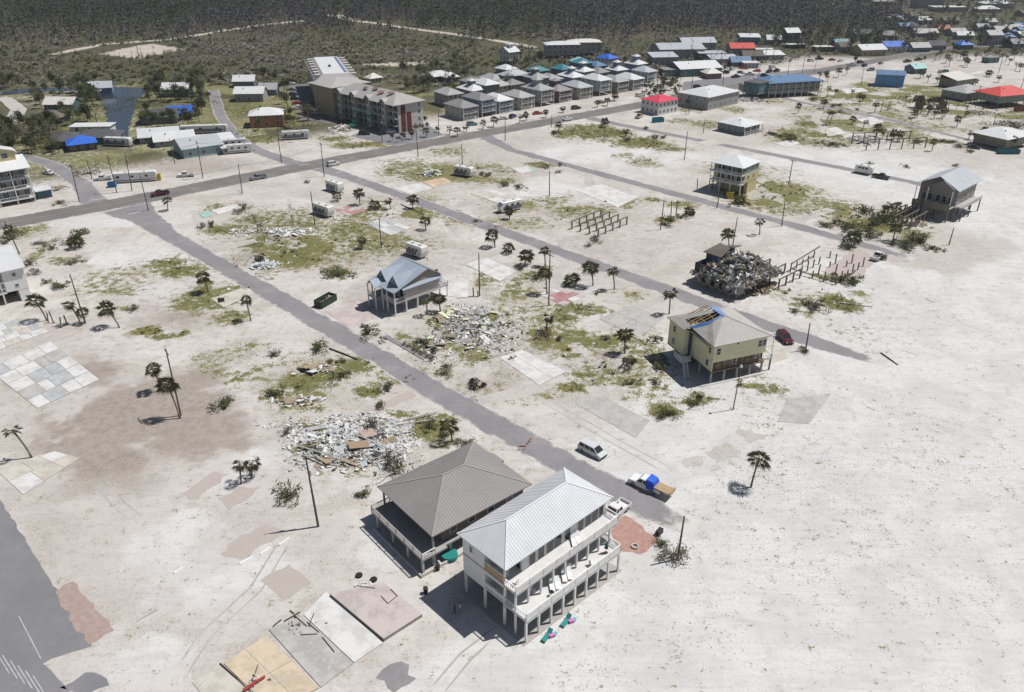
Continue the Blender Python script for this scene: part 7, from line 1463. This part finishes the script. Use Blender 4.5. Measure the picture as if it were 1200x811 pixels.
# ---- people: two standing in the shade beside the beach house
SKIN = mat('skin', (.45,.28,.20), .6, .05, 3); SHIRT = mat('white_shirt', (.66,.66,.66), .8, .08, 4); JEANS = mat('blue_jeans', (.05,.07,.12), .85, .15, 4); NAVY_S = mat('navy_shirt', (.04,.06,.13), .85); HAIR = mat('dark_hair', (.03,.02,.015), .8); SHORT = mat('khaki_shorts', (.36,.30,.21), .85)
def person(at, rz, shirt, pants, label, armbend):
    t = thing('person', label, 'person', G(*at), rz)
    V = [(0,0,.98,.13,.10),(0,0,1.2,.135,.095),(0,0,1.40,.16,.10),(0,0,1.50,.06,.06),(0,.01,1.60,.075,.09),(0,.01,1.72,.075,.09)]; E = [(0,1),(1,2),(2,3),(3,4),(4,5)]
    for s in (-1, 1):
        b_ = len(V); V += [(s*.10,0,.92,.095,.095),(s*.11,.02,.50,.065,.065),(s*.11,-.01,.09,.042,.042),(s*.12,.14,.04,.04,.03)]; E += [(0,b_),(b_,b_+1),(b_+1,b_+2),(b_+2,b_+3)]
        c = len(V); V += [(s*.19,0,1.42,.055,.055),(s*.25,-.02,1.15,.042,.042),(s*.24+s*.0,armbend,.95+abs(armbend)*.5,.033,.033),(s*.235,armbend+.05,.86+abs(armbend)*.6,.036,.02)]; E += [(2,c),(c,c+1),(c+1,c+2),(c+2,c+3)]
        d = len(V)
        for f in range(4): V.append((s*.235+s*(f-1.5)*.016,armbend+.09,.80+abs(armbend)*.6,.009,.009)); E.append((c+3,d+f))
        V.append((s*.21,armbend+.1,.85+abs(armbend)*.6,.009,.009)); E.append((c+3,d+4))
    me = bpy.data.meshes.new('body'); me.from_pydata([v[:3] for v in V], E, []); o = put('body', me, t)
    md = o.modifiers.new('Skin', 'SKIN'); sv = me.skin_vertices[0].data if me.skin_vertices else None
    if sv is None:
        bpy.context.view_layer.objects.active = o
        import bmesh; bm = bmesh.new(); bm.from_mesh(me); bm.verts.layers.skin.verify(); bm.to_mesh(me); bm.free(); sv = me.skin_vertices[0].data
    for i, v in enumerate(V): sv[i].radius = v[3:5]; sv[i].use_root = (i == 0)
    o.modifiers.new('Sub', 'SUBSURF').levels = 1; o.modifiers['Sub'].render_levels = 1
    for m_ in (SKIN, shirt, pants): me.materials.append(m_)
    dg = bpy.context.evaluated_depsgraph_get(); ev = bpy.data.meshes.new_from_object(o.evaluated_get(dg)); o.modifiers.clear(); o.data = ev
    ev.materials.clear()
    for m_ in (SKIN, shirt, pants, TYRE): ev.materials.append(m_)
    for p in ev.polygons:
        z_ = p.center.z; x_ = abs(p.center.x); p.use_smooth = True
        p.material_index = 3 if z_ < .08 else (2 if z_ < .99 and x_ < .2 and z_ > (.45 if pants == SHORT else .08) else (1 if .97 < z_ < 1.49 and (x_ < .2 or z_ > 1.2) else 0))
    h = MB()
    for k in range(3): pass
    mb = MB(); n = 10
    for i, (z_, r_) in enumerate(((1.66,.098),(1.74,.10),(1.80,.075),(1.835,.02))):
        for k in range(n): a = 2*math.pi*k/n; mb.v.append((math.cos(a)*r_*.9, .0+math.sin(a)*r_-.012, z_ if math.sin(a) < .5 or i else 1.73))
    for i in range(3):
        for k in range(n): mb.f.append((i*n+k, i*n+(k+1) % n, (i+1)*n+(k+1) % n, (i+1)*n+k)); mb.m.append(0)
    mb.f.append(tuple(range(3*n, 4*n))); mb.m.append(0); mb.obj('hair', HAIR, t, smooth=True)
    MB().cyl((0,.10,1.66),(0,.125,1.63),.014,.018,5).obj('nose', SKIN, t)
    for s in (-1, 1): MB().cbx(s*.032,.099,1.675,.022,.008,.01).obj('eye', HAIR, t); MB().cbx(s*.083,.01,1.65,.015,.04,.06).obj('ear', SKIN, t)
    MB().cbx(0,.102,1.595,.045,.006,.01).obj('mouth', mat('lips', (.3,.12,.10)), t)
    return t
person((533,719), 2.4, NAVY_S, JEANS, 'person in dark clothes standing in the shade beside the beach house', .05); person((540,718), 1.2, SHIRT, SHORT, 'person in a white shirt standing in the shade beside the beach house', .18)

# ================================================================ ground cover
def instance_mesh(name, base_v, base_f, X, Y, S, A, m, hz=None, kind='stuff', label=None, cat=None, tint=None, Z=None):
    bv = np.asarray(base_v, np.float32); nb = len(bv); n = len(X); k = len(base_f[0]); bf = np.asarray(base_f, np.int32)
    ca, sa = np.cos(A)[:, None], np.sin(A)[:, None]; S_ = np.asarray(S)[:, None]; Hs = S_ if hz is None else np.asarray(hz)[:, None]
    co = np.empty((n, nb, 3), np.float32); co[..., 0] = X[:, None]+(bv[None,:,0]*ca-bv[None,:,1]*sa)*S_; co[..., 1] = Y[:, None]+(bv[None,:,0]*sa+bv[None,:,1]*ca)*S_; co[..., 2] = bv[None,:,2]*Hs + (0 if Z is None else np.asarray(Z)[:, None])
    f = (bf[None]+(np.arange(n)*nb)[:, None, None]).reshape(-1, k).astype(np.int32)
    me = bpy.data.meshes.new(name); me.vertices.add(n*nb); me.vertices.foreach_set('co', co.ravel()); me.loops.add(f.size); me.loops.foreach_set('vertex_index', f.ravel()); me.polygons.add(len(f)); me.polygons.foreach_set('loop_start', np.arange(0, f.size, k, dtype=np.int32))
    if tint is not None:
        at = me.attributes.new('tint', 'FLOAT_COLOR', 'POINT'); d = np.repeat(tint.astype(np.float32), nb, 0); d = np.concatenate([d, np.ones((len(d),1),np.float32)], 1); at.data.foreach_set('color', d.ravel())
    me.update(); me.materials.append(m); o = put(name, me); tag(o, label, cat, None, kind); return o
rs = np.random.RandomState(4)
def tuft(seed, n, spread, w):
    r = random.Random(seed); v = []; f = []
    for i in range(n):
        a = r.random()*6.28; x, y = r.gauss(0,.15), r.gauss(0,.15); b_ = len(v); dx, dy = math.cos(a)*spread, math.sin(a)*spread; px, py = -math.sin(a)*w, math.cos(a)*w
        v += [(x-px,y-py,0),(x+px,y+py,0),(x+dx,y+dy,r.uniform(.5,1))]; f.append((b_,b_+1,b_+2))
    return v, f
GRASSM = leafmat('grass_blade', (.06,.07,.008), (.14,.135,.03)); WEEDM = leafmat('weed_leaf', (.06,.075,.014), (.115,.115,.03))
def sample(n, thr, lst, y0=75, y1=420):
    X = rs.uniform(-210, 240, n); Y = rs.uniform(y0, y1, n); m_ = mask_at(X, Y, lst); nz = fbm(X*.5, Y*.5, 31); k = (m_+(nz-.5)*1.3+(rs.rand(n)-.5)*.3) > thr
    return X[k], Y[k]
v, f = tuft(1, 7, .55, .07); X, Y = sample(230000, .62, GRASS); n = len(X); instance_mesh('grass', v, f, X, Y, rs.uniform(.35,.8,n), rs.rand(n)*6.28, GRASSM, rs.uniform(.12,.4,n), label='patches of short weedy grass on the lots', cat='grass')
v, f = tuft(2, 9, .5, .12); X, Y = sample(90000, .85, GRASS); n = len(X); instance_mesh('weeds', v, f, X, Y, rs.uniform(.4,1.0,n), rs.rand(n)*6.28, WEEDM, rs.uniform(.3,.75,n), label='taller clumps of weeds in the grass patches', cat='weeds')
v, f = tuft(5, 16, .55, .16); X, Y = sample(60000, .86, RUB); n = len(X); instance_mesh('low_brush', v, f, X, Y, rs.uniform(.35,1.1,n), rs.rand(n)*6.28, leafmat('brush_leaf', (.065,.07,.025), (.15,.13,.075)), rs.uniform(.25,.9,n), label='low torn brush scattered between the lots', cat='brush')
# storm litter: chips and twigs strewn over the lots
bv = [(-.5,-.5,0),(.5,-.4,0.1),(.5,.5,.3),(-.5,.4,.25)]; X, Y = sample(200000, .78, RUB); n = len(X)
q = n//3
for nm, m_, sl in (('pale_litter', DEB[0], slice(0,q)),('dark_litter', DEB[3], slice(q,2*q)),('brown_litter', DEB[2], slice(2*q,n))):
    k = len(X[sl]); instance_mesh(nm, bv, [(0,1,2,3)], X[sl], Y[sl], rs.gamma(2., .12, k)+.06, rs.rand(k)*6.28, m_, rs.uniform(.1,.4,k), label={'pale_litter':'pale chips of storm litter strewn over the lots','dark_litter':'dark scraps of storm litter strewn over the lots','brown_litter':'brown splinters of storm litter strewn over the lots'}[nm], cat='litter')
# beach wrack: sparse dry sprigs on the white sand
v, f = tuft(3, 6, .6, .06); X = rs.uniform(5, 210, 70000); Y = rs.uniform(60, 280, 70000); k = (fbm(X*.05, Y*.05, 8)*.6+fbm(X*.3, Y*.3, 18)*.4+(rs.rand(70000)-.5)*.2 > .60) & (mask_at(X, Y, WHITE) > .3); X, Y = X[k], Y[k]; n = len(X)
instance_mesh('beach_wrack', v, f, X, Y, rs.uniform(.1,.42,n), rs.rand(n)*6.28, mat('wrack', (.27,.245,.20)), rs.uniform(.03,.12,n), label='dry sprigs of beach wrack dotted over the white sand', cat='wrack')

# ================================================================ the wood behind the town
def tint_mat(name, rough=.8):
    m = bpy.data.materials.new(name); m.use_nodes = True; t = m.node_tree; N = t.nodes; L = t.links; b = N['Principled BSDF']; b.inputs['Roughness'].default_value = rough; b.inputs['Specular IOR Level'].default_value = .1
    a = N.new('ShaderNodeAttribute'); a.attribute_name = 'tint'; g = N.new('ShaderNodeNewGeometry'); n = N.new('ShaderNodeTexNoise'); n.inputs['Scale'].default_value = .7; n.inputs['Detail'].default_value = 4; L.new(g.outputs['Position'], n.inputs['Vector'])
    mr = N.new('ShaderNodeMapRange'); mr.inputs[1].default_value = .3; mr.inputs[2].default_value = .7; mr.inputs[3].default_value = .65; mr.inputs[4].default_value = 1.35; L.new(n.outputs[0], mr.inputs[0])
    v = N.new('ShaderNodeVectorMath'); v.operation = 'SCALE'; L.new(a.outputs['Color'], v.inputs[0]); L.new(mr.outputs[0], v.inputs['Scale']); L.new(v.outputs[0], b.inputs['Base Color']); return m
TINTM = tint_mat('woodland')
def crown_base(seed, n, rx, z0, z1, w, h):
    r = random.Random(seed); v = []; f = []
    for i in range(n):
        t = r.random(); z = z0+(z1-z0)*t; q = rx*(1-.65*t)*r.uniform(.3,1); a = r.random()*6.28; b_ = len(v); c = np.array([math.cos(a)*q, math.sin(a)*q, z]); d = np.array([math.cos(a), math.sin(a), r.uniform(-.3,.6)])*w; p = np.array([-math.sin(a), math.cos(a), r.uniform(-.3,.3)])*w*.6
        v += [tuple(c-d*.4-p), tuple(c-d*.4+p), tuple(c+d+np.array([0,0,h]))]; f.append((b_,b_+1,b_+2))
    return v, f
def trunk_base(seed, branches=5):
    r = random.Random(seed); v = []; f = []
    for k in range(3): a = 2.09*k; v.append((math.cos(a)*.016, math.sin(a)*.016, 0))
    v.append((r.uniform(-.03,.03), r.uniform(-.03,.03), 1.0)); f += [(0,1,3),(1,2,3),(2,0,3)]
    for i in range(branches):
        z = r.uniform(.45,.95); a = r.random()*6.28; l = .16*(1.25-z); b_ = len(v); v += [(0,0,z-.012),(0,0,z+.012),(math.cos(a)*l, math.sin(a)*l, z+l*.35)]; f.append((b_,b_+1,b_+2))
    return v, f
N0 = 180000; V_ = rs.uniform(440, 1650, N0); U_ = rs.uniform(-.80, .80, N0); X = U_*V_; Y = V_
den = rs.rand(N0)*1650 < V_      # even density over the wedge
X, Y = X[den], Y[den]
edge = 438+60*(fbm(X*.01, Y*.01, 5)-.5)+ss(40,200,X)*95+ss(230,420,X)*40
clear = mask_at(X, Y, [(160,58,62,9,1.2),(95,58,50,5,1),(250,42,60,4,1),(330,27,50,4,1),(395,19,20,5,1.2),(450,29,50,5,1.2),(520,39,50,5,1.2),(600,51,50,5,1.2),(470,76,60,4,.9),(480,86,80,6,.8),(570,82,60,5,.9)], .15)
town = ((X > 300) & (Y > 560) & (Y < 1000) & (X > 300+(1000-Y)*.15) & (fbm(X*.02, Y*.02, 44) > .42))
road_d = np.abs((X-58)*(-.626)+(Y-395)*.78)
k = (Y > edge+8) & (clear < .55) & ~town & (road_d > 30); X, Y = X[k], Y[k]
dist = Y+X*.0
tall = ss(610, 800, dist+130*(fbm(X*.008, Y*.008, 15)-.5)*2+60*ss(0,150,X))          # scrub in front, standing timber behind
gr = fbm(X*.006, Y*.004, 61)                                                              # green stands among the dead ones
gr2 = ss(.40,.60, gr + .25*ss(-150,-420,X)*(Y < 900) - .2*ss(-50,150,X)*(Y > 600) )
rr_ = rs.rand(len(X))
def tints(n, c, jit): return np.clip(np.array(c)[None]*(1+(rs.rand(n,1)-.5)*jit)*(1+(rs.rand(n,3)-.5)*.12), .004, 1)
s_tall = rs.rand(len(X)) < tall
A_ = rs.rand(len(X))*6.28
# standing dead trunks
k = (s_tall & (rr_ < .62)) | (~s_tall & (rr_ < .10)); n = k.sum(); v, f = trunk_base(2, 7); h = rs.uniform(6,12,n); instance_mesh('dead_timber', v, f, X[k], Y[k], h*1.6, A_[k], TINTM, h, label='far-off wood of grey storm-killed pine trunks', cat='wood', tint=tints(n, (.075,.067,.075), .6))
# living crowns
k = s_tall & (rr_ > .38); n = k.sum(); v, f = crown_base(3, 9, .26, .15, .95, .14, .12); h = rs.uniform(6,12,n); mixg = (gr2[k]*.8+rs.rand(n)*.3)[:,None]; tt = tints(n, (.058,.052,.055), .6)*(1-np.clip(mixg,0,1))+tints(n, (.034,.046,.02), .6)*np.clip(mixg,0,1)
instance_mesh('woodland', v, f, X[k], Y[k], h, A_[k], TINTM, h, label='far-off mixed wood of thinned crowns behind the town', cat='wood', tint=tt)
# scrub
k = ~s_tall | (rr_ < .25); n = k.sum(); v, f = crown_base(7, 9, .75, .1, .8, .42, .18); h = rs.gamma(4,.33,n)+.4; g3 = (ss(.35,.62,fbm(X[k]*.02, Y[k]*.02, 71)+.1*(rs.rand(n)-.5)))[:,None]; tt = tints(n, (.19,.168,.145), .6)*(1-g3)+tints(n, (.10,.108,.042), .5)*g3
instance_mesh('scrub', v, f, X[k], Y[k], h*1.15, A_[k], TINTM, h, label='low brown and green scrub between the houses and the wood', cat='scrub', tint=tt)
# trees between the roofs of the far town, too many and too small to tell apart
n = 420; PX = rs.uniform(905, 1290, n); PY = rs.uniform(-22, 58, n); W3 = np.array([G(a, b) for a, b in zip(PX, PY)]); k = (PY > -2-(PX-905)*.03); W3 = W3[k]; n = len(W3); v, f = crown_base(12, 60, .42, .22, .95, .12, .05); h = rs.uniform(5,10,n); g3 = rs.rand(n)[:,None]
instance_mesh('town_trees', v, f, W3[:,0], W3[:,1], h, rs.rand(n)*6.28, TINTM, h, label='crowns of the trees crowded between the far town roofs', cat='trees', tint=tints(n, (.085,.078,.06), .5)*(1-g3)+tints(n, (.045,.055,.018), .5)*g3)
# ================================================================ the air: thin sea haze over the whole place
hz = MB().bx(-1400, 1400, -420, 2400, -1.0, 84).obj('haze', bpy.data.materials.new('haze_air')); tag(hz, 'thin pale sea haze over the whole town', 'haze', None, 'stuff')
m = hz.data.materials[0]; m.use_nodes = True; m.node_tree.nodes.clear(); vo = m.node_tree.nodes.new('ShaderNodeVolumePrincipled'); vo.inputs['Density'].default_value = .00011; vo.inputs['Color'].default_value = (.80,.86,.95,1); vo.inputs['Anisotropy'].default_value = .2
mo = m.node_tree.nodes.new('ShaderNodeOutputMaterial'); m.node_tree.links.new(vo.outputs[0], mo.inputs['Volume'])
